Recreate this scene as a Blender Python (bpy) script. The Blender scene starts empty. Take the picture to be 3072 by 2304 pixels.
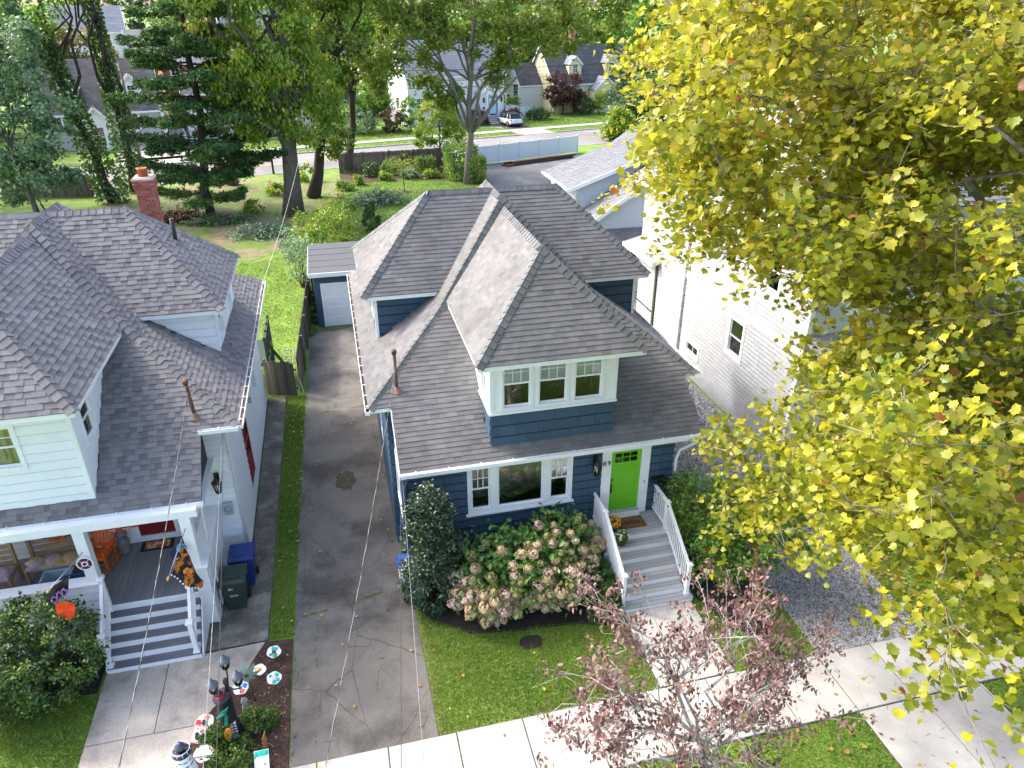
import bpy, bmesh, math, random
import numpy as np
from mathutils import Vector, Matrix
R = math.radians
random.seed(7); RNG = np.random.default_rng(11)
scene = bpy.context.scene
COL = scene.collection
# ------------------------------------------------------------------ camera, sky, sun, exposure
cam_d = bpy.data.cameras.new('camera'); cam = bpy.data.objects.new('camera', cam_d); COL.objects.link(cam)
CAMP = Vector((0, 0, 14.5))
cam.location = CAMP; cam.rotation_euler = (R(90 - 27.6), 0, R(-13.8))
cam_d.sensor_width = 36; cam_d.lens = 25.6; cam_d.clip_end = 6000
scene.camera = cam
SUN = Vector((-.95, .63, 1.0)).normalized()
el = math.asin(SUN.z); az = math.atan2(SUN.x, SUN.y)
world = bpy.data.worlds.new('World'); scene.world = world; world.use_nodes = True
wn = world.node_tree.nodes; wl = world.node_tree.links
sky = wn.new('ShaderNodeTexSky'); sky.sky_type = 'NISHITA'; sky.sun_disc = False
sky.sun_elevation = el; sky.sun_rotation = az; sky.dust_density = 4.0; sky.air_density = 0.7; sky.ozone_density = 0.6
bg = wn['Background']; wl.new(sky.outputs[0], bg.inputs[0]); bg.inputs[1].default_value = 0.15
sun_d = bpy.data.lights.new('sun', 'SUN'); sun_d.energy = 0.72; sun_d.angle = R(5); sun_d.color = (1, .975, .93)
sun = bpy.data.objects.new('sun', sun_d); COL.objects.link(sun); sun.location = (-20, 20, 40)
sun.rotation_euler = SUN.to_track_quat('Z', 'Y').to_euler()
vs = scene.view_settings; vs.view_transform = 'Standard'; vs.look = 'None'; vs.exposure = 2.3; vs.gamma = 1
try: vs.use_curve_mapping = False
except Exception: pass

# ------------------------------------------------------------------ materials
MATS = {}
def srgb(r, g, b):
    f = lambda c: (c / 255 / 12.92) if c / 255 <= .04045 else ((c / 255 + .055) / 1.055) ** 2.4
    return (f(r), f(g), f(b))
def _n(nt, t, **kw):
    n = nt.nodes.new(t)
    for k, v in kw.items():
        if k in n.inputs: n.inputs[k].default_value = v
        else: setattr(n, k, v)
    return n
def _mul(nt, a, b):
    m = _n(nt, 'ShaderNodeMix', data_type='RGBA', blend_type='MULTIPLY'); m.inputs[0].default_value = 1
    nt.links.new(a, m.inputs[6]); nt.links.new(b, m.inputs[7]); return m.outputs[2]
def mat(name, col, rough=.6, var=.12, scale=3., col2=None, scale2=1., mix2=(.45, .6), bump=0., bscale=60., tone=None, orand=0., metal=0., spec=.4, fine=0., fscale=120., coat=0., stretch=None):
    """principled material: base colour with large/small noise variation, optional second colour in patches, per-face 'tone' attribute, per-object random, bump"""
    if name in MATS: return MATS[name]
    m = bpy.data.materials.new(name); m.use_nodes = True; nt = m.node_tree; L = nt.links.new
    b = nt.nodes['Principled BSDF']; b.inputs['Roughness'].default_value = rough; b.inputs['Metallic'].default_value = metal
    b.inputs['Specular IOR Level'].default_value = spec; b.inputs['Coat Weight'].default_value = coat
    tc = _n(nt, 'ShaderNodeTexCoord'); co = tc.outputs['Object']
    if stretch:
        mp = _n(nt, 'ShaderNodeMapping'); mp.inputs['Scale'].default_value = stretch; L(co, mp.inputs[0]); co = mp.outputs[0]
    nz = _n(nt, 'ShaderNodeTexNoise', Scale=scale, Detail=5., Roughness=.6); L(co, nz.inputs['Vector'])
    r = _n(nt, 'ShaderNodeMapRange'); r.inputs[1].default_value = .3; r.inputs[2].default_value = .7
    r.inputs[3].default_value = 1 - var; r.inputs[4].default_value = 1 + var; L(nz.outputs[0], r.inputs[0])
    base = _n(nt, 'ShaderNodeRGB'); base.outputs[0].default_value = (*col, 1); c = base.outputs[0]
    if col2:
        n2 = _n(nt, 'ShaderNodeTexNoise', Scale=scale2, Detail=6., Roughness=.65); L(co, n2.inputs['Vector'])
        r2 = _n(nt, 'ShaderNodeMapRange'); r2.inputs[1].default_value = mix2[0]; r2.inputs[2].default_value = mix2[1]; L(n2.outputs[0], r2.inputs[0])
        mx = _n(nt, 'ShaderNodeMix', data_type='RGBA'); L(r2.outputs[0], mx.inputs[0]); L(c, mx.inputs[6]); mx.inputs[7].default_value = (*col2, 1); c = mx.outputs[2]
    c = _mul(nt, c, r.outputs[0])
    if fine:
        nf = _n(nt, 'ShaderNodeTexNoise', Scale=fscale, Detail=2.); L(co, nf.inputs['Vector'])
        rf = _n(nt, 'ShaderNodeMapRange'); rf.inputs[1].default_value = .3; rf.inputs[2].default_value = .7
        rf.inputs[3].default_value = 1 - fine; rf.inputs[4].default_value = 1 + fine; L(nf.outputs[0], rf.inputs[0]); c = _mul(nt, c, rf.outputs[0])
    if tone:
        at = _n(nt, 'ShaderNodeAttribute', attribute_name='tone')
        rt = _n(nt, 'ShaderNodeMapRange'); rt.inputs[3].default_value = tone[0]; rt.inputs[4].default_value = tone[1]; L(at.outputs['Fac'], rt.inputs[0]); c = _mul(nt, c, rt.outputs[0])
    if orand:
        oi = _n(nt, 'ShaderNodeObjectInfo'); ro = _n(nt, 'ShaderNodeMapRange'); ro.inputs[3].default_value = 1 - orand; ro.inputs[4].default_value = 1 + orand
        L(oi.outputs['Random'], ro.inputs[0]); c = _mul(nt, c, ro.outputs[0])
    L(c, b.inputs['Base Color'])
    if bump:
        nb = _n(nt, 'ShaderNodeTexNoise', Scale=bscale, Detail=4.); L(co, nb.inputs['Vector'])
        bp = _n(nt, 'ShaderNodeBump', Strength=min(1, bump)); bp.inputs['Distance'].default_value = .02; L(nb.outputs[0], bp.inputs['Height']); L(bp.outputs[0], b.inputs['Normal'])
    MATS[name] = m; return m
def leafmat(name, ramp, transl=.35, rough=.45, spec=.4):
    """foliage: colour picked along a ramp by the per-leaf 'tone' attribute, part translucent"""
    if name in MATS: return MATS[name]
    m = bpy.data.materials.new(name); m.use_nodes = True; nt = m.node_tree; L = nt.links.new
    b = nt.nodes['Principled BSDF']; b.inputs['Roughness'].default_value = rough; b.inputs['Specular IOR Level'].default_value = spec
    at = _n(nt, 'ShaderNodeAttribute', attribute_name='tone'); cr = _n(nt, 'ShaderNodeValToRGB'); L(at.outputs['Fac'], cr.inputs[0])
    e = cr.color_ramp.elements
    while len(e) < len(ramp): e.new(.5)
    for i, (p, c) in enumerate(ramp): e[i].position = p; e[i].color = (*c, 1)
    L(cr.outputs[0], b.inputs['Base Color'])
    tr = _n(nt, 'ShaderNodeBsdfTranslucent'); L(cr.outputs[0], tr.inputs[0])
    mx = _n(nt, 'ShaderNodeMixShader'); mx.inputs[0].default_value = transl; L(b.outputs[0], mx.inputs[1]); L(tr.outputs[0], mx.inputs[2])
    L(mx.outputs[0], nt.nodes['Material Output'].inputs[0]); MATS[name] = m; return m
def glassmat(name, tint=(.9, .95, .95), refl=1.0, rough=.02):
    if name in MATS: return MATS[name]
    m = bpy.data.materials.new(name); m.use_nodes = True; nt = m.node_tree; L = nt.links.new
    tr = _n(nt, 'ShaderNodeBsdfTransparent'); tr.inputs[0].default_value = (*tint, 1)
    gl = _n(nt, 'ShaderNodeBsdfGlossy', Roughness=rough); fr = _n(nt, 'ShaderNodeFresnel', IOR=1.6)
    mu = _n(nt, 'ShaderNodeMath', operation='MULTIPLY_ADD'); L(fr.outputs[0], mu.inputs[0]); mu.inputs[1].default_value = refl; mu.inputs[2].default_value = .04
    mx = _n(nt, 'ShaderNodeMixShader'); L(mu.outputs[0], mx.inputs[0]); L(tr.outputs[0], mx.inputs[1]); L(gl.outputs[0], mx.inputs[2])
    L(mx.outputs[0], nt.nodes['Material Output'].inputs[0]); MATS[name] = m; return m

# ------------------------------------------------------------------ objects and meshes
WM = {}
def link(o, parent=None, world_m=None):
    COL.objects.link(o)
    if parent is not None:
        o.parent = parent
        if world_m is not None: o.matrix_basis = WM[parent.name].inverted() @ world_m; WM[o.name] = world_m
        else: WM[o.name] = WM[parent.name]
    else:
        if world_m is not None: o.matrix_basis = world_m
        WM[o.name] = world_m if world_m is not None else Matrix()
    return o
def tag(o, label=None, cat=None, group=None, kind=None):
    if label: o['label'] = label
    if cat: o['category'] = cat
    if group: o['group'] = group
    if kind: o['kind'] = kind
    return o
def thing(name, label, cat, loc=(0, 0, 0), rz=0, group=None):
    o = bpy.data.objects.new(name, None); o.empty_display_size = .2
    link(o, None, Matrix.Translation(loc) @ Matrix.Rotation(rz, 4, 'Z')); return tag(o, label, cat, group)
def dup(o, world_m, label=None, group=None):
    """copy of a thing with copies of its parts and sub-parts, standing at world_m"""
    def rec(src, par):
        c = src.copy(); COL.objects.link(c); c.parent = par; WM[c.name] = WM[src.name]
        for ch in src.children: rec(ch, c)
        return c
    r = rec(o, None); r.matrix_basis = world_m; WM[r.name] = world_m
    if label: r['label'] = label
    if group: r['group'] = group
    return r
def np_obj(name, V, F, m, parent=None, tone=None, smooth=False, world_m=None):
    """one mesh object from numpy arrays; V world coordinates (made local to the parent), F an (n,k) index array"""
    V = np.asarray(V, np.float32); F = np.asarray(F, np.int32)
    M_ = world_m if world_m is not None else (WM[parent.name] if parent is not None else None)
    if M_ is not None and M_ != Matrix():
        inv = np.array(M_.inverted(), np.float32); V = V @ inv[:3, :3].T + inv[:3, 3]
    me = bpy.data.meshes.new(name); n, k = F.shape
    me.vertices.add(len(V)); me.vertices.foreach_set('co', V.ravel())
    me.loops.add(n * k); me.loops.foreach_set('vertex_index', F.ravel())
    me.polygons.add(n); me.polygons.foreach_set('loop_start', np.arange(0, n * k, k, dtype=np.int32))
    if smooth: me.polygons.foreach_set('use_smooth', np.ones(n, bool))
    me.update(calc_edges=True)
    if tone is not None:
        a = me.attributes.new('tone', 'FLOAT', 'FACE'); a.data.foreach_set('value', np.asarray(tone, np.float32))
    me.materials.append(m); o = bpy.data.objects.new(name, me)
    return link(o, parent, world_m)
class MB:
    """collects boxes, bars, tubes, lathes and polygons in world coordinates; build() links them as ONE mesh object"""
    def __init__(s, M=None): s.v = []; s.f = []; s.t = []; s.M = M; s.sm = []
    def add(s, vs, fs, tone=.5, smooth=False):
        o = len(s.v)
        s.v += [(s.M @ Vector(p)) if s.M is not None else Vector(p) for p in vs]
        for f in fs: s.f.append([i + o for i in f]); s.t.append(tone); s.sm.append(smooth)
        return s
    def box(s, x0, x1, y0, y1, z0, z1, tone=.5):
        v = [(x, y, z) for z in (z0, z1) for y in (y0, y1) for x in (x0, x1)]
        return s.add(v, [(0, 2, 3, 1), (4, 5, 7, 6), (0, 1, 5, 4), (2, 6, 7, 3), (0, 4, 6, 2), (1, 3, 7, 5)], tone)
    def cham(s, x0, x1, y0, y1, z0, z1, c=.01, tone=.5):
        """box with chamfered top edges"""
        v = [(x0, y0, z0), (x1, y0, z0), (x1, y1, z0), (x0, y1, z0), (x0, y0, z1 - c), (x1, y0, z1 - c), (x1, y1, z1 - c), (x0, y1, z1 - c), (x0 + c, y0 + c, z1), (x1 - c, y0 + c, z1), (x1 - c, y1 - c, z1), (x0 + c, y1 - c, z1)]
        f = [(0, 3, 2, 1), (8, 9, 10, 11)]
        for i in range(4): j = (i + 1) % 4; f += [(i, j, j + 4, i + 4), (i + 4, j + 4, j + 8, i + 8)]
        return s.add(v, f, tone)
    def bar(s, p, q, w, h=None, up=(0, 0, 1), tone=.5):
        p = Vector(p); q = Vector(q); h = w if h is None else h; d = (q - p).normalized(); u = Vector(up)
        if abs(d.dot(u)) > .98: u = Vector((1, 0, 0))
        sx = d.cross(u).normalized() * (w / 2); sz = sx.cross(d).normalized() * (h / 2)
        v = [p - sx - sz, p + sx - sz, p + sx + sz, p - sx + sz, q - sx - sz, q + sx - sz, q + sx + sz, q - sx + sz]
        return s.add(v, [(3, 2, 1, 0), (4, 5, 6, 7), (0, 1, 5, 4), (1, 2, 6, 5), (2, 3, 7, 6), (3, 0, 4, 7)], tone)
    def tube(s, pts, rad, n=8, caps=True, tone=.5):
        pts = [Vector(p) for p in pts]; m = len(pts); rad = [rad] * m if not hasattr(rad, '__len__') else rad
        v = []; f = []; a0 = None
        for i, p in enumerate(pts):
            d = (pts[min(i + 1, m - 1)] - pts[max(i - 1, 0)])
            d = d.normalized() if d.length > 1e-9 else Vector((0, 0, 1))
            if a0 is None: a0 = d.cross(Vector((0, 0, 1)) if abs(d.z) < .9 else Vector((1, 0, 0)))
            a = (a0 - d * a0.dot(d)); a = a.normalized() if a.length > 1e-6 else d.orthogonal().normalized(); a0 = a; b = d.cross(a)
            for k in range(n): t = 2 * math.pi * k / n; v.append(p + (a * math.cos(t) + b * math.sin(t)) * rad[i])
        for i in range(m - 1):
            for k in range(n): j = (k + 1) % n; f.append((i * n + k, i * n + j, i * n + n + j, i * n + n + k))
        s.add(v, f, tone, True)
        if caps: o = len(s.v) - len(v); s.f += [[o + k for k in range(n)][::-1], [o + (m - 1) * n + k for k in range(n)]]; s.t += [tone] * 2; s.sm += [False] * 2
        return s
    def lathe(s, prof, c=(0, 0, 0), n=16, axis=None, tone=.5):
        c = Vector(c); Q = Vector(axis).to_track_quat('Z', 'Y').to_matrix() if axis is not None else Matrix.Identity(3)
        v = []; f = []; m = len(prof)
        for r, z in prof:
            for k in range(n): t = 2 * math.pi * k / n; v.append(c + Q @ Vector((r * math.cos(t), r * math.sin(t), z)))
        for i in range(m - 1):
            for k in range(n): j = (k + 1) % n; f.append((i * n + k, i * n + j, i * n + n + j, i * n + n + k))
        s.add(v, f, tone, True); o = len(s.v) - len(v)
        s.f += [[o + k for k in range(n)][::-1], [o + (m - 1) * n + k for k in range(n)]]; s.t += [tone] * 2; s.sm += [False] * 2
        return s
    def prism(s, poly, off, tone=.5):
        """planar polygon (3d points) extruded along the vector off"""
        n = len(poly); off = Vector(off); v = [Vector(p) for p in poly] + [Vector(p) + off for p in poly]
        f = [list(range(n))[::-1], list(range(n, 2 * n))] + [(i, (i + 1) % n, (i + 1) % n + n, i + n) for i in range(n)]
        return s.add(v, f, tone)
    def mesh(s, name, m, inv=None):
        me = bpy.data.meshes.new(name)
        me.from_pydata([tuple(inv @ p) if inv is not None else tuple(p) for p in s.v], [], s.f)
        a = me.attributes.new('tone', 'FLOAT', 'FACE'); a.data.foreach_set('value', s.t)
        me.polygons.foreach_set('use_smooth', s.sm); me.materials.append(m); me.update(); return me
    def build(s, name, m, parent=None, world_m=None):
        M_ = world_m if world_m is not None else (WM[parent.name] if parent is not None else None)
        o = bpy.data.objects.new(name, s.mesh(name, m, M_.inverted() if M_ is not None else None))
        return link(o, parent, world_m)
def struct(name, mb, m, label=None):
    o = mb.build(name, m); o['kind'] = 'structure'
    if label: o['label'] = label
    return o
def inst(name, me, world_m, parent):
    return link(bpy.data.objects.new(name, me), parent, world_m)
def sheet(poly, z0, z1): return MB().prism([(x, y, z0) for x, y in poly], (0, 0, z1 - z0))
def text_obj(name, s, size, world_m, m, parent=None, ext=.003, align='CENTER'):
    cu = bpy.data.curves.new(name, 'FONT'); cu.body = s; cu.size = size; cu.extrude = ext; cu.align_x = align; cu.align_y = 'CENTER'
    tmp = bpy.data.objects.new('tmp', cu); COL.objects.link(tmp)
    me = bpy.data.meshes.new_from_object(tmp.evaluated_get(bpy.context.evaluated_depsgraph_get()))
    bpy.data.objects.remove(tmp); me.name = name; me.materials.clear(); me.materials.append(m)
    return link(bpy.data.objects.new(name, me), parent, world_m)
def FR(o, x, y, z=(0, 0, 1)):
    """frame matrix: origin o, x axis, y axis, z axis"""
    x = Vector(x).normalized(); y = Vector(y).normalized(); z = x.cross(y).normalized()
    return Matrix.Translation(o) @ Matrix((x, y, z)).transposed().to_4x4()
def front_m(x, y, z): return FR((x, y, z), (1, 0, 0), (0, 0, 1))      # a plate that faces -Y

# ------------------------------------------------------------------ polygon helpers
def clip_poly(poly, clip):
    """Sutherland-Hodgman, clip convex CCW"""
    out = poly
    for i in range(len(clip)):
        a = clip[i]; b = clip[(i + 1) % len(clip)]; inp = out; out = []
        ex, ey = b[0] - a[0], b[1] - a[1]
        side = lambda p: ex * (p[1] - a[1]) - ey * (p[0] - a[0])
        for j in range(len(inp)):
            p = inp[j]; q = inp[(j + 1) % len(inp)]; sp = side(p); sq = side(q)
            if sp >= 0: out.append(p)
            if (sp >= 0) != (sq >= 0): t = sp / (sp - sq); out.append((p[0] + (q[0] - p[0]) * t, p[1] + (q[1] - p[1]) * t))
        if len(out) < 3: return []
    return out
def area2(p): return .5 * sum(p[i][0] * p[(i + 1) % len(p)][1] - p[(i + 1) % len(p)][0] * p[i][1] for i in range(len(p)))
def inpoly(x, y, poly):
    x = np.asarray(x); y = np.asarray(y); c = np.zeros(x.shape, bool); n = len(poly)
    for i in range(n):
        x1, y1 = poly[i]; x2, y2 = poly[(i + 1) % n]
        c ^= ((y1 > y) != (y2 > y)) & (x < (x2 - x1) * (y - y1) / (y2 - y1 + 1e-12) + x1)
    return c
def rects_minus(r, holes):
    """rectangle (u0,u1,v0,v1) minus holes -> list of rectangles"""
    out = [r]
    for h in holes:
        nx = []
        for (a, b, c, d) in out:
            if h[1] <= a or h[0] >= b or h[3] <= c or h[2] >= d: nx.append((a, b, c, d)); continue
            if h[0] > a: nx.append((a, h[0], c, d))
            if h[1] < b: nx.append((h[1], b, c, d))
            x0, x1 = max(a, h[0]), min(b, h[1])
            if h[2] > c: nx.append((x0, x1, c, h[2]))
            if h[3] < d: nx.append((x0, x1, h[3], d))
        out = nx
    return out
# ------------------------------------------------------------------ THE GROUND
CAT = dict(paint_white=mat('white_paint', (.78, .79, .79), .45, .04, 2, fine=.03, fscale=30))
WHITE = CAT['paint_white']
G_GRASS = mat('lawn_ground', (.15, .235, .032), .9, .28, .8, col2=(.115, .20, .024), scale2=.35, fine=.45, fscale=26, bump=.6, bscale=30)
G_ROUGH = mat('rough_yard', (.21, .17, .09), .95, .3, 1.2, col2=(.12, .19, .03), scale2=.45, mix2=(.44, .54), fine=.4, fscale=18, bump=.6, bscale=25)
G_MULCH = mat('bark_mulch', (.05, .026, .018), .95, .3, 6, col2=(.085, .048, .035), scale2=14, fine=.6, fscale=45, bump=1, bscale=50)
G_SOIL = mat('dark_soil', (.022, .018, .014), .95, .3, 5, fine=.5, fscale=50, bump=1, bscale=40)
G_CONC = mat('pale_concrete', (.39, .375, .345), .85, .14, 1.3, col2=(.33, .31, .28), scale2=.8, mix2=(.46, .68), orand=.07, fine=.05, fscale=40, bump=.15, bscale=120)
G_CONC2 = mat('worn_concrete', (.40, .355, .30), .9, .16, 1.1, col2=(.20, .18, .145), scale2=.8, mix2=(.5, .68), fine=.14, fscale=22, bump=.4, bscale=90)
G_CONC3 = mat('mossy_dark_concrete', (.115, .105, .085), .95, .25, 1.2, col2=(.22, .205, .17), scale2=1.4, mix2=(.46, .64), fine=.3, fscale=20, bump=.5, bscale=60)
G_ROAD = mat('street_asphalt', (.22, .215, .21), .9, .1, .3, col2=(.17, .165, .16), scale2=.12, fine=.1, fscale=10)
G_GRAVEL_BED = mat('gravel_bed', (.20, .195, .19), .95, .25, 9, col2=(.36, .355, .35), scale2=22, mix2=(.48, .56), fine=.5, fscale=60, bump=1, bscale=45)
def asphalt_mat():
    m = mat('driveway_asphalt', (.155, .142, .122), .88, .2, .8, col2=(.078, .071, .061), scale2=.42, mix2=(.47, .62), fine=.22, fscale=45, bump=.4, bscale=90)
    nt = m.node_tree; L = nt.links.new; b = nt.nodes['Principled BSDF']; src = b.inputs['Base Color'].links[0].from_socket
    tc = [n for n in nt.nodes if n.type == 'TEX_COORD'][0]
    mp = _n(nt, 'ShaderNodeMapping'); mp.inputs['Scale'].default_value = (1, .55, 1); L(tc.outputs['Object'], mp.inputs[0])
    nz = _n(nt, 'ShaderNodeTexNoise', Scale=1.6, Detail=4.); L(mp.outputs[0], nz.inputs['Vector'])
    mm = _n(nt, 'ShaderNodeMix', data_type='VECTOR'); mm.inputs[0].default_value = .16; L(mp.outputs[0], mm.inputs[4]); L(nz.outputs['Color'], mm.inputs[5])
    def crack(scale, wd):
        v = _n(nt, 'ShaderNodeTexVoronoi', feature='DISTANCE_TO_EDGE', Scale=scale); L(mm.outputs[1], v.inputs['Vector'])
        r = _n(nt, 'ShaderNodeMapRange'); r.inputs[1].default_value = 0; r.inputs[2].default_value = wd; r.inputs[3].default_value = .7; r.inputs[4].default_value = 0; L(v.outputs['Distance'], r.inputs[0]); return r.outputs[0]
    c1 = crack(.62, .0045); c2 = crack(2.6, .016)
    # fine crazing only in bands that run along the drive
    sep = _n(nt, 'ShaderNodeSeparateXYZ'); L(tc.outputs['Object'], sep.inputs[0])
    wv = _n(nt, 'ShaderNodeTexNoise', Scale=.9, Detail=2.); L(mp.outputs[0], wv.inputs['Vector'])
    band = _n(nt, 'ShaderNodeMapRange'); band.inputs[1].default_value = .53; band.inputs[2].default_value = .60; L(wv.outputs[0], band.inputs[0])
    m2 = _n(nt, 'ShaderNodeMath', operation='MULTIPLY'); L(c2, m2.inputs[0]); L(band.outputs[0], m2.inputs[1])
    mx = _n(nt, 'ShaderNodeMath', operation='MAXIMUM'); L(c1, mx.inputs[0]); L(m2.outputs[0], mx.inputs[1])
    # green growing in some of the cracks
    gn = _n(nt, 'ShaderNodeTexNoise', Scale=.8, Detail=2.); L(tc.outputs['Object'], gn.inputs['Vector'])
    gr = _n(nt, 'ShaderNodeMapRange'); gr.inputs[1].default_value = .56; gr.inputs[2].default_value = .62; L(gn.outputs[0], gr.inputs[0])
    gc = _n(nt, 'ShaderNodeMix', data_type='RGBA'); L(gr.outputs[0], gc.inputs[0]); gc.inputs[6].default_value = (.018, .017, .016, 1); gc.inputs[7].default_value = (.06, .08, .015, 1)
    f = _n(nt, 'ShaderNodeMix', data_type='RGBA'); L(mx.outputs[0], f.inputs[0]); L(src, f.inputs[6]); L(gc.outputs[2], f.inputs[7])
    L(f.outputs[2], b.inputs['Base Color']); return m
G_ASPH = asphalt_mat()
# the far street runs at 13 degrees: s along it, n away from the camera
SD = Vector((math.cos(R(13.2)), math.sin(R(13.2)), 0)); SN = Vector((-SD.y, SD.x, 0)); S0 = Vector((1.56, 85.9, 0))
def SP(s, n, z=0): return S0 + SD * s + SN * n + Vector((0, 0, z))
SM = FR(S0, SD, SN)                                   # matrix of the far street's frame
def street_m(s, n, z=0): return SM @ Matrix.Translation((s, n, z))
struct('ground', sheet([(-1500, -60), (1500, -60), (1500, 3000), (-1500, 3000)], -.3, 0), G_GRASS)
struct('driveway', sheet([(-2.24, 10.84), (.98, 10.84), (.93, 16.2), (.86, 17.6), (.86, 29), (1.2, 35.3), (-1.3, 35.3), (-1.75, 34.6), (-1.95, 28.6), (-2.1, 22), (-2.2, 14.6)], 0, .02), G_ASPH)
struct('rough_yard', sheet([(-17, 55), (-13, 50), (-9, 49.5), (-5.5, 47), (-2.6, 50), (-.6, 58), (1.2, 66), (1.0, 71), (-4, 72), (-10, 72.5), (-19, 70)], 0, .012), G_ROUGH)
struct('garden_bed_soil', sheet([(.9, 66.5), (3.2, 68.6), (6, 69.6), (9.5, 69.0), (12.2, 66.2), (13.4, 66.5), (13.2, 73.4), (.9, 72.8)], 0, .03), G_MULCH)
struct('parking_asphalt', sheet([(13.2, 56), (22, 56), (27, 74.5), (26, 77.6), (14.6, 74.0), (13.0, 70)], 0, .02), mat('grey_parking', (.12, .122, .126), .85, .2, .5, col2=(.19, .18, .16), scale2=.5, mix2=(.55, .7), fine=.15, fscale=20))
# mulch beds of the two front gardens
struct('front_bed_soil', sheet([(1.0, 16.1), (1.0, 14.9), (1.35, 14.2), (2.2, 13.6), (3.4, 13.4), (5.0, 13.25), (6.25, 12.9), (6.3, 15.0), (6.3, 16.1)], 0, .03), G_SOIL)
struct('mulch_bed', sheet([(-2.9, 14.56), (-3.3, 13.7), (-3.8, 13.0), (-4.22, 12.5), (-4.34, 12.0), (-4.38, 10.84), (-2.26, 10.84), (-2.24, 14.5)], 0, .035), G_MULCH)
struct('shrub_bed_soil', sheet([(8.5, 16.1), (8.5, 13.4), (8.9, 12.2), (9.5, 11.6), (10.1, 12.1), (10.2, 13.2), (10.0, 16.1)], 0, .03), G_SOIL)
struct('side_bed_soil', sheet([(-8.6, 15.4), (-8.6, 14.0), (-6.7, 13.9), (-6.7, 15.5)], 0, .03), G_SOIL)
# gravel drive: bed sheet plus loose stones
struct('gravel_bed', sheet([(10.62, 10.84), (13.72, 10.84), (13.9, 17), (14.2, 20), (14.2, 30), (19, 31), (19, 36.2), (14.2, 36.2), (13.6, 29.5), (10.2, 29.5), (10.0, 18), (10.6, 16)], 0, .02), G_GRAVEL_BED)
# slabs: sidewalk, apron, front walk, neighbour's walk and side path
def slabs(name, base_poly, mat_base, rects, m, z=.055, ztop_base=.03):
    s = struct(name, sheet(base_poly, 0, ztop_base), mat_base); k = 0
    for (x0, x1, y0, y1) in rects:
        mb = MB().cham(x0 + .013, x1 - .013, y0 + .010, y1 - .010, .0, z + random.uniform(-.006, .006), .010); mb.build('paving_slab', m, s)
    return s
JOINT = mat('joint_dirt', (.09, .085, .06), .95, .3, 8, col2=(.04, .07, .015), scale2=1.2, mix2=(.5, .56))
xs = [1.38 + 1.52 * k for k in range(-9, 14)]
slabs('sidewalk', [(-12, 9.14), (20.9, 9.14), (20.9, 10.83), (-12, 10.83)], JOINT, [(xs[i], xs[i + 1], 9.15, 10.82) for i in range(len(xs) - 1)], G_CONC)
slabs('driveway_apron', [(10.46, 4), (13.86, 4), (13.86, 9.13), (10.46, 9.13)], JOINT, [(10.47, 12.16, 6.7, 9.13), (12.16, 13.85, 6.7, 9.13), (10.47, 12.16, 4.2, 6.7), (12.16, 13.85, 4.2, 6.7)], G_CONC)
slabs('front_walk', [(6.3, 10.84), (8.3, 10.84), (8.3, 13.3), (6.3, 13.3)], JOINT, [(6.31, 8.29, 10.84, 12.1), (6.31, 8.29, 12.1, 13.3)], G_CONC)
w = struct('neighbour_walk', sheet([(-6.62, 10.84), (-4.38, 10.84), (-4.34, 12), (-4.22, 12.5), (-3.8, 13.0), (-3.3, 13.7), (-2.9, 14.56), (-4.4, 14.5), (-6.62, 14.4)], 0, .03), JOINT)
for poly in ([(-6.61, 10.85), (-4.39, 10.85), (-4.36, 12.0), (-4.25, 12.38), (-6.61, 12.38)], [(-6.61, 12.4), (-5.2, 12.4), (-5.2, 14.42), (-6.61, 14.42)], [(-5.18, 12.4), (-4.24, 12.4), (-3.82, 13.0), (-3.32, 13.7), (-2.92, 14.55), (-4.4, 14.5), (-5.18, 14.42)]):
    sheet(poly, 0, .052).build('paving_slab', G_CONC2, w)
w = struct('side_path', sheet([(-4.4, 14.56), (-2.84, 14.6), (-2.74, 28), (-3.5, 28), (-3.5, 18), (-4.4, 18)], 0, .03), JOINT)
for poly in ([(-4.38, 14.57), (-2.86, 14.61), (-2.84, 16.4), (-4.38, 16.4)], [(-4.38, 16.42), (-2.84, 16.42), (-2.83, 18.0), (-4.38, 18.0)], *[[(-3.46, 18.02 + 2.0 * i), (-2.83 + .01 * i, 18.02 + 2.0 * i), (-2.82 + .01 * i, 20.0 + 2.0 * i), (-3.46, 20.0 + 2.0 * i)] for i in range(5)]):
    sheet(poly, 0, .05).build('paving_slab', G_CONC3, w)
# far street with its kerbs, verge and sidewalk
def spoly(pts): return [tuple(SP(s, n)[:2]) for s, n in pts]
struct('far_street', sheet(spoly([(-60, -9.6), (70, -9.6), (70, 0), (-60, 0)]), 0, .02), G_ROAD)
yl = MB(SM)
for s in (-4.9, -4.75): yl.box(-60, 70, s, s + .1, .02, .024)
struct('road_centre_line', yl, mat('yellow_road_paint', (.5, .33, .04), .8, .25, 6))
KERB = mat('kerb_stone', (.42, .40, .37), .9, .15, 3)
k_ = MB(SM)
for a, b in ((-60, 22.9), (27.4, 70)):
    k_.box(a, b, 0, .15, 0, .15)
struct('kerb', k_, KERB)
fs = struct('far_sidewalk', sheet(spoly([(-60, 3.2), (70, 3.2), (70, 4.7), (-60, 4.7)]), 0, .03), JOINT)
mb = MB(SM)
for i in range(26): MB(SM).box(-14 + i * 2.4, -14 + i * 2.4 + 2.38, 3.21, 4.69, .0, .06).build('paving_slab', G_CONC, fs)
struct('far_apron', MB(SM).box(22.9, 27.4, .02, 3.19, 0, .055), G_CONC)
struct('far_driveway', MB(SM).box(23.4, 26.9, 4.72, 32, 0, .03), mat('dark_driveway', (.07, .062, .058), .9, .15, 1, fine=.1, fscale=20))
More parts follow.
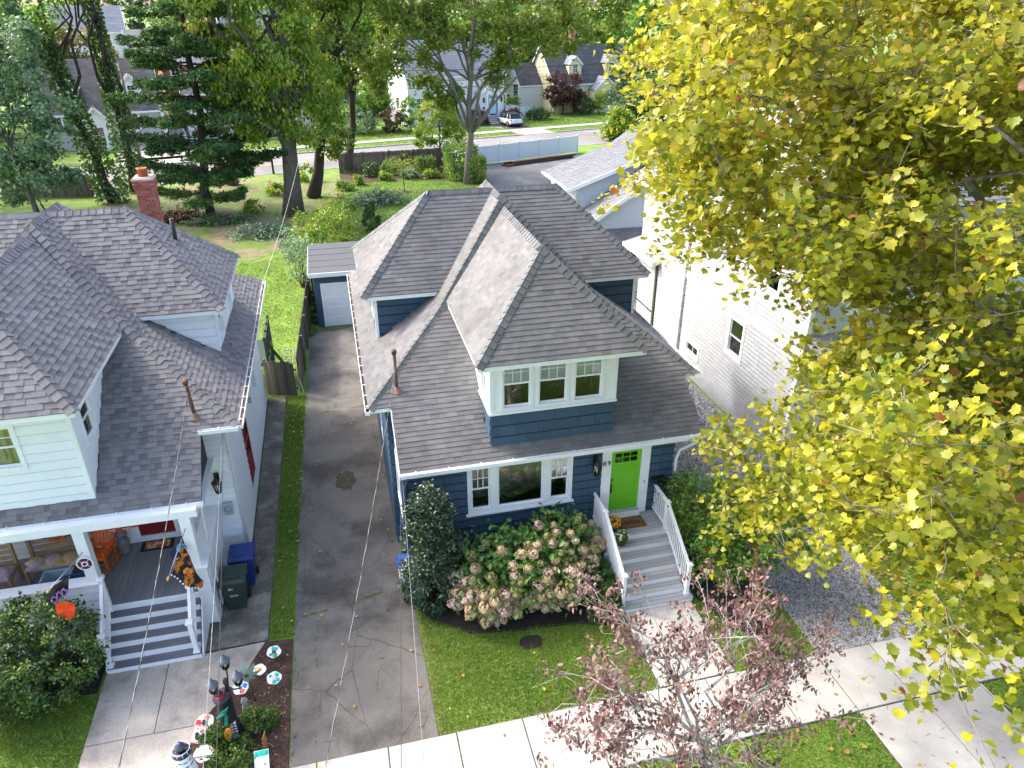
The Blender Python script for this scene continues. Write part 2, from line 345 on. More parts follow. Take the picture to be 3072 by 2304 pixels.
struct('far_walk', sheet(spoly([(15.2, 9.6), (17.6, 9.6), (23.4, 6.6), (23.4, 7.7), (20.0, 8.6), (18.4, 10.4), (15.2, 10.4)]), 0, .035), G_CONC)
struct('far_driveway_left', MB(SM).box(-22.4, -12.4, .2, 26, 0, .03), mat('pale_driveway', (.42, .39, .35), .9, .15, 1))

# ---- lawns: real blades where the picture is near enough to show them, one mass
BLADE = leafmat('grass_blade', [(0, (.08, .165, .014)), (.5, (.155, .28, .026)), (.85, (.29, .35, .065)), (1, (.40, .34, .16))], .3, .6, .25)
def blades(name, label, polys, dens, hgt, wid, brown=.10, holes=()):
    PX = []
    for poly in polys:
        xs_, ys_ = zip(*poly); a = (max(xs_) - min(xs_)) * (max(ys_) - min(ys_)); n = int(a * dens)
        x = RNG.uniform(min(xs_), max(xs_), n); y = RNG.uniform(min(ys_), max(ys_), n); k = inpoly(x, y, poly)
        for h in holes: k &= ~inpoly(x, y, h)
        PX.append(np.stack([x[k], y[k]], 1))
    P = np.concatenate(PX); n = len(P); P = P + RNG.normal(0, .018, P.shape); a = RNG.uniform(0, 6.283, n); h = hgt * RNG.uniform(.5, 1.3, n); w_ = wid * RNG.uniform(.6, 1.4, n)
    clump = np.sin(P[:, 0] * 2.1 + np.sin(P[:, 1] * 1.7) * 2) * np.cos(P[:, 1] * 2.6 + P[:, 0]) * .5 + np.sin(P[:, 0] * 7 + P[:, 1] * 5.1) * .25
    h *= 1 + .35 * clump; lean = RNG.uniform(.3, 1.3, n) * h; b = a + RNG.normal(0, .8, n) + 1.57
    V = np.zeros((n, 3, 3)); dx, dy = np.cos(a) * w_ / 2, np.sin(a) * w_ / 2
    V[:, 0] = np.stack([P[:, 0] - dx, P[:, 1] - dy, np.zeros(n)], 1); V[:, 1] = np.stack([P[:, 0] + dx, P[:, 1] + dy, np.zeros(n)], 1)
    V[:, 2] = np.stack([P[:, 0] + np.cos(b) * lean, P[:, 1] + np.sin(b) * lean, h], 1)
    big = np.sin(P[:, 0] * .9 + 1.3) * np.sin(P[:, 1] * 1.1 + .4 * P[:, 0]); t = np.clip(.42 + .22 * clump + .24 * big + RNG.normal(0, .18, n), 0, .85)
    edge = .5 * np.exp(-np.abs(P[:, 0] - 1.0) / .12) * (P[:, 1] < 15) + .35 * np.exp(-np.abs(P[:, 1] - 10.86) / .06); t[RNG.random(n) < brown + edge] = RNG.uniform(.86, 1)
    o = np_obj(name, V.reshape(-1, 3), np.arange(n * 3).reshape(-1, 3), BLADE, None, t)
    return tag(o, label, 'grass', kind='stuff')
patch = [(3.68 + .36 * math.cos(a) * random.uniform(.85, 1.15), 12.95 + .24 * math.sin(a)) for a in np.linspace(0, 6.28, 12)[:-1]]
struct('bare_soil_patch', sheet(patch, 0, .012), G_SOIL)
blades('grass', 'short bright green grass of the blue house front lawn', [[(.98, 10.84), (6.29, 10.84), (6.25, 12.92), (5.0, 13.28), (3.4, 13.44), (2.2, 13.64), (1.35, 14.24), (1.0, 14.95)]], 3400, .06, .016, holes=[patch])
blades('grass', 'green grass strip between front walk and gravel drive', [[(8.32, 10.84), (10.6, 10.84), (10.6, 15.9), (10.2, 15.9), (10.2, 13.2), (10.1, 12.1), (9.5, 11.6), (8.9, 12.2), (8.5, 13.4), (8.32, 13.3)]], 2200, .06, .018)
blades('grass', 'verge grass between sidewalk and street', [[(-1, 4.5), (10.45, 4.5), (10.45, 9.14), (-1, 9.14)], [(13.87, 4.5), (17, 4.5), (17, 9.14), (13.87, 9.14)]], 1700, .06, .018, .1)
blades('grass', 'shaded leafy lawn right of the gravel drive', [[(13.74, 10.85), (20, 10.85), (20, 16), (13.95, 17)]], 1500, .07, .02, .12)
blades('grass', 'narrow grass strip between driveway and concrete side path', [[(-2.82, 14.6), (-2.22, 14.6), (-2.12, 22), (-1.98, 28), (-2.72, 28)]], 2600, .05, .018)
blades('grass', 'dark lawn in front of the round bush by the white porch', [[(-9, 10.84), (-6.63, 10.84), (-6.63, 13.9), (-9, 13.9)]], 2600, .06, .018)
blades('grass', 'back lawns beyond both houses', [[(-12, 28.5), (-2.3, 28.5), (-1.9, 40), (-2.4, 48), (-5.5, 46.8), (-9, 49.3), (-13, 50)], [(-.2, 44), (3, 36), (12.9, 36), (13, 66), (11, 68), (6, 69.4), (3, 68.4), (.6, 63)]], 240, .06, .036, .05)
blades('grass', 'sunny lawns of the far houses across the street', [spoly([(-12, 4.8), (23.3, 4.8), (23.3, 10), (-12, 12)]), spoly([(27, 4.8), (45, 4.8), (45, 12), (27, 12)]), spoly([(-12, .2), (22.8, .2), (22.8, 3.15), (-12, 3.15)]), spoly([(27.5, .2), (45, .2), (45, 3.15), (27.5, 3.15)])], 60, .10, .06, .03)
# loose gravel stones
def stones(name, label, poly, dens, size):
    xs_, ys_ = zip(*poly); n = int((max(xs_) - min(xs_)) * (max(ys_) - min(ys_)) * dens)
    x = RNG.uniform(min(xs_), max(xs_), n); y = RNG.uniform(min(ys_), max(ys_), n); k = inpoly(x, y, poly); x = x[k]; y = y[k]; n = len(x)
    T = np.array([(-.5, -.4, 0), (.5, -.45, 0), (.45, .5, 0), (-.45, .4, 0), (0, 0, .55)]); F = np.array([(0, 1, 4), (1, 2, 4), (2, 3, 4), (3, 0, 4)])
    a = RNG.uniform(0, 6.28, n); s = size * RNG.uniform(.5, 1.5, n); T2 = T[None] + RNG.normal(0, .12, (n, 5, 3)); T2[:, :4, 2] = 0
    V = np.empty((n, 5, 3)); c, q = np.cos(a)[:, None], np.sin(a)[:, None]
    V[..., 0] = (T2[..., 0] * c - T2[..., 1] * q * .7) * s[:, None] + x[:, None]; V[..., 1] = (T2[..., 0] * q + T2[..., 1] * c * .7) * s[:, None] + y[:, None]; V[..., 2] = T2[..., 2] * s[:, None] + .021
    t = np.repeat(RNG.random(n), 4)
    o = np_obj(name, V.reshape(-1, 3), (F[None] + (np.arange(n) * 5)[:, None, None]).reshape(-1, 3), mat('gravel_stone', (.29, .29, .295), .85, .1, 5, tone=(.25, 1.75)), None, t)
    return tag(o, label, 'gravel', kind='stuff')
stones('gravel', 'grey and white crushed stone of the drive beside the sidewalk', [(10.62, 10.84), (13.72, 10.84), (13.9, 17), (14.2, 21), (10.0, 21), (10.6, 16)], 1500, .045)
stones('gravel', 'crushed stone in the yard by the grey garage doors', [(14.1, 21), (14.2, 30), (19, 31), (19, 36.1), (14.2, 36.1), (13.6, 29.5), (10.2, 29.5), (10.0, 21)], 260, .08)

# damp mossy hollow and weeds in the driveway's cross joints
mo = [(-.62 + r * .36 * math.cos(a), 21.35 + r * .62 * math.sin(a)) for a, r in zip(np.linspace(0, 6.28, 18)[:-1], [1, .8, 1.1, .9, 1.05, .75, .95, 1.1, .8, 1, 1.1, .85, 1, .9, 1.1, .8, 1])]
struct('moss_patch', sheet(mo, .0, .024), mat('damp_moss', (.035, .034, .016), .7, .4, 8, col2=(.06, .06, .02), scale2=9, fine=.5, fscale=40))
struct('moss_patch', sheet([(-1.7, 34.7), (-.6, 34.5), (.2, 34.9), (.9, 34.75), (1.0, 35.25), (-1.3, 35.25)], 0, .025), mat('green_moss', (.07, .11, .015), .9, .4, 6, col2=(.09, .085, .06), scale2=3, fine=.4, fscale=40))
def weeds(label, pts, n, w, hgt=.04):
    P = []
    for (a, b) in zip(pts, pts[1:]):
        L = math.dist(a, b)
        for i in range(int(n * L)):
            t = random.random()
            if math.sin(t * L * 5 + a[1]) < random.uniform(-1.2, .6): P.append((a[0] + (b[0] - a[0]) * t + random.gauss(0, w), a[1] + (b[1] - a[1]) * t + random.gauss(0, w)))
    P = np.array(P); n = len(P); a = RNG.uniform(0, 6.28, n); h = hgt * RNG.uniform(.5, 1.5, n); V = np.zeros((n, 3, 3)); d = np.stack([np.cos(a), np.sin(a)], 1) * .014
    V[:, 0, :2] = P - d; V[:, 1, :2] = P + d; V[:, 2, :2] = P + RNG.normal(0, .03, (n, 2)); V[:, :2, 2] = .02; V[:, 2, 2] = .02 + h
    tag(np_obj('weeds', V.reshape(-1, 3), np.arange(n * 3).reshape(-1, 3), BLADE, None, RNG.uniform(.1, .8, n)), label, 'weeds', kind='stuff')
weeds('weeds in the joint across the driveway by the holly', [(-2.1, 15.2), (-.6, 15.45), (.9, 15.9)], 170, .025); weeds('weeds in the joint across the upper driveway', [(-1.8, 26.2), (.8, 26.6)], 90, .02); weeds('weeds and moss along the driveway left edge', [(-2.2, 11), (-2.2, 14.4), (-2.1, 22), (-1.9, 29)], 60, .03); weeds('weeds in a long driveway crack', [(-1.7, 11.2), (-1.55, 12.6), (-1.7, 14), (-1.5, 15.3)], 40, .015)
# ------------------------------------------------------------------ HOUSE PARTS
def shingle_tabs(poly, expo, wmin, wmax, style, v_anchor=None):
    """rows of overlapping tabs over a convex roof plane; returns [(verts, faces, tone, centre, area)]"""
    P = [Vector(p) for p in poly]; n = (P[1] - P[0]).cross(P[2] - P[0]).normalized()
    if n.z < 0: P.reverse(); n = -n
    U = Vector((0, 0, 1)).cross(n).normalized(); Vv = n.cross(U).normalized(); O = P[0]
    p2 = [((p - O).dot(U), (p - O).dot(Vv)) for p in P]
    if area2(p2) < 0: p2.reverse()
    lo = min(p[1] for p in p2); hi = max(p[1] for p in p2); a0 = min(p[0] for p in p2); a1 = max(p[0] for p in p2)
    anc = lo if v_anchor is None else v_anchor; out = []; k = 0; va = anc - .02
    while va < hi:
        vb = va + expo; u = a0 - random.uniform(0, wmax); alt = random.random() < .5
        while u < a1:
            w = random.uniform(wmin, wmax); rect = [(u, va), (u + w, va), (u + w, vb), (u, vb)]; u += w; alt = not alt
            q = clip_poly(rect, p2)
            if len(q) < 3 or abs(area2(q)) < .0012: continue
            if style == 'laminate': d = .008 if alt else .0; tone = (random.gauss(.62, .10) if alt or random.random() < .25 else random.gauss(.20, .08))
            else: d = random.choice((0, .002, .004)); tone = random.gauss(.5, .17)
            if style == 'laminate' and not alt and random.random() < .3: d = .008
            top = []; bot = []
            for (x, y) in q:
                h = .008 + d + .013 * (1 - (y - va) / expo); b = O + U * x + Vv * y
                top.append(b + n * h); bot.append(b - n * .004)
            m = len(q); f = [list(range(m))] + [(i, i + m, (i + 1) % m + m, (i + 1) % m) for i in range(m)]
            c = sum(top, Vector()) / m
            out.append((top + bot, f, min(1, max(0, tone)), c, abs(area2(q))))
        va = vb; k += 1
    return out
def cap_line(roof, p, q, n1, n2, m, expo=.2, wing=.15):
    """ridge caps: one shared bent piece laid along the line from p (low) to q"""
    p = Vector(p); q = Vector(q); d = (q - p).normalized(); n1 = Vector(n1).normalized(); n2 = Vector(n2).normalized()
    up = (n1 + n2).normalized(); w1 = n1.cross(d); w2 = n2.cross(d)
    w1 = w1 if w1.z < 0 else -w1; w2 = w2 if w2.z < 0 else -w2
    if abs(w1.z) < 1e-4: w1 = w1
    L = expo + .09; mb = MB(); vs = []
    for x, h in ((0, .045), (L, .018)):
        vs += [d * x + w1 * wing + n1 * (h - .005), d * x + w1 * .03 + up * (h + .012), d * x + up * (h + .02), d * x + w2 * .03 + up * (h + .012), d * x + w2 * wing + n2 * (h - .005)]
    vs += [v - up * .022 for v in vs]
    f = []
    for i in range(4): f += [(i, i + 1, i + 6, i + 5), (i + 10, i + 15, i + 16, i + 11)]
    for i in range(4): f += [(i, i + 10, i + 11, i + 1), (i + 5, i + 6, i + 16, i + 15)]
    f += [(0, 5, 15, 10), (4, 14, 19, 9)]
    mb.add(vs, f); me = mb.mesh('ridge_cap', m); n = max(1, int((q - p).length / expo)); st = (q - p).length / n
    for i in range(n):
        inst('ridge_cap', me, Matrix.Translation(p + d * (i * st) + up * random.uniform(-.003, .003)), roof)
def pn(poly):
    a, b, c = [Vector(p) for p in poly[:3]]; n = (b - a).cross(c - a).normalized(); return n if n.z > 0 else -n
def board_siding(parent, M, rect, holes, expo, m, piece=None, name='siding_board', lap=.016, back=None, joined=False, seed=0, slot=None):
    """courses of boards or shingles on a wall frame M (x along, y up, z out), split round the holes; each piece an object"""
    rnd = random.Random(seed); u0, u1, v0, v1 = rect; n = max(1, round((v1 - v0) / expo)); e = (v1 - v0) / n; cache = {}; J = MB(M)
    if back is not None:
        b = MB(M)
        for r in rects_minus(rect, holes): b.box(r[0], r[1], r[2], r[3], -.12, -.002)
        b.build('wall', back, parent)
    slot = (.058 if lap > .033 else (.034 if lap > .02 else 0)) if slot is None else slot
    def piece_mb(mb, x0, x1, y0, y1, yb, top):
        if y1 > yb + e - 1e-6: y1 -= slot
        g = .004 if piece else 0; za = .006 + lap * (1 - (y0 - yb) / e); zb = .006 + lap * (1 - (y1 - yb) / e)
        yo = y0 - (.012 if y0 <= yb + 1e-6 and not slot else 0)
        vs = [(x0 + g, yo, 0), (x1 - g, yo, 0), (x1 - g, yo, za), (x0 + g, yo, za), (x0 + g, y1, 0), (x1 - g, y1, 0), (x1 - g, y1, zb), (x0 + g, y1, zb)]
        mb.add(vs, [(0, 1, 2, 3), (3, 2, 6, 7), (7, 6, 5, 4), (0, 3, 7, 4), (1, 5, 6, 2)], rnd.random())
    for k in range(n):
        yb = v0 + k * e
        for (a, b, c, d) in rects_minus((u0, u1, yb, yb + e), holes):
            if b - a < .01 or d - c < .01: continue
            x = a - (rnd.uniform(0, piece * .7) if piece else 0)
            while x < b - 1e-4:
                w = (piece * rnd.uniform(.75, 1.2)) if piece else (b - a)
                xa, xb = max(x, a), min(x + w, b); x += w
                if xb - xa < .02: continue
                if joined: piece_mb(J, xa, xb, c, d, yb, 0)
                else:
                    t = MB(M); piece_mb(t, xa, xb, c, d, yb, 0); t.build(name, m, parent)
    if joined: J.build(name, m, parent)
DARK_ROOM = mat('dark_room', (.045, .042, .04), .9, .2, 2)
GLASS = glassmat('window_glass', (.90, .93, .93), 1.0)
BLIND = mat('window_blind', (.78, .80, .74), .8, .06, 3)
def window(parent, M, u0, u1, v0, v1, kind='double', grid=(3, 2), cas=.09, blind=0., niche=True, frame_m=None, sash=.05, name='window', sillx=.0, proud=.045, split=.5, d_niche=.5, room=None, lowgrid=None):
    """casing (the window part) with sash, muntin, pane, blind and interior sub-parts; rect is the outside of the casing"""
    fm = frame_m or WHITE; w = MB(M)
    w.box(u0, u1, v1 - cas, v1, -.06, proud); w.box(u0, u1, v0, v0 + cas, -.06, proud + .004)
    w.box(u0, u0 + cas, v0 + cas, v1 - cas, -.06, proud - .002); w.box(u1 - cas, u1, v0 + cas, v1 - cas, -.06, proud - .002)
    if sillx: w.box(u0 - sillx, u1 + sillx, v0 - .04, v0 - .001, -.02, proud + .05)
    wo = w.build(name, fm, parent); a, b, c, d = u0 + cas, u1 - cas, v0 + cas, v1 - cas
    s = MB(M); pan = MB(M); mu = MB(M); mid = c + (d - c) * split
    def ring(x0, x1, y0, y1, z0, z1, t):
        s.box(x0, x1, y1 - t, y1, z0, z1); s.box(x0, x1, y0, y0 + t, z0, z1 + .002); s.box(x0, x0 + t, y0 + t, y1 - t, z0, z1 - .001); s.box(x1 - t, x1, y0 + t, y1 - t, z0, z1 - .001)
    def bars(x0, x1, y0, y1, g, z):
        for i in range(1, g[0]): x = x0 + (x1 - x0) * i / g[0]; mu.box(x - .011, x + .011, y0, y1, z - .012, z + .012)
        for j in range(1, g[1]): y = y0 + (y1 - y0) * j / g[1]; mu.box(x0, x1, y - .011, y + .011, z - .010, z + .010)
    if kind == 'double':
        ring(a, b, mid - .02, d, -.035, -.005, sash); ring(a, b, c, mid + .02, -.065, -.036, sash)
        pan.box(a + sash, b - sash, mid - .02 + sash, d - sash, -.024, -.018); pan.box(a + sash, b - sash, c + sash, mid + .02 - sash, -.056, -.050)
        if grid: bars(a + sash, b - sash, mid - .02 + sash, d - sash, grid, -.02)
        if lowgrid: bars(a + sash, b - sash, c + sash, mid + .02 - sash, lowgrid, -.052)
    else:
        ring(a, b, c, d, -.05, -.01, sash); pan.box(a + sash, b - sash, c + sash, d - sash, -.036, -.028)
        if grid: bars(a + sash, b - sash, c + sash, d - sash, grid, -.032)
    s.build('sash', fm, wo); pan.build('pane', GLASS, wo)
    if mu.v: mu.build('muntin', fm, wo)
    if blind: MB(M).box(a + .02, b - .02, d - (d - c) * blind, d - .01, -.15, -.14) if blind > .52 else MB(M).box(a + .01, b - .01, max(mid + .03, d - (d - c) * blind), d - .01, -.048, -.040).build('blind', BLIND, wo)
    if niche:
        nn = MB(M); z = -d_niche
        nn.box(a - .02, b + .02, c - .02, d + .02, z - .05, z); nn.box(a - .05, a - .02, c - .02, d + .02, z, -.07); nn.box(b + .02, b + .05, c - .02, d + .02, z, -.07)
        nn.box(a - .05, b + .05, d + .02, d + .05, z, -.07); nn.box(a - .05, b + .05, c - .05, c - .02, z, -.07)
        nn.build('interior', room or DARK_ROOM, wo)
    return wo
def gutter(parent, p, q, out, m_in, w=.12, h=.11, straps=.8, label=None):
    """open box gutter from p to q (back top edge), opening outwards along out"""
    p = Vector(p); q = Vector(q); o = Vector(out).normalized(); z = Vector((0, 0, 1)); g = MB()
    d = (q - p).normalized(); L = (q - p).length; M = FR(p, d, o); g.M = M; sg = 1 if d.cross(o).z > 0 else -1
    zz = lambda a, b: (min(a * sg, b * sg), max(a * sg, b * sg))
    g.box(0, L, 0, w, *zz(-h, -h + .012)); g.box(0, L, w - .012, w + .006, *zz(-h + .012, .0)); g.box(0, L, 0, .01, *zz(-h + .012, -.005))
    for e in (0, L - .01): g.box(e, e + .01, .01, w - .012, *zz(-h + .012, -.01))
    go = g.build('gutter', WHITE, parent)
    t = MB(M); t.box(.012, L - .012, .011, w - .013, *zz(-h + .0125, -h + .03)); t.build('gutter_lining', m_in, go)
    n = int(L / straps)
    for i in range(n):
        x = (i + .5) * L / n; b = MB(M); b.box(x - .012, x + .012, -.04, w + .008, *zz(.001, .008)); b.build('gutter_strap', WHITE, go)
    return go
def pipe_mb(p, q, r, n=10): return MB().tube([p, q], r, n)

# the two neighbouring houses share one plan: hip roof with a front dormer and two side dormers
def bungalow_roof(house, Xc, a, xl, xr, rm, style, cap_m, deck_m, nsingle, zlow=3.78, ylow=15.73, rear=28.7):
    X = lambda x: Xc + x
    ze, zr, yf, ya, yb = 4.9, 9.2, 17.29, 22.0, 24.4
    zb, xb, yfb, yrb = 6.6, 2.42 * a / 4.75, 19.65, 26.4           # the hips flatten towards the eaves
    C4 = lambda x, yy0, yy1, z: ((X(-x), yy0, z), (X(x), yy0, z), (X(-x), yy1, z), (X(x), yy1, z))
    fl, fr, bl, br = C4(a, yf, rear, ze); kfl, kfr, kbl, kbr = C4(xb, yfb, yrb, zb); A = (X(0), ya, zr); B = (X(0), yb, zr)
    dz, dw, dy0, dy1, dyr, dr = 6.8, 4.55 + (a - 4.7) * .3, 20.68, 25.8, 23.2, 2.15
    xi = xb * (zr - dz) / (zr - zb)
    planes = [('front', [fl, fr, kfr, kfl]), ('front', [kfl, kfr, A]), ('low', [(X(xl), ylow, zlow), (X(xr), ylow, zlow), (X(xr), yf, ze), (X(xl), yf, ze)]), ('left', [bl, fl, kfl, kbl]), ('left2', [kbl, kfl, A, B]), ('right', [fr, br, kbr, kfr]), ('right2', [kfr, kbr, B, A]), ('rear', [br, bl, kbl, kbr]), ('rear', [kbr, kbl, B])]
    for s, nm in ((-1, 'ld'), (1, 'rd')):
        e0, e1, r0, v0, v1 = (X(s * dw), dy0, dz), (X(s * dw), dy1, dz), (X(s * dr), dyr, zr), (X(s * xi), dy0, dz), (X(s * xi), dy1, dz)
        planes += [(nm + 'f', [v0, e0, r0, (X(0), dyr, zr)] if s > 0 else [e0, v0, (X(0), dyr, zr), r0]), (nm + 'o', [e0, e1, r0]), (nm + 'b', [v1, e1, r0, (X(0), dyr, zr)])]
    fw, fy, fz, fr_, fz2 = 2.18, 15.27, 6.8, 17.40, 8.95
    yv = yfb + (fz - zb) / ((zr - zb) / (ya - yfb)); yt = yfb + (fz2 - zb) / ((zr - zb) / (ya - yfb))
    planes += [('fdf', [(X(-fw), fy, fz), (X(fw), fy, fz), (X(0), fr_, fz2)]), ('fdl', [(X(-fw), yv, fz), (X(-fw), fy, fz), (X(0), fr_, fz2), (X(0), yt, fz2)]), ('fdr', [(X(fw), yv, fz), (X(fw), fy, fz), (X(0), fr_, fz2), (X(0), yt, fz2)])]
    deck = MB()
    for nm, pl in planes:
        n = pn(pl); deck.prism([Vector(p) - n * .002 for p in (pl if (Vector(pl[1]) - Vector(pl[0])).cross(Vector(pl[2]) - Vector(pl[0])).z > 0 else pl[::-1])], -n * .05)
    roof = deck.build('roof', deck_m, house); tabs = []
    for nm, pl in planes:
        if nm in ('rear', 'ldb', 'rdb'): continue
        tt = shingle_tabs(pl, .145, .13 if style == 'laminate' else .15, .30, style)
        for t in tt:
            c = t[3]; x = c.x - Xc
            ax = abs(x); hid = False
            if nm in ('front', 'low'): hid = (ax < 1.66 and c.y > 16.12) or (c.y > yv and ax < fw * (yt - c.y) / (yt - yv) - .12)
            if nm[:4] in ('left', 'righ'): hid = 20.9 < c.y < 25.6 and ax < 4.1 and c.y > 20.8 + max(0, xi - ax) * 1.13 + .1 and c.y < 25.7 - max(0, xi - ax) * 1.165 - .1
            if hid: continue
            tabs.append((nm, t))
    vis = lambda nm, t: -t[4] / (t[3] - CAMP).length ** 2 * (0 if nm in ('left', 'right', 'left2', 'right2', 'ldo', 'rdo') else 1) * (1 if -9.5 < t[3].x else 0)
    order = sorted(range(len(tabs)), key=lambda i: vis(*tabs[i])); pick = set(order[:nsingle]); J = MB()
    for i, (nm, t) in enumerate(tabs):
        if i in pick: MB().add(t[0], t[1], t[2]).build('shingle', rm, roof)
        else: J.add(t[0], t[1], t[2])
    js = J.build('shingle_field', rm, roof); js['kind'] = 'stuff'
    N = {nm: pn(pl) for nm, pl in planes}; N['rear'] = pn(planes[7][1]); cl = lambda p, q, n1, n2: cap_line(roof, p, q, N[n1], N[n2], cap_m)
    cl(fl, kfl, 'front', 'left'); cl(fr, kfr, 'front', 'right'); cl(kfl, A, 'front', 'left2'); cl(kfr, A, 'front', 'right2'); cl(A, B, 'left2', 'right2')
    for s, nm in ((-1, 'ld'), (1, 'rd')):
        cl((X(s * dr), dyr, zr), (X(s * .12), dyr, zr), nm + 'f', nm + 'b'); cl((X(s * dw), dy0, dz), (X(s * dr), dyr, zr), nm + 'f', nm + 'o'); cl((X(s * dw), dy1, dz), (X(s * dr), dyr, zr), nm + 'b', nm + 'o')
    cl((X(0), fr_, fz2), (X(0), yt - .1, fz2), 'fdl', 'fdr'); cl((X(-fw), fy, fz), (X(0), fr_, fz2), 'fdf', 'fdl'); cl((X(fw), fy, fz), (X(0), fr_, fz2), 'fdf', 'fdr')
    # white fascia boards and soffits under every eave
    def fascia(p, q, h=.13, drop=.07, inset=.03): MB().bar(Vector(p) + Vector((0, 0, -drop)), Vector(q) + Vector((0, 0, -drop)), .03, h).build('fascia', WHITE, house)
    i_ = .035
    fascia((X(-fw) + i_, fy + i_, fz), (X(fw) - i_, fy + i_, fz)); fascia((X(-fw) + i_, fy + i_, fz), (X(-fw) + i_, yv, fz)); fascia((X(fw) - i_, fy + i_, fz), (X(fw) - i_, yv, fz))
    for s in (-1, 1):
        x = X(s * (dw - i_)); fascia((X(s * xi), dy0 + i_, dz), (x, dy0 + i_, dz)); fascia((x, dy0 + i_, dz), (x, dy1 - i_, dz)); fascia((X(s * xi), dy1 - i_, dz), (x, dy1 - i_, dz))
    fascia((X(-a) + i_, yf + i_, ze), (X(xl), yf + i_, ze)); fascia((X(xr), yf + i_, ze), (X(a) - i_, yf + i_, ze))
    fascia((X(-a) + i_, yf + i_, ze), (X(-a) + i_, rear, ze)); fascia((X(a) - i_, yf + i_, ze), (X(a) - i_, rear, ze)); fascia((X(-a), rear - i_, ze), (X(a), rear - i_, ze))
    so = MB(); so.box(X(-fw) + .06, X(fw) - .06, fy + .06, 16.2, fz - .13, fz - .10); so.box(X(-fw) + .06, X(-1.6), 16.2, yv, fz - .13, fz - .10); so.box(X(1.6), X(fw) - .06, 16.2, yv, fz - .13, fz - .10)
    for s in (-1, 1):
        x0, x1 = sorted((X(s * (dw - .06)), X(s * (xi - .1)))); so.box(x0, x1, dy0 + .06, 21.0, dz - .13, dz - .1); x2, x3 = sorted((X(s * (dw - .06)), X(s * 4.1))); so.box(x2, x3, 21.0, dy1 - .06, dz - .13, dz - .10)
        x0, x1 = sorted((X(s * (a - .06)), X(s * (a - .55)))); so.box(x0, x1, yf + .06, rear - .06, ze - .14, ze - .11)
    so.box(X(xl), X(xr), ylow + .05, 16.1, zlow - .22, zlow - .19); so.build('soffit', WHITE, house)
    return roof
def weather_mast(house, base, top, rust, roof):
    m = MB().tube([base, top], .045, 10); m.tube([Vector(top) - Vector((0, 0, .02)), Vector(top) + Vector((0, -.03, .06)), Vector(top) + Vector((0, -.1, .05))], [.07, .075, .03], 10)
    mo = m.build('service_mast', rust, house)
    MB().lathe([(.16, 0), (.15, .03), (.07, .06), (.06, .16), (.05, .17)], Vector(base) + Vector((0, 0, -.03)), 12).build('mast_flashing', mat('rusty_flashing', (.22, .13, .09), .8, .4, 12), mo)
    return mo

# ------------------------------------------------------------------ BLUE HOUSE, number 89
BLUE = mat('blue_shingle_paint', (.036, .074, .120), .55, .08, 1.2, tone=(.90, 1.10), fine=.05, fscale=40, bump=.12, bscale=50, stretch=(1, 1, .2))
BACKB = mat('blue_wall_back', (.02, .045, .08), .8, .1, 2)
RS89 = mat('grey_shingle', (.137, .136, .134), .92, .14, .9, col2=(.110, .107, .102), scale2=.55, mix2=(.5, .68), tone=(.76, 1.24), fine=.18, fscale=60, bump=.3, bscale=150)
RC89 = mat('blue_grey_cap', (.108, .114, .114), .9, .15, 3, orand=.2, fine=.15, fscale=60)
DECK = mat('roof_deck', (.06, .058, .056), .9, .1, 2)
LIN = mat('copper_gutter', (.20, .12, .085), .6, .4, 3, col2=(.06, .07, .04), scale2=2)
RUST = mat('rusty_pipe', (.16, .075, .05), .85, .35, 9, col2=(.07, .045, .04), scale2=6)
H89 = thing('house', 'navy blue shingled bungalow with grey hip roof, lime green door and number 89', 'house', (5.08, 22, 0))
roof89 = bungalow_roof(H89, 5.08, 4.76, -4.18, 4.36, RS89, 'plain', RC89, DECK, 300)
FW = front_m(0, 16.0, 0)                                   # front wall frame: x = world X, y = world Z
wins = [(2.68, 3.42, 1.99, 3.56), (3.42, 4.92, 1.99, 3.56), (4.92, 5.66, 1.99, 3.56)]
holes = [(2.70, 5.64, 2.01, 3.54), (6.55, 7.98, 1.15, 3.56)]
board_siding(H89, FW, (.95, 8.70, .0, 3.62), holes, .255, BLUE, .62, 'siding_shingle', .034, BACKB, seed=3)
board_siding(H89, FR((.95, 17.7, 0), (0, -1, 0), (0, 0, 1)), (0, 1.7, 0, 3.75), [(.2, 1.45, 1.95, 3.5)], .255, BLUE, None, 'siding_course', .034, BACKB)
window(H89, FR((.95, 17.7, 0), (0, -1, 0), (0, 0, 1)), .2, 1.45, 1.95, 3.5, cas=.09, niche=False)  # side window added to let sunlight into the room behind the picture window
board_siding(H89, FR((.80, 28.2, 0), (0, -1, 0), (0, 0, 1)), (0, 10.5, 0, 4.9), [(6.5, 7.4, 1.7, 3.2)], .255, BLUE, None, 'siding_course', .034, BACKB)
board_siding(H89, FR((9.36, 17.7, 0), (0, 1, 0), (0, 0, 1)), (0, 10.5, 0, 4.9), [], .255, BLUE, None, 'siding_course', .034, BACKB)
board_siding(H89, FR((8.70, 16.0, 0), (0, 1, 0), (0, 0, 1)), (0, 1.7, 0, 3.75), [], .255, BLUE, None, 'siding_course', .034, BACKB)
board_siding(H89, front_m(0, 17.7, 0), (.80, .95, 0, 4.9), [], .255, BLUE, None, 'siding_course', .034, BACKB)
board_siding(H89, front_m(0, 17.7, 0), (8.70, 9.36, 0, 4.9), [], .255, BLUE, None, 'siding_course', .034, BACKB)
board_siding(H89, FR((9.36, 28.2, 0), (-1, 0, 0), (0, 0, 1)), (0, 8.56, 0, 4.9), [], .3, BLUE, None, 'siding_course', .034, BACKB, joined=True)
cb = MB(); cb.box(.925, .985, 15.965, 16.0, 0, 3.6); cb.build('corner_board', BLUE, H89)
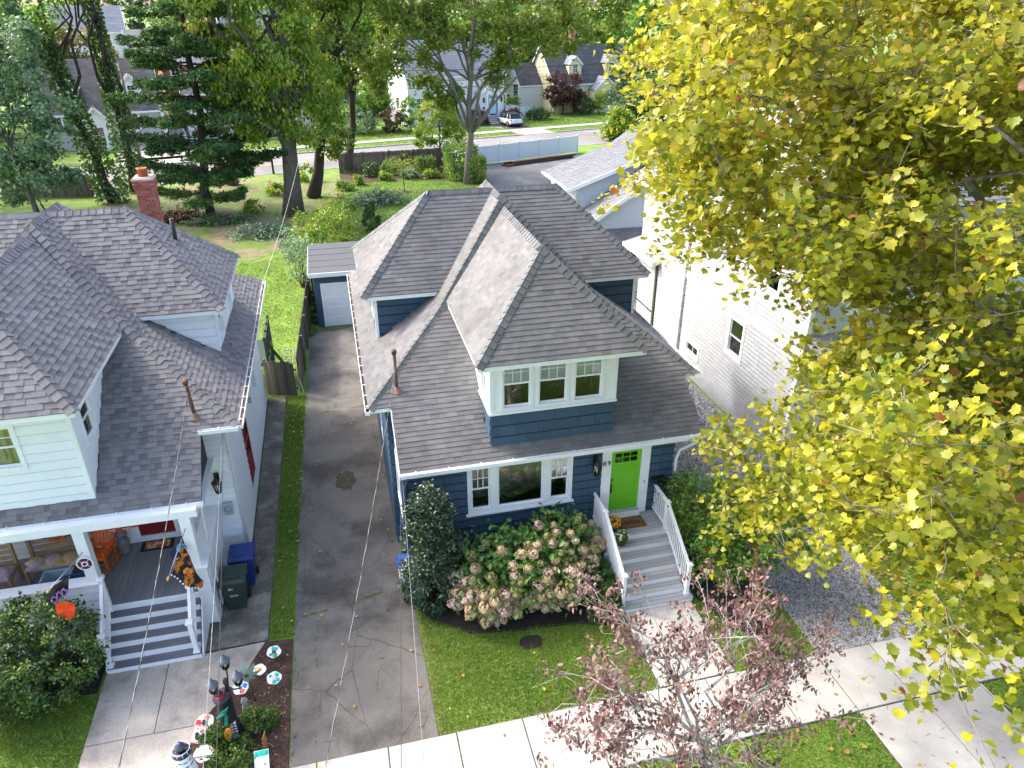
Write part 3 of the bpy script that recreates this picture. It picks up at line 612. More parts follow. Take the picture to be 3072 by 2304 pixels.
window(H89, FR((.80, 28.2, 0), (0, -1, 0), (0, 0, 1)), 6.5, 7.4, 1.7, 3.2)
# front window group: picture window between two double-hung windows
window(H89, FW, *wins[0], cas=.1, niche=False, blind=0); window(H89, FW, *wins[1], kind='fixed', grid=None, cas=.1, niche=False); window(H89, FW, *wins[2], cas=.1, niche=False, blind=.48)
ms = MB(FW); ms.box(2.62, 5.72, 1.93, 1.988, -.02, .085); ms.build('window_sill', WHITE, H89)
# the room behind the picture window
rm_ = MB(); rm_.box(1.1, 6.5, 16.13, 18.0, .95, 1.0); rm_.build('room_floor', mat('room_floor_wood', (.10, .07, .05), .5, .2, 4, stretch=(8, 1, 1)), H89)
rw = MB(); rw.box(1.1, 6.5, 18.0, 18.05, 1.0, 3.5); [rw.box(1.075, 1.1, r[0], r[1], r[2], r[3]) for r in rects_minus((16.13, 18.0, 1.0, 3.5), [(16.3, 17.45, 2.0, 3.45)])]; rw.box(6.5, 6.55, 16.13, 18.0, 1.0, 3.5); rw.box(1.1, 6.5, 16.13, 18.0, 3.5, 3.54); rw.build('room_wall', mat('room_wall_cream', (.80, .76, .68), .9, .05, 2), H89)  # left room wall left open behind the added side window, for its light
# door with its surround
DOORG = mat('lime_green_paint', (.135, .47, .012), .38, .05, 2, spec=.45)
tr = MB(FW); tr.box(6.53, 6.81, 1.15, 3.56, -.06, .04); tr.box(7.72, 7.98, 1.15, 3.56, -.06, .04); tr.box(6.81, 7.72, 3.39, 3.56, -.06, .042); tr.box(6.78, 7.75, 1.15, 1.31, -.06, .16); trim = tr.build('door_surround', WHITE, H89)
MB(FW).box(6.80, 7.73, 1.311, 1.335, -.05, .13).build('threshold', mat('threshold_metal', (.35, .40, .36), .5, .2, 5), trim)
db = MB(FW)
for r in rects_minus((6.815, 7.715, 1.345, 3.385), [(6.93, 7.60, 2.98, 3.29), (6.93, 7.23, 1.50, 2.78), (7.30, 7.60, 1.50, 2.78)]): db.box(*r, -.05, -.01)
door = db.build('door', DOORG, H89)
for x0 in (6.93, 7.30): MB(FW).box(x0, x0 + .30, 1.50, 2.78, -.05, -.022).build('door_panel', DOORG, door)
mu = MB(FW)
for x in (7.145, 7.37): mu.box(x, x + .022, 2.98, 3.29, -.04, -.012)
mu.box(6.93, 7.60, 3.125, 3.145, -.038, -.013); mu.build('muntin', DOORG, door)
for i in range(3):
    for j in range(2): MB(FW).box(6.931 + .225 * i, 7.14 + .225 * i, 2.981 + .16 * j, 3.12 + .16 * j, -.034, -.03).build('pane', GLASS, door)
MB(FW).box(6.85, 7.7, 2.9, 3.36, -.35, -.34).build('door_interior', DARK_ROOM, door)
MB(FW).box(7.14, 7.36, 2.99, 3.16, -.10, -.095).build('paper_note', mat('pink_note', (.6, .5, .52), .8, .1, 20), door)
BLACKM = mat('black_metal', (.012, .012, .013), .4, .2, 8, spec=.5)
hd = MB(FW); hd.box(6.84, 6.875, 2.38, 2.46, -.01, .03); hd.box(6.835, 6.88, 1.98, 2.28, -.01, .015); hd.tube([(6.857, 2.24, .01), (6.857, 2.22, .06), (6.857, 2.05, .06), (6.857, 2.03, .01)], .012, 8); hd.build('door_handle', BLACKM, door)
bell = MB(FW); bell.box(7.845, 7.865, 2.2, 2.28, .041, .055); bell.build('door_bell', BLACKM, H89)
for ch, x in (('8', 6.60), ('9', 6.735)): text_obj('house_number', ch, .21, FW @ Matrix.Translation((x, 3.04, .045)), BLACKM, H89, .006)
# front dormer
DF = front_m(0, 16.1, 0)
board_siding(H89, DF, (3.385, 6.805, 4.0, 5.0), [], .29, BLUE, .55, 'siding_shingle', .034, BACKB, seed=5)
dh = [(3.60, 4.57, 5.06, 6.60), (4.56, 5.55, 5.06, 6.60), (5.54, 6.53, 5.06, 6.60)]
b = MB(DF)
for r in rects_minus((3.37, 6.82, 5.0, 6.68), [(u0 + .06, u1 - .06, 5.11, 6.55) for (u0, u1, _, _) in dh]): b.box(*r, -.10, .022)
b.box(3.34, 6.85, 4.985, 5.04, .0, .07); b.box(3.36, 3.46, 5.05, 6.66, .023, .04); b.box(6.73, 6.83, 5.05, 6.66, .023, .04); b.build('dormer_front', WHITE, H89)
for i, (u0, u1, _, _) in enumerate(dh): window(H89, DF, u0 + .05, u1 - .05, 5.1, 6.56, cas=.06, blind=(.50, .51, .50)[i], grid=(3, 2), proud=.05, d_niche=.9)
for s, X in ((-1, 3.385), (1, 6.805)):
    Mw = FR((X, 19.2, 0), (0, -1, 0), (0, 0, 1)) if s < 0 else FR((X, 16.1, 0), (0, 1, 0), (0, 0, 1))
    lo = (0, 3.08) if s < 0 else (0.02, 3.1)
    board_siding(H89, Mw, (*lo, 4.0, 5.0), [], .29, BLUE, None, 'siding_course', .034, BACKB)
    hole = (2.0, 2.75, 5.1, 6.55) if s < 0 else (.4, 1.15, 5.1, 6.55)
    b = MB(Mw)
    for r in rects_minus((*lo, 5.0, 6.68), [hole]): b.box(*r, -.10, .02)
    b.box(lo[0], lo[1] + .02, 4.985, 5.04, 0, .06); b.build('dormer_side', WHITE, H89)
    window(H89, Mw, *hole, cas=.07)
# side dormers
for s in (-1, 1):
    X = 5.08 + s * 4.18; x0, x1 = sorted((X, 5.08 + s * 1.8))
    board_siding(H89, front_m(0, 21.0, 0), (x0, x1, 4.9, 6.69), [], .30, BLUE, .55, 'siding_shingle', .034, BACKB, seed=9)
    Mw = FR((X, 25.5, 0), (0, -1, 0), (0, 0, 1)) if s < 0 else FR((X, 21.0, 0), (0, 1, 0), (0, 0, 1))
    board_siding(H89, Mw, (0, 4.48, 5.3, 6.69), [(.9, 1.8, 5.6, 6.6), (2.7, 3.6, 5.6, 6.6)], .30, BLUE, None, 'siding_course', .034, BACKB)
    for u in (.9, 2.7): window(H89, Mw, u, u + .9, 5.6, 6.6, cas=.08)
    MB().box(X - .045, X + .045, 20.955, 20.975, 5.2, 6.7).build('corner_board', WHITE, H89)
    MB(Mw).box(4.4, 4.5, 5.2, 6.7, .025, .05).build('corner_board', WHITE, H89) if s < 0 else None
gutter(H89, (.88, 15.73, 3.80), (9.46, 15.73, 3.80), (0, -1, 0), LIN, straps=.85)
gutter(H89, (.34, 28.6, 4.92), (.34, 17.15, 4.92), (-1, 0, 0), LIN, straps=.62)
gutter(H89, (9.82, 17.3, 4.92), (9.82, 28.6, 4.92), (1, 0, 0), LIN, straps=.9)
MB().box(.90, 9.42, 15.69, 15.725, 3.62, 3.78).build('fascia', WHITE, H89)
for xx in (.90, 9.42): MB().bar((xx, 15.75, 3.72), (xx, 17.25, 4.80), .03, .14).build('rake_board', WHITE, H89)
dp = MB().tube([(9.3, 15.63, 3.68), (9.28, 15.75, 3.5), (8.85, 15.9, 3.2), (8.78, 15.93, 2.9), (8.78, 15.93, .1)], .04, 8); dp.build('downspout', WHITE, H89)
dp = MB().tube([(1.08, 15.63, 3.68), (1.06, 15.8, 3.45), (1.02, 15.93, 3.2), (1.02, 15.93, .15)], .04, 8); dp.build('downspout', BLUE, H89)
weather_mast(H89, (1.13, 17.7, 5.15), (1.13, 17.7, 6.3), RUST, roof89)
vp = MB().tube([(9.03, 24.9, 5.6), (9.03, 24.9, 7.75)], .06, 10); vp.build('vent_pipe', mat('brown_vent_pipe', (.09, .06, .055), .6, .25, 6), H89)
# foundation plinth
MB().box(1.0, 8.66, 15.99, 16.02, -.1, .02).build('plinth', mat('grey_plinth', (.25, .25, .25), .9, .15, 3), H89)
# porch landing and stairs
TREAD = mat('grey_deck_board', (.34, .342, .34), .6, .1, 2, tone=(.88, 1.12), stretch=(.6, 6, 6), fine=.06, fscale=30)
porch = thing('front_steps', 'grey boarded front steps with white railings below the green door', 'steps', (7.3, 14.6, 0))
X0, X1 = 6.22, 8.36
nb = 7
for i in range(nb):
    y1 = 15.99 - i * .137; MB().cham(X0, X1, y1 - .127, y1, 1.118, 1.15, .004, random.random()).build('deck_board', TREAD, porch)
rise, run = 1.15 / 7, .292
for k in range(1, 7):
    z = 1.15 - k * rise; y1 = 15.03 - (k - 1) * run
    for j in range(2): MB().cham(X0 - .0, X1 + .0, y1 - .147 * (j + 1) + .010, y1 - .147 * j, z - .032, z, .004, random.random()).build('tread_board', TREAD, porch)
    MB().box(X0 + .03, X1 - .03, y1 - .002, y1 + .016, z + .0, z + rise - .033).build('riser', mat('pale_grey_riser', (.70, .70, .70), .55, .06, 2), porch)
MB().box(X0 + .03, X1 - .03, 13.285, 13.30, .03, rise - .034).build('riser', MATS['pale_grey_riser'], porch)
SK = mat('grey_skirt', (.36, .37, .38), .6, .08, 3)
for x in (X0 + .02, X1 - .045):
    sk = MB(); sk.prism([(x, 13.3, .02), (x, 15.99, .02), (x, 15.99, 1.117), (x, 15.05, 1.117), (x, 13.3, .125)], (.025, 0, 0)); sk.build('skirt', SK, porch)
def railing(parent, x, pts, posts, name='railing', top=.92, bal=.11, w=.09):
    """pts: floor line [(y,z)..]; posts: [(y, z0, z1)]"""
    for (y, z0, z1) in posts:
        p = MB(); p.box(x - w / 2, x + w / 2, y - w / 2, y + w / 2, z0, z1); p.box(x - w * .72, x + w * .72, y - w * .72, y + w * .72, z0, z0 + .07); po = p.build('post', WHITE, parent)
        c = MB(); c.cham(x - w * .8, x + w * .8, y - w * .8, y + w * .8, z1, z1 + .05, .018); c.build('post_cap', WHITE, po)
    for (ya, za), (yb_, zb) in zip(pts, pts[1:]):
        MB().bar((x, ya, za + top), (x, yb_, zb + top), .075, .06).build('top_rail', WHITE, parent); MB().bar((x, ya, za + .12), (x, yb_, zb + .12), .05, .06).build('bottom_rail', WHITE, parent)
        n = max(1, int(abs(yb_ - ya) / bal))
        for i in range(n):
            t = (i + .5) / n; y = ya + (yb_ - ya) * t; z = za + (zb - za) * t; MB().bar((x, y, z + .14), (x, y, z + top - .02), .034, .034).build('baluster', WHITE, parent)
for x in (6.36, 8.22): railing(porch, x, [(15.97, 1.15), (15.05, 1.15), (13.5, .18)], [(15.08, 1.0, 2.08), (13.46, .16, 1.18)])
# lantern, mailbox, mat, flower pots
def wall_lantern(name, label, x, y, z, s=1., cat='lantern'):
    t = thing(name, label, cat, (x, y, z)); q = lambda a, b, c: (x + a * s, y + b * s, z + c * s)
    m = MB(); m.box(x - .06 * s, x + .06 * s, y - .03, y, z + .12 * s, z + .36 * s); m.tube([q(0, -.03, .3), q(0, -.08, .38), q(0, -.16, .36), q(0, -.16, .30)], .013 * s, 6); m.build('bracket', BLACKM, t)
    c = MB(); c.lathe([(.035 * s, .31 * s), (.05 * s, .27 * s), (.13 * s, .18 * s), (.135 * s, .165 * s)], (x, y - .16 * s, z), 4); c.build('lantern_cap', BLACKM, t)
    f = MB()
    for k in range(4):
        a = k * math.pi / 2; f.bar(q(.12 * math.cos(a), -.16 + .12 * math.sin(a), .17), q(.065 * math.cos(a), -.16 + .065 * math.sin(a), -.12), .014 * s)
    f.lathe([(.07 * s, -.12 * s), (.07 * s, -.145 * s), (.02 * s, -.16 * s)], (x, y - .16 * s, z), 4); f.build('lantern_frame', BLACKM, t)
    g = MB(); g.lathe([(.06 * s, -.12 * s), (.115 * s, .165 * s)], (x, y - .16 * s, z), 4); g.build('glass', glassmat('lantern_glass', (.9, .88, .8), 1.0, .05), t)
    b = MB(); b.lathe([(.015 * s, -.11 * s), (.018 * s, 0), (.01 * s, .05 * s)], (x, y - .16 * s, z), 8); b.build('bulb', mat('bulb', (.8, .78, .7), .3, .02), t); return t
wall_lantern('wall_lantern', 'black wall lantern on the blue siding left of the green door', 6.31, 15.965, 2.98, 1.15)
t = thing('mailbox', 'black metal wall mailbox right of the green door', 'mailbox', (8.27, 15.97, 2.2))
m = MB(); m.prism([(8.07, 15.965, 2.17), (8.07, 15.83, 2.17), (8.07, 15.82, 2.33), (8.07, 15.965, 2.38)], (.41, 0, 0)); m.build('box', BLACKM, t)
m = MB(); m.prism([(8.06, 15.968, 2.385), (8.06, 15.80, 2.335), (8.06, 15.80, 2.305), (8.06, 15.81, 2.32), (8.06, 15.968, 2.372)], (.43, 0, 0)); m.build('lid', BLACKM, t)
t = thing('door_mat', 'brown coir mat lettered hello on the grey landing', 'mat', (7.3, 15.55, 1.15))
MB().cham(6.93, 7.78, 15.30, 15.80, 1.151, 1.168, .006).build('mat_body', mat('coir', (.17, .085, .035), .95, .25, 40, fine=.3, fscale=90), t)
text_obj('lettering', 'Hello', .27, Matrix.Translation((7.34, 15.55, 1.169)), mat('mat_print', (.02, .015, .012), .9), t, .001)
for px_, py_ in ((7.0, 15.36), (7.08, 15.72), (7.7, 15.72), (7.66, 15.36), (6.98, 15.55), (7.73, 15.5)): MB().lathe([(.028, 0), (.028, .002)], (px_, py_, 1.168), 8).build('paw_print', MATS['mat_print'], t)

# ------------------------------------------------------------------ LEFT WHITE HOUSE, number 81
WSID = mat('white_siding', (.76, .775, .79), .5, .03, 1.5, tone=(.97, 1.02))
WBK = mat('white_wall_back', (.7, .7, .7), .8, .03)
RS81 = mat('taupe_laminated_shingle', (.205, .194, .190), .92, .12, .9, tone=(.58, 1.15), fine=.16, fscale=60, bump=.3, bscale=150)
RC81 = mat('taupe_cap', (.165, .158, .158), .9, .15, 3, orand=.22, fine=.15, fscale=60)
H81 = thing('house', 'white sided bungalow with taupe shingle roof, brick chimney and open front porch', 'house', (-8.0, 22, 0))
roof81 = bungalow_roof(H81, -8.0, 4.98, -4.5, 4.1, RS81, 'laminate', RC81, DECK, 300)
DF = front_m(0, 16.1, 0)
dl, dr_ = -9.71, -6.29
whole = (-8.55, -7.42, 5.08, 6.28)
board_siding(H81, DF, (dl, dr_, 4.0, 6.69), [whole], .24, WSID, None, 'siding_board', .024, WBK)
window(H81, DF, *whole, cas=.09, grid=(3, 2), blind=0, niche=True, room=mat('curtain_red_white', (.5, .42, .4), .9, .3, 3, col2=(.35, .05, .05), scale2=2.2, mix2=(.5, .52), stretch=(5, 1, .6)), d_niche=.18)
Mw = FR((dr_, 16.1, 0), (0, 1, 0), (0, 0, 1))
board_siding(H81, Mw, (0, 3.1, 4.0, 6.69), [(.50, 1.36, 5.15, 6.38)], .24, WSID, None, 'siding_board', .024, WBK)
window(H81, Mw, .50, 1.36, 5.15, 6.38, cas=.08, grid=None)
MB(DF).box(dr_ - .07, dr_ + .018, 4.0, 6.68, .02, .035).build('corner_board', WHITE, H81); MB(Mw).box(-.03, .07, 4.0, 6.68, .016, .032).build('corner_board', WHITE, H81)
X = -8.0 + 4.28
board_siding(H81, front_m(0, 21.0, 0), (-6.2, X, 4.9, 6.69), [], .24, WSID, None, 'siding_board', .024, WBK)
Mw = FR((X, 21.0, 0), (0, 1, 0), (0, 0, 1))
board_siding(H81, Mw, (0, 4.48, 5.2, 6.69), [(.55, 1.35, 5.45, 6.5), (2.9, 3.7, 5.45, 6.5)], .24, WSID, None, 'siding_board', .024, WBK)
for u in (.55, 2.9): window(H81, Mw, u, u + .8, 5.45, 6.5, cas=.08, grid=None)
MB(Mw).box(-.03, .06, 5.1, 6.68, .016, .032).build('corner_board', WHITE, H81)
board_siding(H81, FR((-12.28, 25.5, 0), (0, -1, 0), (0, 0, 1)), (0, 4.48, 5.2, 6.69), [], .24, WSID, None, 'siding_board', .024, WBK, joined=True)
# right wall with the red side door, back and left walls
RED = mat('deep_red_paint', (.22, .012, .018), .4, .1, 2)
Mw = FR((-3.55, 18.05, 0), (0, 1, 0), (0, 0, 1))
board_siding(H81, Mw, (0, 9.95, 0, 4.88), [(2.75, 3.85, .6, 3.2), (6.6, 7.5, 1.8, 3.1)], .24, WSID, None, 'siding_board', .024, WBK)
window(H81, Mw, 6.6, 7.5, 1.8, 3.1, cas=.08, grid=None)
sd = MB(Mw); sd.box(2.75, 2.83, .6, 3.2, -.04, .03); sd.box(3.77, 3.85, .6, 3.2, -.04, .03); sd.box(2.83, 3.77, 3.1, 3.2, -.04, .03); sd.box(2.83, 3.77, .6, 1.5, -.04, .02); sd.box(2.83, 3.77, 2.0, 2.1, -.04, .021); sdo = sd.build('side_door', RED, H81)
MB(Mw).box(2.83, 3.77, 1.5, 3.1, -.035, -.02).build('pane', GLASS, sdo); MB(Mw).box(2.8, 3.8, 1.4, 3.12, -.12, -.11).build('door_interior', DARK_ROOM, sdo)
vd = MB(Mw); vd.box(5.0, 5.25, 2.5, 2.62, .02, .12); vd.build('vent_hood', mat('galvanised', (.45, .46, .47), .4, .15, 6, metal=.6), H81)
board_siding(H81, FR((-12.45, 28.0, 0), (0, -1, 0), (0, 0, 1)), (0, 10, 0, 4.88), [], .24, WSID, None, 'siding_board', .024, WBK, joined=True)
board_siding(H81, FR((-3.55, 28.0, 0), (-1, 0, 0), (0, 0, 1)), (0, 8.9, 0, 4.88), [], .24, WSID, None, 'siding_board', .024, WBK, joined=True)
# porch: back wall with the red front door, floor, low walls, posts, beam
PB = front_m(0, 18.05, 0)
board_siding(H81, PB, (-12.4, -3.56, 1.15, 4.7), [(-6.40, -5.10, 1.16, 3.5), (-10.6, -8.9, 1.9, 3.3)], .18, WSID, None, 'siding_board', .024, WBK)
board_siding(H81, front_m(0, 18.0, 0), (-4.1, -3.56, 0, 1.15), [], .24, WSID, None, 'siding_board', .024, WBK)
window(H81, PB, -10.6, -8.9, 1.9, 3.3, cas=.1, grid=None)
ds = MB(PB); ds.box(-6.40, -6.22, 1.16, 3.5, -.05, .04); ds.box(-5.30, -5.10, 1.16, 3.5, -.05, .04); ds.box(-6.22, -5.30, 3.33, 3.5, -.05, .04); ds.box(-6.22, -5.30, 1.16, 1.33, -.05, .05); ds.build('door_surround', WHITE, H81)
d81 = MB(PB)
for r in rects_minus((-6.215, -5.305, 1.335, 3.325), [(-6.1, -5.8, 1.5, 2.15), (-5.72, -5.42, 1.5, 2.15)]): d81.box(*r, -.03, .0)
d81 = d81.build('door', RED, H81)
for x in (-6.1, -5.72): MB(PB).box(x, x + .3, 1.5, 2.15, -.03, -.012).build('door_panel', RED, d81)
text_obj('lettering', 'Eighty\nOne', .16, PB @ Matrix.Translation((-5.72, 1.95, .004)), BLACKM, d81, .002)
PFL = mat('grey_porch_floor', (.19, .195, .205), .55, .08, 2, tone=(.93, 1.07), stretch=(6, .5, 6))
for i in range(int(8.2 / .14)):
    x = -12.3 + i * .14; MB().cham(x, x + .136, 15.58, 18.03, 1.11, 1.15, .004, random.random()).build('porch_board', PFL, H81)
pl = MB(); pl.box(-12.3, -6.56, 15.5, 15.68, .1, 1.98); pl.box(-4.28, -4.12, 15.68, 18.0, .1, 1.92); pl.box(-4.42, -4.12, 15.5, 15.68, .1, 1.98); pl.build('porch_wall', WBK, H81)
board_siding(H81, front_m(0, 15.5, 0), (-12.3, -6.56, .05, 1.95), [], .24, WSID, None, 'siding_board', .022)
board_siding(H81, FR((-4.12, 15.5, 0), (0, 1, 0), (0, 0, 1)), (0, 2.5, .05, 1.92), [], .24, WSID, None, 'siding_board', .022)
cp = MB(); cp.cham(-12.35, -6.50, 15.42, 15.76, 1.98, 2.03, .01); cp.cham(-4.48, -4.05, 15.42, 18.02, 1.985, 2.035, .01); cp.build('porch_cap', WHITE, H81)
for x in (-6.66, -4.32, -9.6): MB().box(x - .125, x + .125, 15.48, 15.73, 2.03, 3.58).build('porch_post', WHITE, H81)
MB().box(-12.3, -4.0, 15.45, 15.75, 3.56, 3.76).build('porch_beam', WHITE, H81)
MB().box(-12.3, -3.9, 15.76, 18.04, 3.56, 3.58).build('porch_ceiling', WHITE, H81)
MB().prism([(-4.1, 15.76, 3.58), (-4.1, 18.0, 3.58), (-4.1, 18.0, 5.2), (-4.1, 15.76, 3.7)], (.04, 0, 0)).build('porch_gable_side', mat('dark_soffit', (.05, .05, .055), .8), H81)
gutter(H81, (-12.4, 15.73, 3.80), (-3.86, 15.73, 3.80), (0, -1, 0), LIN, straps=.75); gutter(H81, (-3.0, 17.25, 4.92), (-3.0, 28.5, 4.92), (1, 0, 0), LIN, straps=.6); gutter(H81, (-3.95, 17.27, 4.92), (-2.98, 17.27, 4.92), (0, -1, 0), LIN, straps=.5)
MB().box(-12.4, -3.9, 15.69, 15.725, 3.62, 3.78).build('fascia', WHITE, H81)
ds = MB().tube([(-3.35, 17.9, 4.85), (-3.47, 18.0, 4.5), (-3.47, 17.97, .2)], .035, 6); ds.tube([(-3.9, 15.66, 3.7), (-3.98, 15.85, 3.45), (-4.03, 15.95, .3)], .035, 6); ds.build('downspout', WHITE, H81)
weather_mast(H81, (-4.03, 17.6, 5.1), (-4.07, 17.6, 6.1), RUST, roof81)
MB().tube([(-4.75, 23.4, 7.7), (-4.75, 23.4, 8.8)], .06, 10).build('vent_pipe', mat('dark_vent', (.025, .025, .028), .6), H81)
# brick chimney, brick by brick
CH = MB().box(-6.16, -5.64, 26.0, 26.6, 4.4, 9.45).build('chimney', mat('mortar', (.34, .29, .26), .95, .15, 8), H81)
BRK = [mat('red_brick_%s' % n, c, .9, .25, 8, orand=.22, fine=.15, fscale=40) for n, c in (('deep', (.30, .072, .045)), ('light', (.40, .125, .08)))]
bm_ = {}
def brick_mesh(w, m):
    if (w, m.name) not in bm_: bm_[(w, m.name)] = MB().box(0, w, -.012, .0, 0, .062).mesh('brick', m)
    return bm_[(w, m.name)]
nbr = 0
for r in range(44):
    z = 9.42 - (r + 1) * .075; out = .0 if r > 4 else (.045 if r in (1, 2) else .022)
    for side, (o, d) in enumerate((((-6.16 - out, 26.0 - out), (1, 0)), ((-5.64 + out, 26.0 - out), (0, 1)))):
        L = (.52 if side == 0 else .6) + 2 * out; x = -.10 if r % 2 else 0
        while x < L - .02:
            a, b2 = max(0, x), min(L, x + .20); w = round(b2 - a - .012, 2)
            if w > .03:
                M = Matrix.Translation((o[0] + d[0] * a, o[1] + d[1] * a, z)) @ Matrix.Rotation(0 if side == 0 else math.pi / 2, 4, 'Z'); inst('brick', brick_mesh(w, random.choice(BRK)), M, CH); nbr += 1
            x += .212
    if out: MB().box(-6.16 - out + .005, -5.64 + out - .005, 26.0 - out + .005, 26.6, z - .004, z + .066).build('chimney_course', MATS['mortar'], CH)
MB().cham(-6.22, -5.58, 25.94, 26.66, 9.42, 9.52, .05).build('chimney_crown', mat('crown_mortar', (.45, .33, .26), .9, .2, 5), CH)
cpot = MB().lathe([(.16, 0), (.15, .22), (.17, .22), (.17, .27), (.13, .27), (.125, .05)], (-5.9, 26.3, 9.51), 14); cpot.build('chimney_pot', mat('terracotta', (.42, .13, .06), .8, .2, 5), CH)
# steps of the white house
st = thing('porch_steps', 'grey and white striped wooden steps up to the white porch', 'steps', (-5.5, 14.9, 0))
SG = mat('slate_grey_tread', (.125, .13, .14), .55, .08, 2, tone=(.92, 1.08))
n = 6; rise = 1.15 / n; run = .235
for k in range(1, n):
    z = 1.15 - k * rise; y1 = 15.58 - (k - 1) * run
    for j in range(2): MB().cham(-6.56, -4.40, y1 - .119 * (j + 1) + .004, y1 - .119 * j, z - .03, z, .004, random.random()).build('tread_board', SG, st)
    MB().box(-6.54, -4.42, y1 - .004, y1 + .014, z, z + rise - .031).build('riser', WHITE, st)
MB().box(-6.56, -4.40, 14.395, 14.41, .05, rise - .03).build('riser', WHITE, st)
MB().box(-6.56, -4.40, 15.565, 15.58, 1.115 - .03, 1.15).build('riser', WHITE, st)
for x in (-6.60, -4.39): MB().prism([(x, 14.42, .05), (x, 15.58, .05), (x, 15.58, 1.12), (x, 14.42, .17)], (.03, 0, 0)).build('skirt', WHITE, st)
railing(st, -6.50, [(15.45, 1.12), (14.55, .22)], [(15.47, 1.1, 2.1), (14.50, .17, 1.15)], top=.85, w=.11); railing(st, -4.52, [(15.45, 1.12), (14.55, .22)], [(14.50, .17, 1.15)], top=.85, w=.11)
# ------------------------------------------------------------------ OTHER BUILDINGS
def roof_mesh(parent, planes, m, expo=.16, wmin=.3, wmax=.7, style='plain', name='roof', deck=DECK, thick=.06):
    d = MB(); J = MB()
    for pl in planes:
        n = pn(pl); q = pl if (Vector(pl[1]) - Vector(pl[0])).cross(Vector(pl[2]) - Vector(pl[0])).z > 0 else pl[::-1]
        d.prism([Vector(p) - n * .002 for p in q], -n * thick)
        for t in shingle_tabs(pl, expo, wmin, wmax, style): J.add(t[0], t[1], t[2])
    ro = d.build(name, deck, parent); js = J.build('shingle_field', m, ro); js['kind'] = 'stuff'; return ro
def wallM(M, o, x): return M @ FR(o, x, (0, 0, 1))
# ---- blue shed behind the blue house
shed = thing('garage', 'small navy blue flat roofed garage with white panel door at the driveway end', 'garage', (0, 37, 0))
board_siding(shed, front_m(0, 35.25, 0), (-1.35, 1.45, 0, 2.72), [(-1.06, 1.02, 0, 2.3)], .25, BLUE, None, 'siding_course', .025, BACKB)
board_siding(shed, FR((-1.35, 39.4, 0), (0, -1, 0), (0, 0, 1)), (0, 4.15, 0, 2.75), [], .25, BLUE, None, 'siding_course', .025, BACKB)
board_siding(shed, FR((1.45, 35.25, 0), (0, 1, 0), (0, 0, 1)), (0, 4.15, 0, 2.75), [], .25, BLUE, None, 'siding_course', .025, BACKB)
sd = MB(); sd.box(-1.06, -.97, 35.2, 35.3, 0, 2.3); sd.box(.93, 1.02, 35.2, 35.3, 0, 2.3); sd.box(-.97, .93, 35.2, 35.3, 2.21, 2.3); sd.build('door_frame', WHITE, shed)
GDW = mat('garage_door_white', (.74, .76, .78), .5, .04, 2)
gd = MB().box(-.97, .93, 35.24, 35.27, .02, 2.21).build('garage_door', GDW, shed)
for r in range(4):
    for c in range(2):
        x0 = -.90 + c * .93; z0 = .10 + r * .53; MB().prism([(x0, 35.24, z0), (x0 + .83, 35.24, z0), (x0 + .83, 35.24, z0 + .40), (x0, 35.24, z0 + .40)], (0, -.012, 0)).build('door_panel', GDW, gd)
MB().box(.80, .84, 35.20, 35.24, 1.0, 1.1).build('door_handle', BLACKM, gd)
rf = MB(); rf.prism([(-1.55, 34.95, 2.86), (1.6, 34.95, 2.86), (1.6, 39.5, 3.02), (-1.55, 39.5, 3.02)], (0, 0, .05)); rfo = rf.build('roof', mat('rolled_roofing', (.085, .089, .095), .9, .1, .8, fine=.12, fscale=50), shed)
for i in range(1, 5): MB().box(-1.55, 1.6, 34.95 + i * .9, 34.97 + i * .9, 2.915 + i * .032, 2.922 + i * .032).build('roof_seam', mat('seam', (.06, .062, .07), .9), rfo)
fa = MB(); fa.box(-1.57, 1.6, 34.91, 34.95, 2.72, 2.93); fa.box(-1.59, -1.551, 34.95, 39.5, 2.74, 2.94); fa.build('fascia', WHITE, shed)
# ---- grey garage building with gravel yard
SIDE_G = mat('pale_blue_siding', (.47, .52, .575), .55, .03, 1.5, tone=(.97, 1.03))
SHG = mat('pale_grey_shingle', (.165, .172, .187), .92, .1, 1, tone=(.78, 1.12), fine=.1, fscale=50)
gar = thing('garage_house', 'pale blue two storey garage with light grey gable roof and white doors', 'garage', (18.5, 40, 0))
GF = front_m(0, 36.2, 0)
gh = [(13.5, 16.22, 0, 2.5), (16.72, 19.6, 0, 2.5), (16.15, 17.2, 4.05, 5.75), (17.35, 18.4, 4.05, 5.75)]
board_siding(gar, GF, (13.4, 23.6, 0, 4.5), gh, .13, SIDE_G, None, 'siding', .012, SIDE_G, joined=True)
gt = MB(GF)
n = 26
for i in range(n):
    z0 = 4.5 + i * .13; x0 = 13.4 + (z0 + .13 - 4.45) / .65; x1 = 23.6 - (z0 + .13 - 4.45) / .65
    for r in rects_minus((x0, x1, z0, z0 + .13), gh[2:]): gt.box(r[0], r[1], r[2] - .008, r[3], -.1, .012); gt.box(r[0], r[1], r[2] - .008, r[2] + .02, .012, .02)
gt.build('gable_siding', SIDE_G, gar)
for h in gh[2:]: window(gar, GF, *h, cas=.14, grid=(2, 2), blind=.3)
roof_mesh(gar, [[(13.0, 44, 4.20), (13.0, 35.85, 4.20), (18.5, 35.85, 7.77), (18.5, 44, 7.77)], [(24.0, 35.85, 4.20), (24.0, 44, 4.2), (18.5, 44, 7.77), (18.5, 35.85, 7.77)], [(12.4, 42.6, 5.62), (12.4, 37.7, 5.62), (18.4, 37.7, 7.74), (18.4, 42.6, 7.74)], [(13.2, 35.15, 2.95), (23.7, 35.15, 2.95), (23.7, 36.2, 3.75), (13.2, 36.2, 3.75)]], SHG, .15, .2, .4, 'laminate')
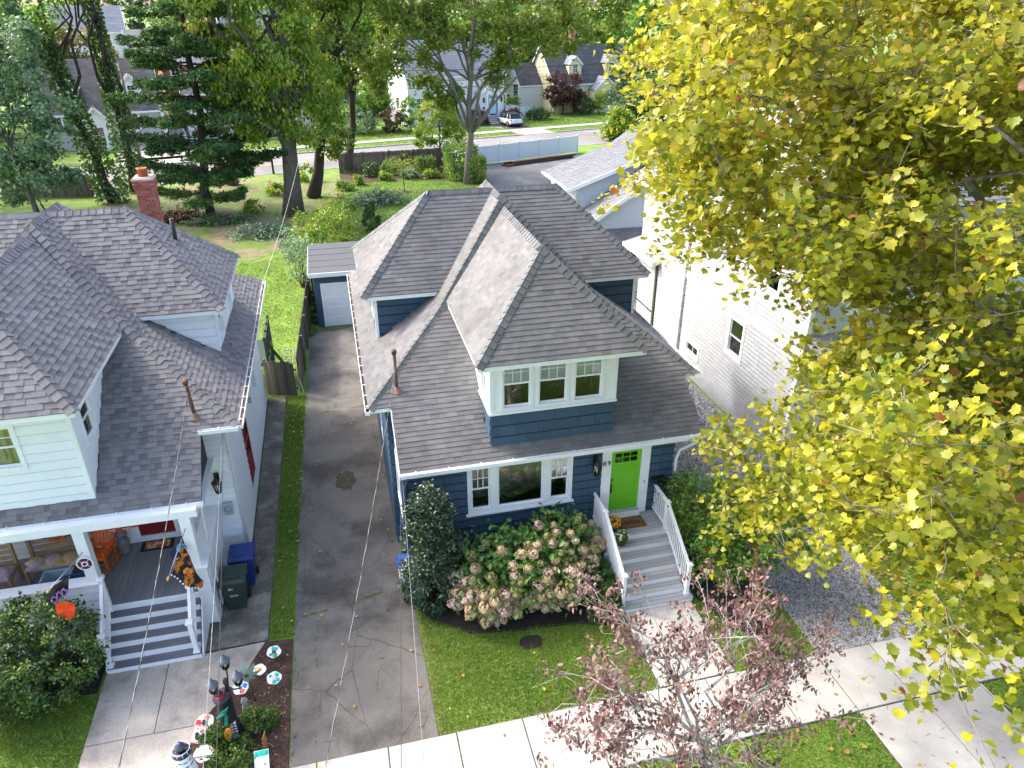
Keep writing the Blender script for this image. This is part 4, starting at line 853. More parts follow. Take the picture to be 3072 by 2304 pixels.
fa = MB(); fa.bar((13.0, 35.84, 4.12), (18.5, 35.84, 7.69), .04, .2); fa.bar((18.5, 35.84, 7.69), (24.0, 35.84, 4.12), .04, .2); fa.bar((12.4, 37.69, 5.54), (18.4, 37.69, 7.66), .04, .2); fa.bar((12.4, 37.7, 5.54), (12.4, 42.6, 5.54), .04, .2); fa.bar((13.0, 35.85, 4.12), (13.0, 44, 4.12), .04, .2); fa.build('fascia', WHITE, gar)
gutter(gar, (13.2, 35.14, 2.98), (23.7, 35.14, 2.98), (0, -1, 0), LIN, straps=2.); gutter(gar, (12.38, 42.6, 5.65), (12.38, 37.7, 5.65), (-1, 0, 0), LIN, straps=2.)
board_siding(gar, front_m(0, 38.0, 0), (12.85, 17.5, 4.5, 5.75), [], .13, SIDE_G, None, 'siding', .012, SIDE_G, joined=True)
board_siding(gar, FR((12.85, 42.4, 0), (0, -1, 0), (0, 0, 1)), (0, 4.4, 4.0, 5.7), [], .13, SIDE_G, None, 'siding', .012, SIDE_G, joined=True)
board_siding(gar, FR((13.4, 44, 0), (0, -1, 0), (0, 0, 1)), (0, 7.8, 0, 4.3), [], .13, SIDE_G, None, 'siding', .012, SIDE_G, joined=True)
MB(GF).prism([(12.9, 4.4, -1.8), (17.6, 4.4, -1.8), (17.6, 7.3, -1.8), (12.9, 5.7, -1.8)], (0, 0, -.05)).build('dormer_side', SIDE_G, gar)
MB().box(12.83, 12.93, 37.96, 37.985, 4.4, 5.6).build('corner_board', WHITE, gar)
for (a, b2, _, _) in gh[:2]:
    f = MB(GF); f.box(a, a + .13, 0, 2.5, -.05, .03); f.box(b2 - .13, b2, 0, 2.5, -.05, .03); f.box(a + .13, b2 - .13, 2.37, 2.5, -.05, .03); f.build('door_frame', WHITE, gar)
    d = MB(GF).box(a + .13, b2 - .13, .03, 2.37, -.06, -.03).build('garage_door', WHITE, gar)
    for r in range(4): MB(GF).box(a + .16, b2 - .16, .07 + r * .58, .60 + r * .58, -.03, -.015).build('door_panel', WHITE, d)
    for c in range(3):
        x = a + .3 + c * .78; MB(GF).box(x, x + .6, 1.93, 2.22, -.02, -.008).build('pane', mat('dark_pane', (.015, .016, .018), .15, .1, 4), d)
        g = MB(GF)
        for k in (1, 2, 3): g.box(x + k * .15 - .01, x + k * .15 + .01, 1.93, 2.22, -.012, -.004)
        g.box(x, x + .6, 2.065, 2.085, -.012, -.0045); g.build('muntin', WHITE, d)
# planter by the garage
t = thing('planter', 'tall cream planter with red flowers between the grey garage doors', 'planter', (16.5, 35.7, 0))
MB().lathe([(.17, .02), (.19, .05), (.31, .75), (.33, .78), (.30, .80), (.27, .72)], (16.5, 35.7, 0), 18).build('pot', mat('cream_pot', (.52, .48, .41), .7, .08, 3), t)
PLANTER = t
# ---- right white house behind the plane tree
WCED = mat('white_cedar_siding', (.33, .343, .358), .6, .06, 1.2, tone=(.90, 1.06))
SHR = mat('silver_shingle', (.23, .235, .245), .9, .08, 1, tone=(.85, 1.1), fine=.08, fscale=50)
HR = thing('house', 'tall white shingled house behind the yellow plane tree', 'house', (19, 23, 0))
LW = FR((14.35, 27.0, 0), (0, -1, 0), (0, 0, 1))         # left wall, u runs towards the camera
hl = [(3.75, 4.95, 2.35, 4.0), (.5, 1.8, .95, 1.6), (2.6, 3.6, 5.6, 7.2), (5.6, 6.6, 5.6, 7.2)]
board_siding(HR, LW, (0, 8.35, 0, 9.1), hl, .17, WCED, .3, 'siding', .03, WBK, joined=True)
window(HR, LW, *hl[0], cas=.14, grid=None); window(HR, LW, *hl[1], cas=.12, kind='fixed', grid=(2, 1)); window(HR, LW, *hl[2], cas=.12, grid=None); window(HR, LW, *hl[3], cas=.12, grid=None)
b = MB(LW); b.box(0, 8.37, 4.15, 4.42, .02, .06); b.box(8.22, 8.38, 0, 9.1, .02, .05); b.box(0, 8.3, 8.85, 9.1, .02, .06); b.build('trim_board', WHITE, HR)
HF = front_m(0, 18.65, 0)
hf = [(16.0, 17.1, 2.2, 3.9), (18.5, 19.6, 2.2, 3.9), (15.6, 16.6, 5.6, 7.3), (18.0, 19.0, 5.6, 7.3), (20.5, 21.5, 5.6, 7.3)]
SIDE_H = mat('grey_lap_siding', (.46, .47, .48), .6, .04, 1.2, tone=(.95, 1.04))
board_siding(HR, HF, (14.35, 23.5, 0, 9.1), hf, .17, SIDE_H, None, 'siding', .012, WBK, joined=True)
for h in hf: window(HR, HF, *h, cas=.14, grid=None)
MB(HF).box(14.33, 14.5, 0, 9.1, .02, .05).build('corner_board', WHITE, HR)
board_siding(HR, FR((14.35, 32.0, 0), (0, -1, 0), (0, 0, 1)), (0, 5.0, 0, 7.2), [], .17, WCED, .3, 'siding', .03, WBK, joined=True)
board_siding(HR, FR((23.5, 32, 0), (-1, 0, 0), (0, 0, 1)), (0, 9.15, 0, 9.0), [], .3, SIDE_H, None, 'siding', .012, WBK, joined=True)
e = .45; zt = 12.6
roof_mesh(HR, [[(14.35 - e, 27.4, 9.05), (14.35 - e, 18.2, 9.05), (18.9, 22.0, zt), (18.9, 24.2, zt)], [(14.35 - e, 18.2, 9.05), (23.95, 18.2, 9.05), (18.9, 22.0, zt)], [(23.95, 18.2, 9.05), (23.95, 27.4, 9.05), (18.9, 24.2, zt), (18.9, 22.0, zt)], [(23.95, 27.4, 9.05), (14.35 - e, 27.4, 9.05), (18.9, 24.2, zt)], [(13.75, 32.4, 7.35), (13.75, 27.0, 7.35), (18.9, 27.0, 10.4), (18.9, 32.4, 10.4)], [(13.9, 33.2, 3.95), (13.9, 29.7, 3.95), (16.4, 29.7, 4.6), (16.4, 33.2, 4.6)], [(14.2, 15.9, 3.9), (23.6, 15.9, 3.9), (23.6, 18.65, 5.0), (14.2, 18.65, 5.0)]], SHR, .16, .25, .5)
fa = MB(); fa.bar((13.75, 26.98, 7.27), (18.9, 26.98, 10.3), .04, .22); fa.bar((13.9, 29.68, 3.87), (16.4, 29.68, 4.5), .04, .22); fa.bar((13.88, 29.7, 3.87), (13.88, 33.2, 3.87), .04, .2); fa.box(14.3, 23.5, 15.93, 15.97, 3.68, 3.86); fa.box(13.93, 14.3, 18.25, 27.3, 8.9, 8.94); fa.box(13.8, 14.35, 27.05, 32.3, 7.15, 7.2); fa.build('fascia', WHITE, HR)
gutter(HR, (13.74, 32.4, 7.38), (13.74, 27.0, 7.38), (-1, 0, 0), LIN, straps=2.); gutter(HR, (13.88, 27.4, 9.08), (13.88, 18.2, 9.08), (-1, 0, 0), LIN, straps=2.); gutter(HR, (14.2, 15.9, 3.93), (23.6, 15.9, 3.93), (0, -1, 0), LIN, straps=2.)
MB().tube([(14.25, 27.1, 7.2), (14.27, 27.1, .2)], .05, 8).build('downspout', WHITE, HR)
MB().tube([(14.28, 18.55, 8.9), (14.28, 18.55, .2)], .05, 8).build('downspout', WHITE, HR)
BRZ = mat('bronze_post', (.035, .033, .033), .5, .1, 4)
for (x, y) in ((14.35, 29.95), (14.35, 33.0)): MB().box(x - .09, x + .09, y - .09, y + .09, 0, 3.85).build('porch_post', BRZ, HR)
pr = MB(); pr.box(14.31, 14.39, 30.05, 32.95, 1.28, 1.34); pr.box(14.32, 14.38, 30.05, 32.95, .3, .36)
pr.build('porch_rail', BRZ, HR)
for i in range(22): MB().box(14.34, 14.36, 30.15 + i * .128, 30.17 + i * .128, .36, 1.28).build('baluster', BRZ, HR)
MB().box(14.3, 18, 30, 33, .1, .28).build('porch_floor', mat('grey_porch_deck', (.3, .3, .3), .7), HR)
for x in (14.5, 17.5, 20.5, 23.2): MB().box(x - .11, x + .11, 16.05, 16.27, .9, 3.7).build('porch_column', WHITE, HR)
MB().box(14.3, 23.4, 16.0, 18.65, .6, .9).build('porch_base', SIDE_H, HR)
lt = MB()
for i in range(28):
    x = 14.4 + i * .33; lt.bar((x, 15.98, .05), (x + .5, 15.98, .58), .03, .015, (0, 1, 0)); lt.bar((x + .5, 15.97, .05), (x, 15.97, .58), .03, .015, (0, 1, 0))
lt.build('lattice', WHITE, HR)
MB().box(14.3, 23.4, 15.99, 16.0, .9, 1.9).build('porch_parapet', SIDE_H, HR)

# ---- houses across the far street, built in the street's own frame (x along, y away, z up)
CREAM = mat('cream_siding', (.70, .62, .38), .6, .04, 1.5, tone=(.95, 1.04)); WFAR = mat('white_far_siding', (.70, .70, .69), .6, .04, 1.5, tone=(.95, 1.04))
SHD = mat('charcoal_shingle', (.075, .075, .078), .92, .12, .8, tone=(.7, 1.3)); SHB = mat('brown_shingle', (.13, .115, .105), .92, .15, .8, tone=(.7, 1.3)); SHGY = mat('mid_grey_shingle', (.2, .21, .23), .92, .12, .8, tone=(.8, 1.2))
def gable(parent, M, s0, s1, n0, n1, ze, zr, wm, rm, holes_f=(), holes_l=(), ridge='s', oh=.3, win=True, wexpo=.2, kz=0, holes_r=(), cas=.12):
    """gabled block: walls with windows, roof slabs with shingle courses, white rakes"""
    nm = (n0 + n1) / 2; sm = (s0 + s1) / 2
    F = M @ FR((0, n0, 0), (1, 0, 0), (0, 0, 1)); Lf = M @ FR((s0, n1, 0), (0, -1, 0), (0, 0, 1)); Rt = M @ FR((s1, n0, 0), (0, 1, 0), (0, 0, 1)); Bk = M @ FR((s1, n1, 0), (-1, 0, 0), (0, 0, 1))
    board_siding(parent, F, (s0, s1, kz, ze), list(holes_f), wexpo, wm, None, 'siding', .02, wm, joined=True); board_siding(parent, Lf, (0, n1 - n0, kz, ze), list(holes_l), wexpo, wm, None, 'siding', .02, wm, joined=True)
    board_siding(parent, Rt, (0, n1 - n0, kz, ze), list(holes_r), wexpo, wm, None, 'siding', .02, wm, joined=True); board_siding(parent, Bk, (0, s1 - s0, kz, ze), [], wexpo, wm, None, 'siding', .02, wm, joined=True)
    if win:
        for h in holes_f: window(parent, F, *h, cas=cas, grid=(2, 2), lowgrid=(2, 2))
        for h in holes_l: window(parent, Lf, *h, cas=cas, grid=(2, 2), lowgrid=(2, 2))
        for h in holes_r: window(parent, Rt, *h, cas=cas, grid=(2, 2), lowgrid=(2, 2))
    W = lambda *p: M @ Vector(p)
    if ridge == 's':
        k = (zr - ze) / (nm - n0); eo = ze - oh * k
        pls = [[W(s0 - oh, n0 - oh, eo), W(s1 + oh, n0 - oh, eo), W(s1 + oh, nm, zr), W(s0 - oh, nm, zr)], [W(s1 + oh, n1 + oh, eo), W(s0 - oh, n1 + oh, eo), W(s0 - oh, nm, zr), W(s1 + oh, nm, zr)]]
        for s in (s0 + .05, s1 - .05): MB(M).prism([(s, n0, ze), (s, n1, ze), (s, nm, zr - .06)], (.05 if s > sm else -.05, 0, 0)).build('gable_wall', wm, parent)
        f = MB(M)
        for s in (s0 - oh, s1 + oh): f.bar((s, n0 - oh, eo - .1), (s, nm, zr - .1), .05, .2); f.bar((s, n1 + oh, eo - .1), (s, nm, zr - .1), .05, .2)
        f.bar((s0 - oh, n0 - oh, eo - .1), (s1 + oh, n0 - oh, eo - .1), .05, .2); f.build('fascia', WHITE, parent)
    else:
        k = (zr - ze) / (sm - s0); eo = ze - oh * k
        pls = [[W(s0 - oh, n1 + oh, eo), W(s0 - oh, n0 - oh, eo), W(sm, n0 - oh, zr), W(sm, n1 + oh, zr)], [W(s1 + oh, n0 - oh, eo), W(s1 + oh, n1 + oh, eo), W(sm, n1 + oh, zr), W(sm, n0 - oh, zr)]]
        for n in (n0 + .05, n1 - .05): MB(M).prism([(s0, n, ze), (s1, n, ze), (sm, n, zr - .06)], (0, .05 if n > nm else -.05, 0)).build('gable_wall', wm, parent)
        f = MB(M)
        for n in (n0 - oh, n1 + oh): f.bar((s0 - oh, n, eo - .1), (sm, n, zr - .1), .05, .2); f.bar((s1 + oh, n, eo - .1), (sm, n, zr - .1), .05, .2)
        f.build('fascia', WHITE, parent)
    return roof_mesh(parent, pls, rm, .28, .5, 1.2)
def chimney(parent, M, s, n, z0, z1, w=.8, d=.7, name='chimney'):
    c = MB(M); c.box(s, s + w, n, n + d, z0, z1); c.box(s - .06, s + w + .06, n - .06, n + d + .06, z1 - .25, z1 - .12); co = c.build(name, mat('far_brick', (.26, .085, .06), .9, .25, 3, col2=(.33, .15, .11), scale2=7), parent)
    MB(M).box(s - .08, s + w + .08, n - .08, n + d + .08, z1, z1 + .1).build('chimney_crown', mat('crown_grey', (.4, .38, .36), .9), co); MB(M).box(s + .2, s + w - .2, n + .15, n + d - .15, z1 + .1, z1 + .45).build('flue', mat('flue_metal', (.5, .5, .5), .4, metal=.5), co)
# house with the portico
P1 = thing('house', 'white house with arched pediment entrance and pale blue door across the far street', 'house', SP(19.5, 16))
gable(P1, SM, 12.6, 26.4, 12.6, 20.5, 6.3, 10.2, WFAR, SHGY, [(13.6, 15.0, 1.7, 3.6), (18.0, 19.5, 1.7, 3.6), (13.7, 14.9, 4.4, 6.0), (18.2, 19.4, 4.4, 6.0), (23.4, 24.6, 4.6, 6.1)], [(3, 4.2, 1.7, 3.4)])
gable(P1, SM, 22.2, 25.7, 11.2, 12.7, 3.9, 5.2, WFAR, SHGY, [(23.4, 24.8, 1.0, 3.6)], ridge='n', oh=.25, win=False, kz=.0)
PF = SM @ FR((0, 11.2, 0), (1, 0, 0), (0, 0, 1))
b = MB(PF); b.box(23.1, 23.4, .9, 3.65, -.02, .12); b.box(24.8, 25.1, .9, 3.65, -.02, .12); b.box(23.05, 25.15, 3.65, 3.85, -.02, .14); b.prism([(23.0, 3.86, .02), (25.2, 3.86, .02), (24.1, 4.6, .02)], (0, 0, .1)); b.box(23.4, 24.8, .9, 1.0, -.05, .1); po = b.build('portico', WHITE, P1)
dr = MB(PF).box(23.55, 24.65, 1.02, 3.55, -.08, -.03).build('door', mat('pale_blue_door', (.42, .62, .68), .5, .05), P1)
for x in (23.72, 24.02, 24.32): MB(PF).box(x, x + .2, 3.2, 3.42, -.03, -.02).build('pane', MATS['dark_pane'], dr)
MB(PF).box(23.6, 23.66, 1.9, 2.5, -.03, .02).build('door_handle', BLACKM, dr); MB(PF).box(23.7, 24.5, 1.04, 1.2, -.03, -.02).build('kick_plate', BLACKM, dr)
text_obj('house_number', '108', .32, PF @ Matrix.Translation((24.1, 3.95, .13)), BLACKM, P1, .01)
for x in (22.72, 25.35): MB(PF).box(x - .1, x + .1, 2.7, 3.3, .02, .2).build('wall_lantern', BLACKM, P1)
MB(PF).box(22.6, 22.85, 1.9, 2.15, .02, .12).build('letter_box', BLACKM, P1)
stp = MB(SM)
ST_ = thing('stone_steps', 'grey stone steps below the pale blue door', 'steps', SP(24, 10.4)); STN = mat('bluestone', (.22, .22, .23), .8, .15, 3)
for i in range(5):
    y0 = 11.0 - (4 - i) * .36 - .4; MB(SM).box(22.9, 25.3, y0, 11.12 if i == 4 else y0 + .46, 0, .19 * (i + 1)).build('step', STN, ST_) if i < 4 else MB(SM).box(22.9, 25.3, 10.6, 11.12, 0, .93).build('step', STN, ST_)
    MB(SM).box(22.86, 25.34, y0 - .03, y0 + .4, .19 * (i + 1), .19 * (i + 1) + .05).build('tread', mat('pale_tread', (.42, .42, .41), .8, .1, 2), ST_) if i < 4 else None
# cream cape house
P2 = thing('house', 'cream cape house with charcoal roof, dormers and brick chimney across the far street', 'house', SP(41, 20))
gable(P2, SM, 36.3, 50.5, 15.8, 24.4, 4.2, 9.0, CREAM, SHD, [(37.4, 38.5, 1.6, 3.4), (40.2, 41.3, 1.6, 3.4)], [(3.6, 4.9, 5.2, 6.8), (1.6, 2.8, 1.5, 3.3), (6.2, 7.2, 1.5, 3.3)], oh=.25)
gable(P2, SM, 32.6, 36.3, 19.5, 24.5, 3.9, 6.6, WFAR, SHD, [], [(2.6, 4.4, 1.9, 3.9)], oh=.2)
MB(SM @ FR((36.3, 24.4, 0), (0, -1, 0), (0, 0, 1))).prism([(0, 0, .03), (8.6, 0, .03), (8.6, 4.2, .03), (4.3, 8.9, .03), (0, 4.2, .03)][0:0] or [(8.5, .05, .022), (8.6, .05, .022), (8.6, 4.2, .022), (8.5, 4.2, .022)], (0, 0, .02)).build('corner_board', WHITE, P2)
chimney(P2, SM, 41.5, 20.3, 8, 11.0)
gable(P2, SM, 39.2, 41.3, 16.6, 20.0, 6.7, 7.7, CREAM, SHGY, [(39.7, 40.8, 5.3, 6.7)], ridge='n', oh=.18, kz=4.6)
gable(P2, SM, 45.6, 47.7, 16.6, 20.0, 6.7, 7.7, CREAM, SHGY, [(46.1, 47.2, 5.3, 6.7)], ridge='n', oh=.18, kz=4.6)
gable(P2, SM, 42.3, 46.3, 14.2, 16.0, 3.3, 4.9, CREAM, SHGY, [(43.6, 44.9, 1.2, 3.2)], ridge='n', oh=.2)
# left far houses
P3 = thing('house', 'grey far house with wide brown roof behind the pine tree', 'house', SP(-22, 18))
gable(P3, SM, -29.2, -16.8, 13.4, 22, 4.1, 9.0, mat('sage_siding', (.40, .43, .40), .7, .05, 1), SHB, [(-28, -26.8, 1.8, 3.6), (-21, -19.2, 1.6, 3.6)], oh=.3)
for s in (-26.6, -20.4): gable(P3, SM, s, s + 2.0, 14.2, 18, 6.6, 7.6, WFAR, SHB, [(s + .5, s + 1.5, 5.2, 6.5)], ridge='n', oh=.2, kz=4.8)
gable(P3, SM, -25, -22.2, 11.8, 13.5, 3.2, 4.6, WFAR, SHB, [(-24.3, -22.9, .3, 2.6)], ridge='n', oh=.25)
MB(SM).box(-16.95, -16.65, 13.2, 13.4, 0, 4.3).build('corner_board', WHITE, P3)
P4 = thing('house', 'red brick far house with grey hip roof and white porch behind the pine', 'house', SP(-11, 20))
gable(P4, SM, -15.6, -8.4, 18, 27, 8.3, 11.9, mat('far_red_brick', (.30, .095, .06), .9, .12, 2, tone=(.85, 1.15)), mat('taupe_far_shingle', (.25, .225, .21), .92, .1, .8, tone=(.8, 1.2)), [(-14.8, -13.6, 6.1, 7.8), (-10.4, -9.2, 6.1, 7.8)], oh=.3)
chimney(P4, SM, -9.4, 20, 9, 12.9)
gable(P4, SM, -14.2, -9.0, 14.5, 18, 5.3, 6.6, WFAR, SHB, [(-13.6, -12.2, 2.9, 4.4), (-11.2, -9.8, 4.1, 5.2)], oh=.2)
P5 = thing('house', 'white far house with blue grey roof beside the brick house', 'house', SP(-4, 20))
gable(P5, SM, -7.9, 0.5, 14, 24, 5.6, 9.4, WFAR, mat('slate_blue_shingle', (.12, .15, .175), .9, .1, .8, tone=(.8, 1.2)), [(-6.8, -5.6, 1.7, 3.4), (-2, -.8, 1.7, 3.4)], [(2, 3, 1.7, 3.4)], oh=.35)
gable(P5, SM, -6.6, -4.0, 11.4, 14.1, 3.0, 4.2, mat('tan_porch', (.55, .47, .33), .7), SHB, [(-6.2, -4.4, .2, 2.7)], ridge='n', oh=.3, win=False)
for k, (s, n, ze, zr, lab, wm, rm) in enumerate(((-4.5, 46, 10.8, 13.6, 'white gabled house with blue grey roof far behind the pine top', WFAR, MATS['slate_blue_shingle']), (-27, 50, 11.0, 14.2, 'far grey roofed house in the upper left among trees', WFAR, SHGY), (-44, 24, 6.0, 9.6, 'white house at the upper left edge behind leaves', WFAR, SHGY), (6, 44, 7.5, 11.0, 'white far house half hidden behind the two big trunks', WFAR, SHGY), (18, 48, 7.2, 10.8, 'distant pale house glimpsed above the portico house', WFAR, SHGY), (-18, 40, 8.2, 11.2, 'distant taupe roofed house above the brown roof', WFAR, MATS['taupe_far_shingle']))):
    h = thing('house', lab, 'house', SP(s + 5, n + 4)); gable(h, SM, s, s + 9, n, n + 8, ze, zr, wm, rm, [(s + 1.2, s + 2.4, ze - 2, ze - .5), (s + 6, s + 7.2, ze - 2, ze - .5)], oh=.35, wexpo=.4)
# ---- fences
WOODF = mat('weathered_fence_wood', (.135, .112, .088), .95, .2, 2, tone=(.65, 1.35), col2=(.09, .08, .065), scale2=1.2, stretch=(6, 6, .5), fine=.15, fscale=30)
def board_fence(name, label, p, q, h, bw, joined=False, top=0., rails=True, m=None, ragged=.05):
    p = Vector((*p, 0)); q = Vector((*q, 0)); d = (q - p).normalized(); L = (q - p).length; nrm = Vector((d.y, -d.x, 0)); m = m or WOODF
    t = thing(name, label, 'fence', (p + q) / 2); n = int(L / bw); J = MB()
    for i in range(n):
        a = p + d * (i * bw); z = h + random.uniform(-ragged, ragged); b = MB() if not joined else J; tl = random.uniform(-.01, .01)
        o = nrm * random.uniform(0, .012); w = bw - .008
        c = [a + o, a + d * w + o, a + d * w + o + Vector((0, 0, z - .06)), a + d * (w * .72) + o + Vector((0, 0, z)), a + d * (w * .28) + o + Vector((0, 0, z)), a + o + Vector((0, 0, z - .06))]
        b.prism(c, -nrm * .02, random.random())
        if not joined: b.build('board', m, t)
    if joined: jo = J.build('board_panel', m, t); jo['kind'] = 'stuff'
    if rails:
        for z in (.35, h - .35): MB().bar(p - nrm * .05 + Vector((0, 0, z)), q - nrm * .05 + Vector((0, 0, z)), .04, .08).build('rail', m, t)
    for i in range(int(L / 2.4) + 1): a = p + d * min(L, i * 2.4) - nrm * .10; MB().box(a.x - .05, a.x + .05, a.y - .05, a.y + .05, 0, h + .05).build('post', m, t)
    return t
board_fence('wooden_fence', 'weathered board fence between the left yard and the driveway', (-1.72, 40.0), (-2.18, 28.3), 1.65, .15)
board_fence('fence_gate', 'short weathered board gate beside the white house back corner', (-3.5, 28.45), (-2.25, 28.0), 1.55, .14)
board_fence('wooden_fence', 'brown stockade fence at the end of the back lawn', (1.0, 73.0), (11.2, 73.9), 1.9, .12, True, ragged=.03)
board_fence('wooden_fence', 'short brown fence return beside the clipped hedge', (11.2, 73.9), (11.6, 69.6), 1.9, .12, True, ragged=.03)
board_fence('wooden_fence', 'old stockade fence at the far left behind the silvery trees', (-31, 70.5), (-19, 68.5), 1.8, .12, True)
board_fence('picket_fence', 'low grey picket fence at the left edge above the white roof', (-27, 57.5), (-14, 57.0), 1.0, .11, True)
vf = thing('vinyl_fence', 'white vinyl panel fence along the far street', 'fence', (21, 76.4, 0)); VIN = mat('white_vinyl', (.74, .76, .77), .4, .03, 1)
va, vb_ = Vector((14.6, 74.1, 0)), Vector((26.6, 78.4, 0)); n = 5
for i in range(n + 1):
    c = va.lerp(vb_, i / n); MB().box(c.x - .075, c.x + .075, c.y - .075, c.y + .075, 0, 1.86).build('post', VIN, vf); MB().cham(c.x - .1, c.x + .1, c.y - .1, c.y + .1, 1.86, 1.93, .04).build('post_cap', VIN, vf)
    if i < n:
        e_ = va.lerp(vb_, (i + 1) / n); MB().bar(c + Vector((0, 0, .93)), e_ + Vector((0, 0, .93)), .03, 1.6).build('panel', VIN, vf); MB().bar(c + Vector((0, 0, 1.74)), e_ + Vector((0, 0, 1.74)), .06, .1).build('top_rail', VIN, vf); MB().bar(c + Vector((0, 0, .14)), e_ + Vector((0, 0, .14)), .06, .14).build('bottom_rail', VIN, vf)
wf = thing('vinyl_fence', 'white vinyl fence beside the far driveway left of the cape house', 'fence', SP(28, 14.5))
for i, (s, n0, n1) in enumerate(((26.9, 13, 16.5), (26.9, 16.5, 20))): MB(SM).box(s, s + .06, n0, n1, .1, 2.1).build('panel', VIN, wf)
MB(SM).box(26.85, 26.99, 19.95, 20.09, 0, 2.2).build('post', VIN, wf)
for i, s in enumerate((27.0, 28.9)): MB(SM).box(s, s + 1.9, 13.0, 13.06, .1, 1.9 - .35 * i).build('panel', VIN, wf); MB(SM).box(s - .07, s + .07, 12.95, 13.09, 0, 2.1 - .3 * i).build('post', VIN, wf)
# pile of timber beams by the white fence
TB = mat('old_timber', (.085, .05, .04), .9, .3, 3, stretch=(.4, 5, 5))
bp = thing('timber_beams', 'pile of long dark timber beams before the white vinyl fence', 'timber', (20, 74, 0))
for k, (dx, dz, L0, L1) in enumerate(((0, .1, 0, 8.2), (.34, .1, .3, 8.8), (.68, .1, .1, 6.2), (.18, .32, .2, 6.9), (.52, .32, 1.0, 9.0))):
    o = Vector((16.9, 73.0, dz)) + Vector((.36, -.93, 0)) * dx * .9; d = Vector((.93, .355, 0)); MB().bar(o + d * L0, o + d * L1, .26, .2).build('beam', TB, bp)
# ------------------------------------------------------------------ VEHICLES
def suv(name, label, M, paint, group=None):
    t = bpy.data.objects.new(name, None); link(t, None, M); tag(t, label, 'car', group)
    # x along the car (rear at 0, nose at 4.4), y across, z up
    st = [(-.02, .42, .80, .86), (.05, .36, 1.02, .91), (.5, .30, 1.06, .93), (1.4, .28, 1.04, .935), (3.0, .28, 1.02, .935), (3.55, .30, 1.0, .92), (4.15, .34, .86, .84), (4.35, .42, .74, .74)]
    b = MB(M); vs = []
    for x, z0, z1, w in st: vs += [(x, -w * .93, z0), (x, -w, z0 + .16), (x, -w, z1 - .16), (x, -w * .9, z1), (x, w * .9, z1), (x, w, z1 - .16), (x, w, z0 + .16), (x, w * .93, z0)]
    f = [tuple(range(8))[::-1], tuple(range((len(st) - 1) * 8, len(st) * 8))]
    for i in range(len(st) - 1):
        for k in range(8): f.append((i * 8 + k, i * 8 + (k + 1) % 8, i * 8 + 8 + (k + 1) % 8, i * 8 + 8 + k))
    b.add(vs, [q[::-1] for q in f], .5, True); body = b.build('body', paint, t)
    g = MB(M); sg = [(.12, 1.03, .86, .86), (.55, 1.60, .70, .86), (2.0, 1.64, .72, .88), (2.55, 1.58, .70, .88), (3.45, 1.0, .84, .84)]
    vs = []
    for x, z, w, wb in sg: vs += [(x, -wb, 1.0), (x, -w, z), (x, w, z), (x, wb, 1.0)]
    f = []
    for i in range(len(sg) - 1):
        for k in range(3): f.append((i * 4 + k, i * 4 + k + 1, i * 4 + 5 + k, i * 4 + 4 + k))
    GL = mat('car_glass', (.015, .018, .022), .08, .1, 1, spec=.8); g.add(vs, [q[::-1] for q in f], .5); g.build('cabin_glass', GL, t)
    r = MB(M); vs = []
    for x, z, w in ((.42, 1.56, .70), (.6, 1.635, .69), (2.0, 1.675, .70), (2.5, 1.61, .69)): vs += [(x, -w, z), (x, w, z), (x, -w, z + .03), (x, w, z + .03)]
    f = []
    for i in range(3): a = i * 4; f += [(a + 2, a + 6, a + 7, a + 3), (a, a + 2, a + 6, a + 4), (a + 1, a + 5, a + 7, a + 3)]
    r.add(vs, f); r.build('roof', BLACKM, t)
    p = MB(M)
    for s in (-1, 1):
        for xa, za, xb, zb in ((.55, 1.6, .2, 1.03), (1.25, 1.63, 1.15, 1.02), (2.15, 1.63, 2.2, 1.02), (2.5, 1.59, 3.4, 1.02)): p.bar((xa, s * .715, za), (xb, s * .865, zb), .07, .03)
    p.build('pillar', paint, t)
    cl = MB(M); cl.box(-.06, .3, -.88, .88, .28, .5); cl.box(4.1, 4.38, -.78, .78, .3, .5)
    for s in (-1, 1): cl.box(.3, 4.0, s * .93 - .02, s * .93 + .02, .28, .40)
    cl.build('lower_cladding', mat('black_plastic', (.02, .02, .02), .6), t)
    for x in (.82, 3.5):
        for s in (-1, 1):
            w = MB(M).lathe([(.2, -.11), (.33, -.11), (.355, -.08), (.355, .08), (.33, .11), (.2, .11)], (x, s * .84, .355), 20, (0, 1, 0)).build('wheel', mat('tyre_rubber', (.018, .018, .018), .85), t)
            MB(M).lathe([(.06, -.02), (.2, -.02), (.21, .10 if s > 0 else -.10), (.12, .115 if s > 0 else -.115), (.02, .118 if s > 0 else -.118)], (x, s * .84, .355), 10, (0, 1, 0)).build('rim', mat('alloy', (.35, .35, .36), .3, .1, 4, metal=.7), w)
            a = MB(M); a.tube([(x + .44 * math.cos(k), s * .925, .355 + .44 * math.sin(k)) for k in np.linspace(-.2, 3.34, 12)], .05, 6); a.build('wheel_arch', MATS['black_plastic'], t)
    for s in (-1, 1):
        MB(M).box(-.045, .14, s * .84 - .1, s * .84 + .06, .86, 1.0).build('tail_light', mat('tail_lamp', (.25, .01, .012), .2), t)
        MB(M).box(4.2, 4.33, s * .60 - .14, s * .60 + .14, .68, .80).build('headlight', mat('head_lamp', (.7, .72, .75), .15), t)
        m_ = MB(M); m_.box(2.75, 2.92, s * 1.02 - .1, s * 1.02 + .1, 1.03, 1.17); m_.build('mirror', BLACKM, t)
    MB(M).box(-.035, -.02, -.16, .16, .84, .95).build('number_plate', mat('plate_blue', (.25, .5, .62), .5), t)
    MB(M).box(.3, .36, -.6, .6, 1.05, 1.07).build('rear_wiper', BLACKM, t); return t
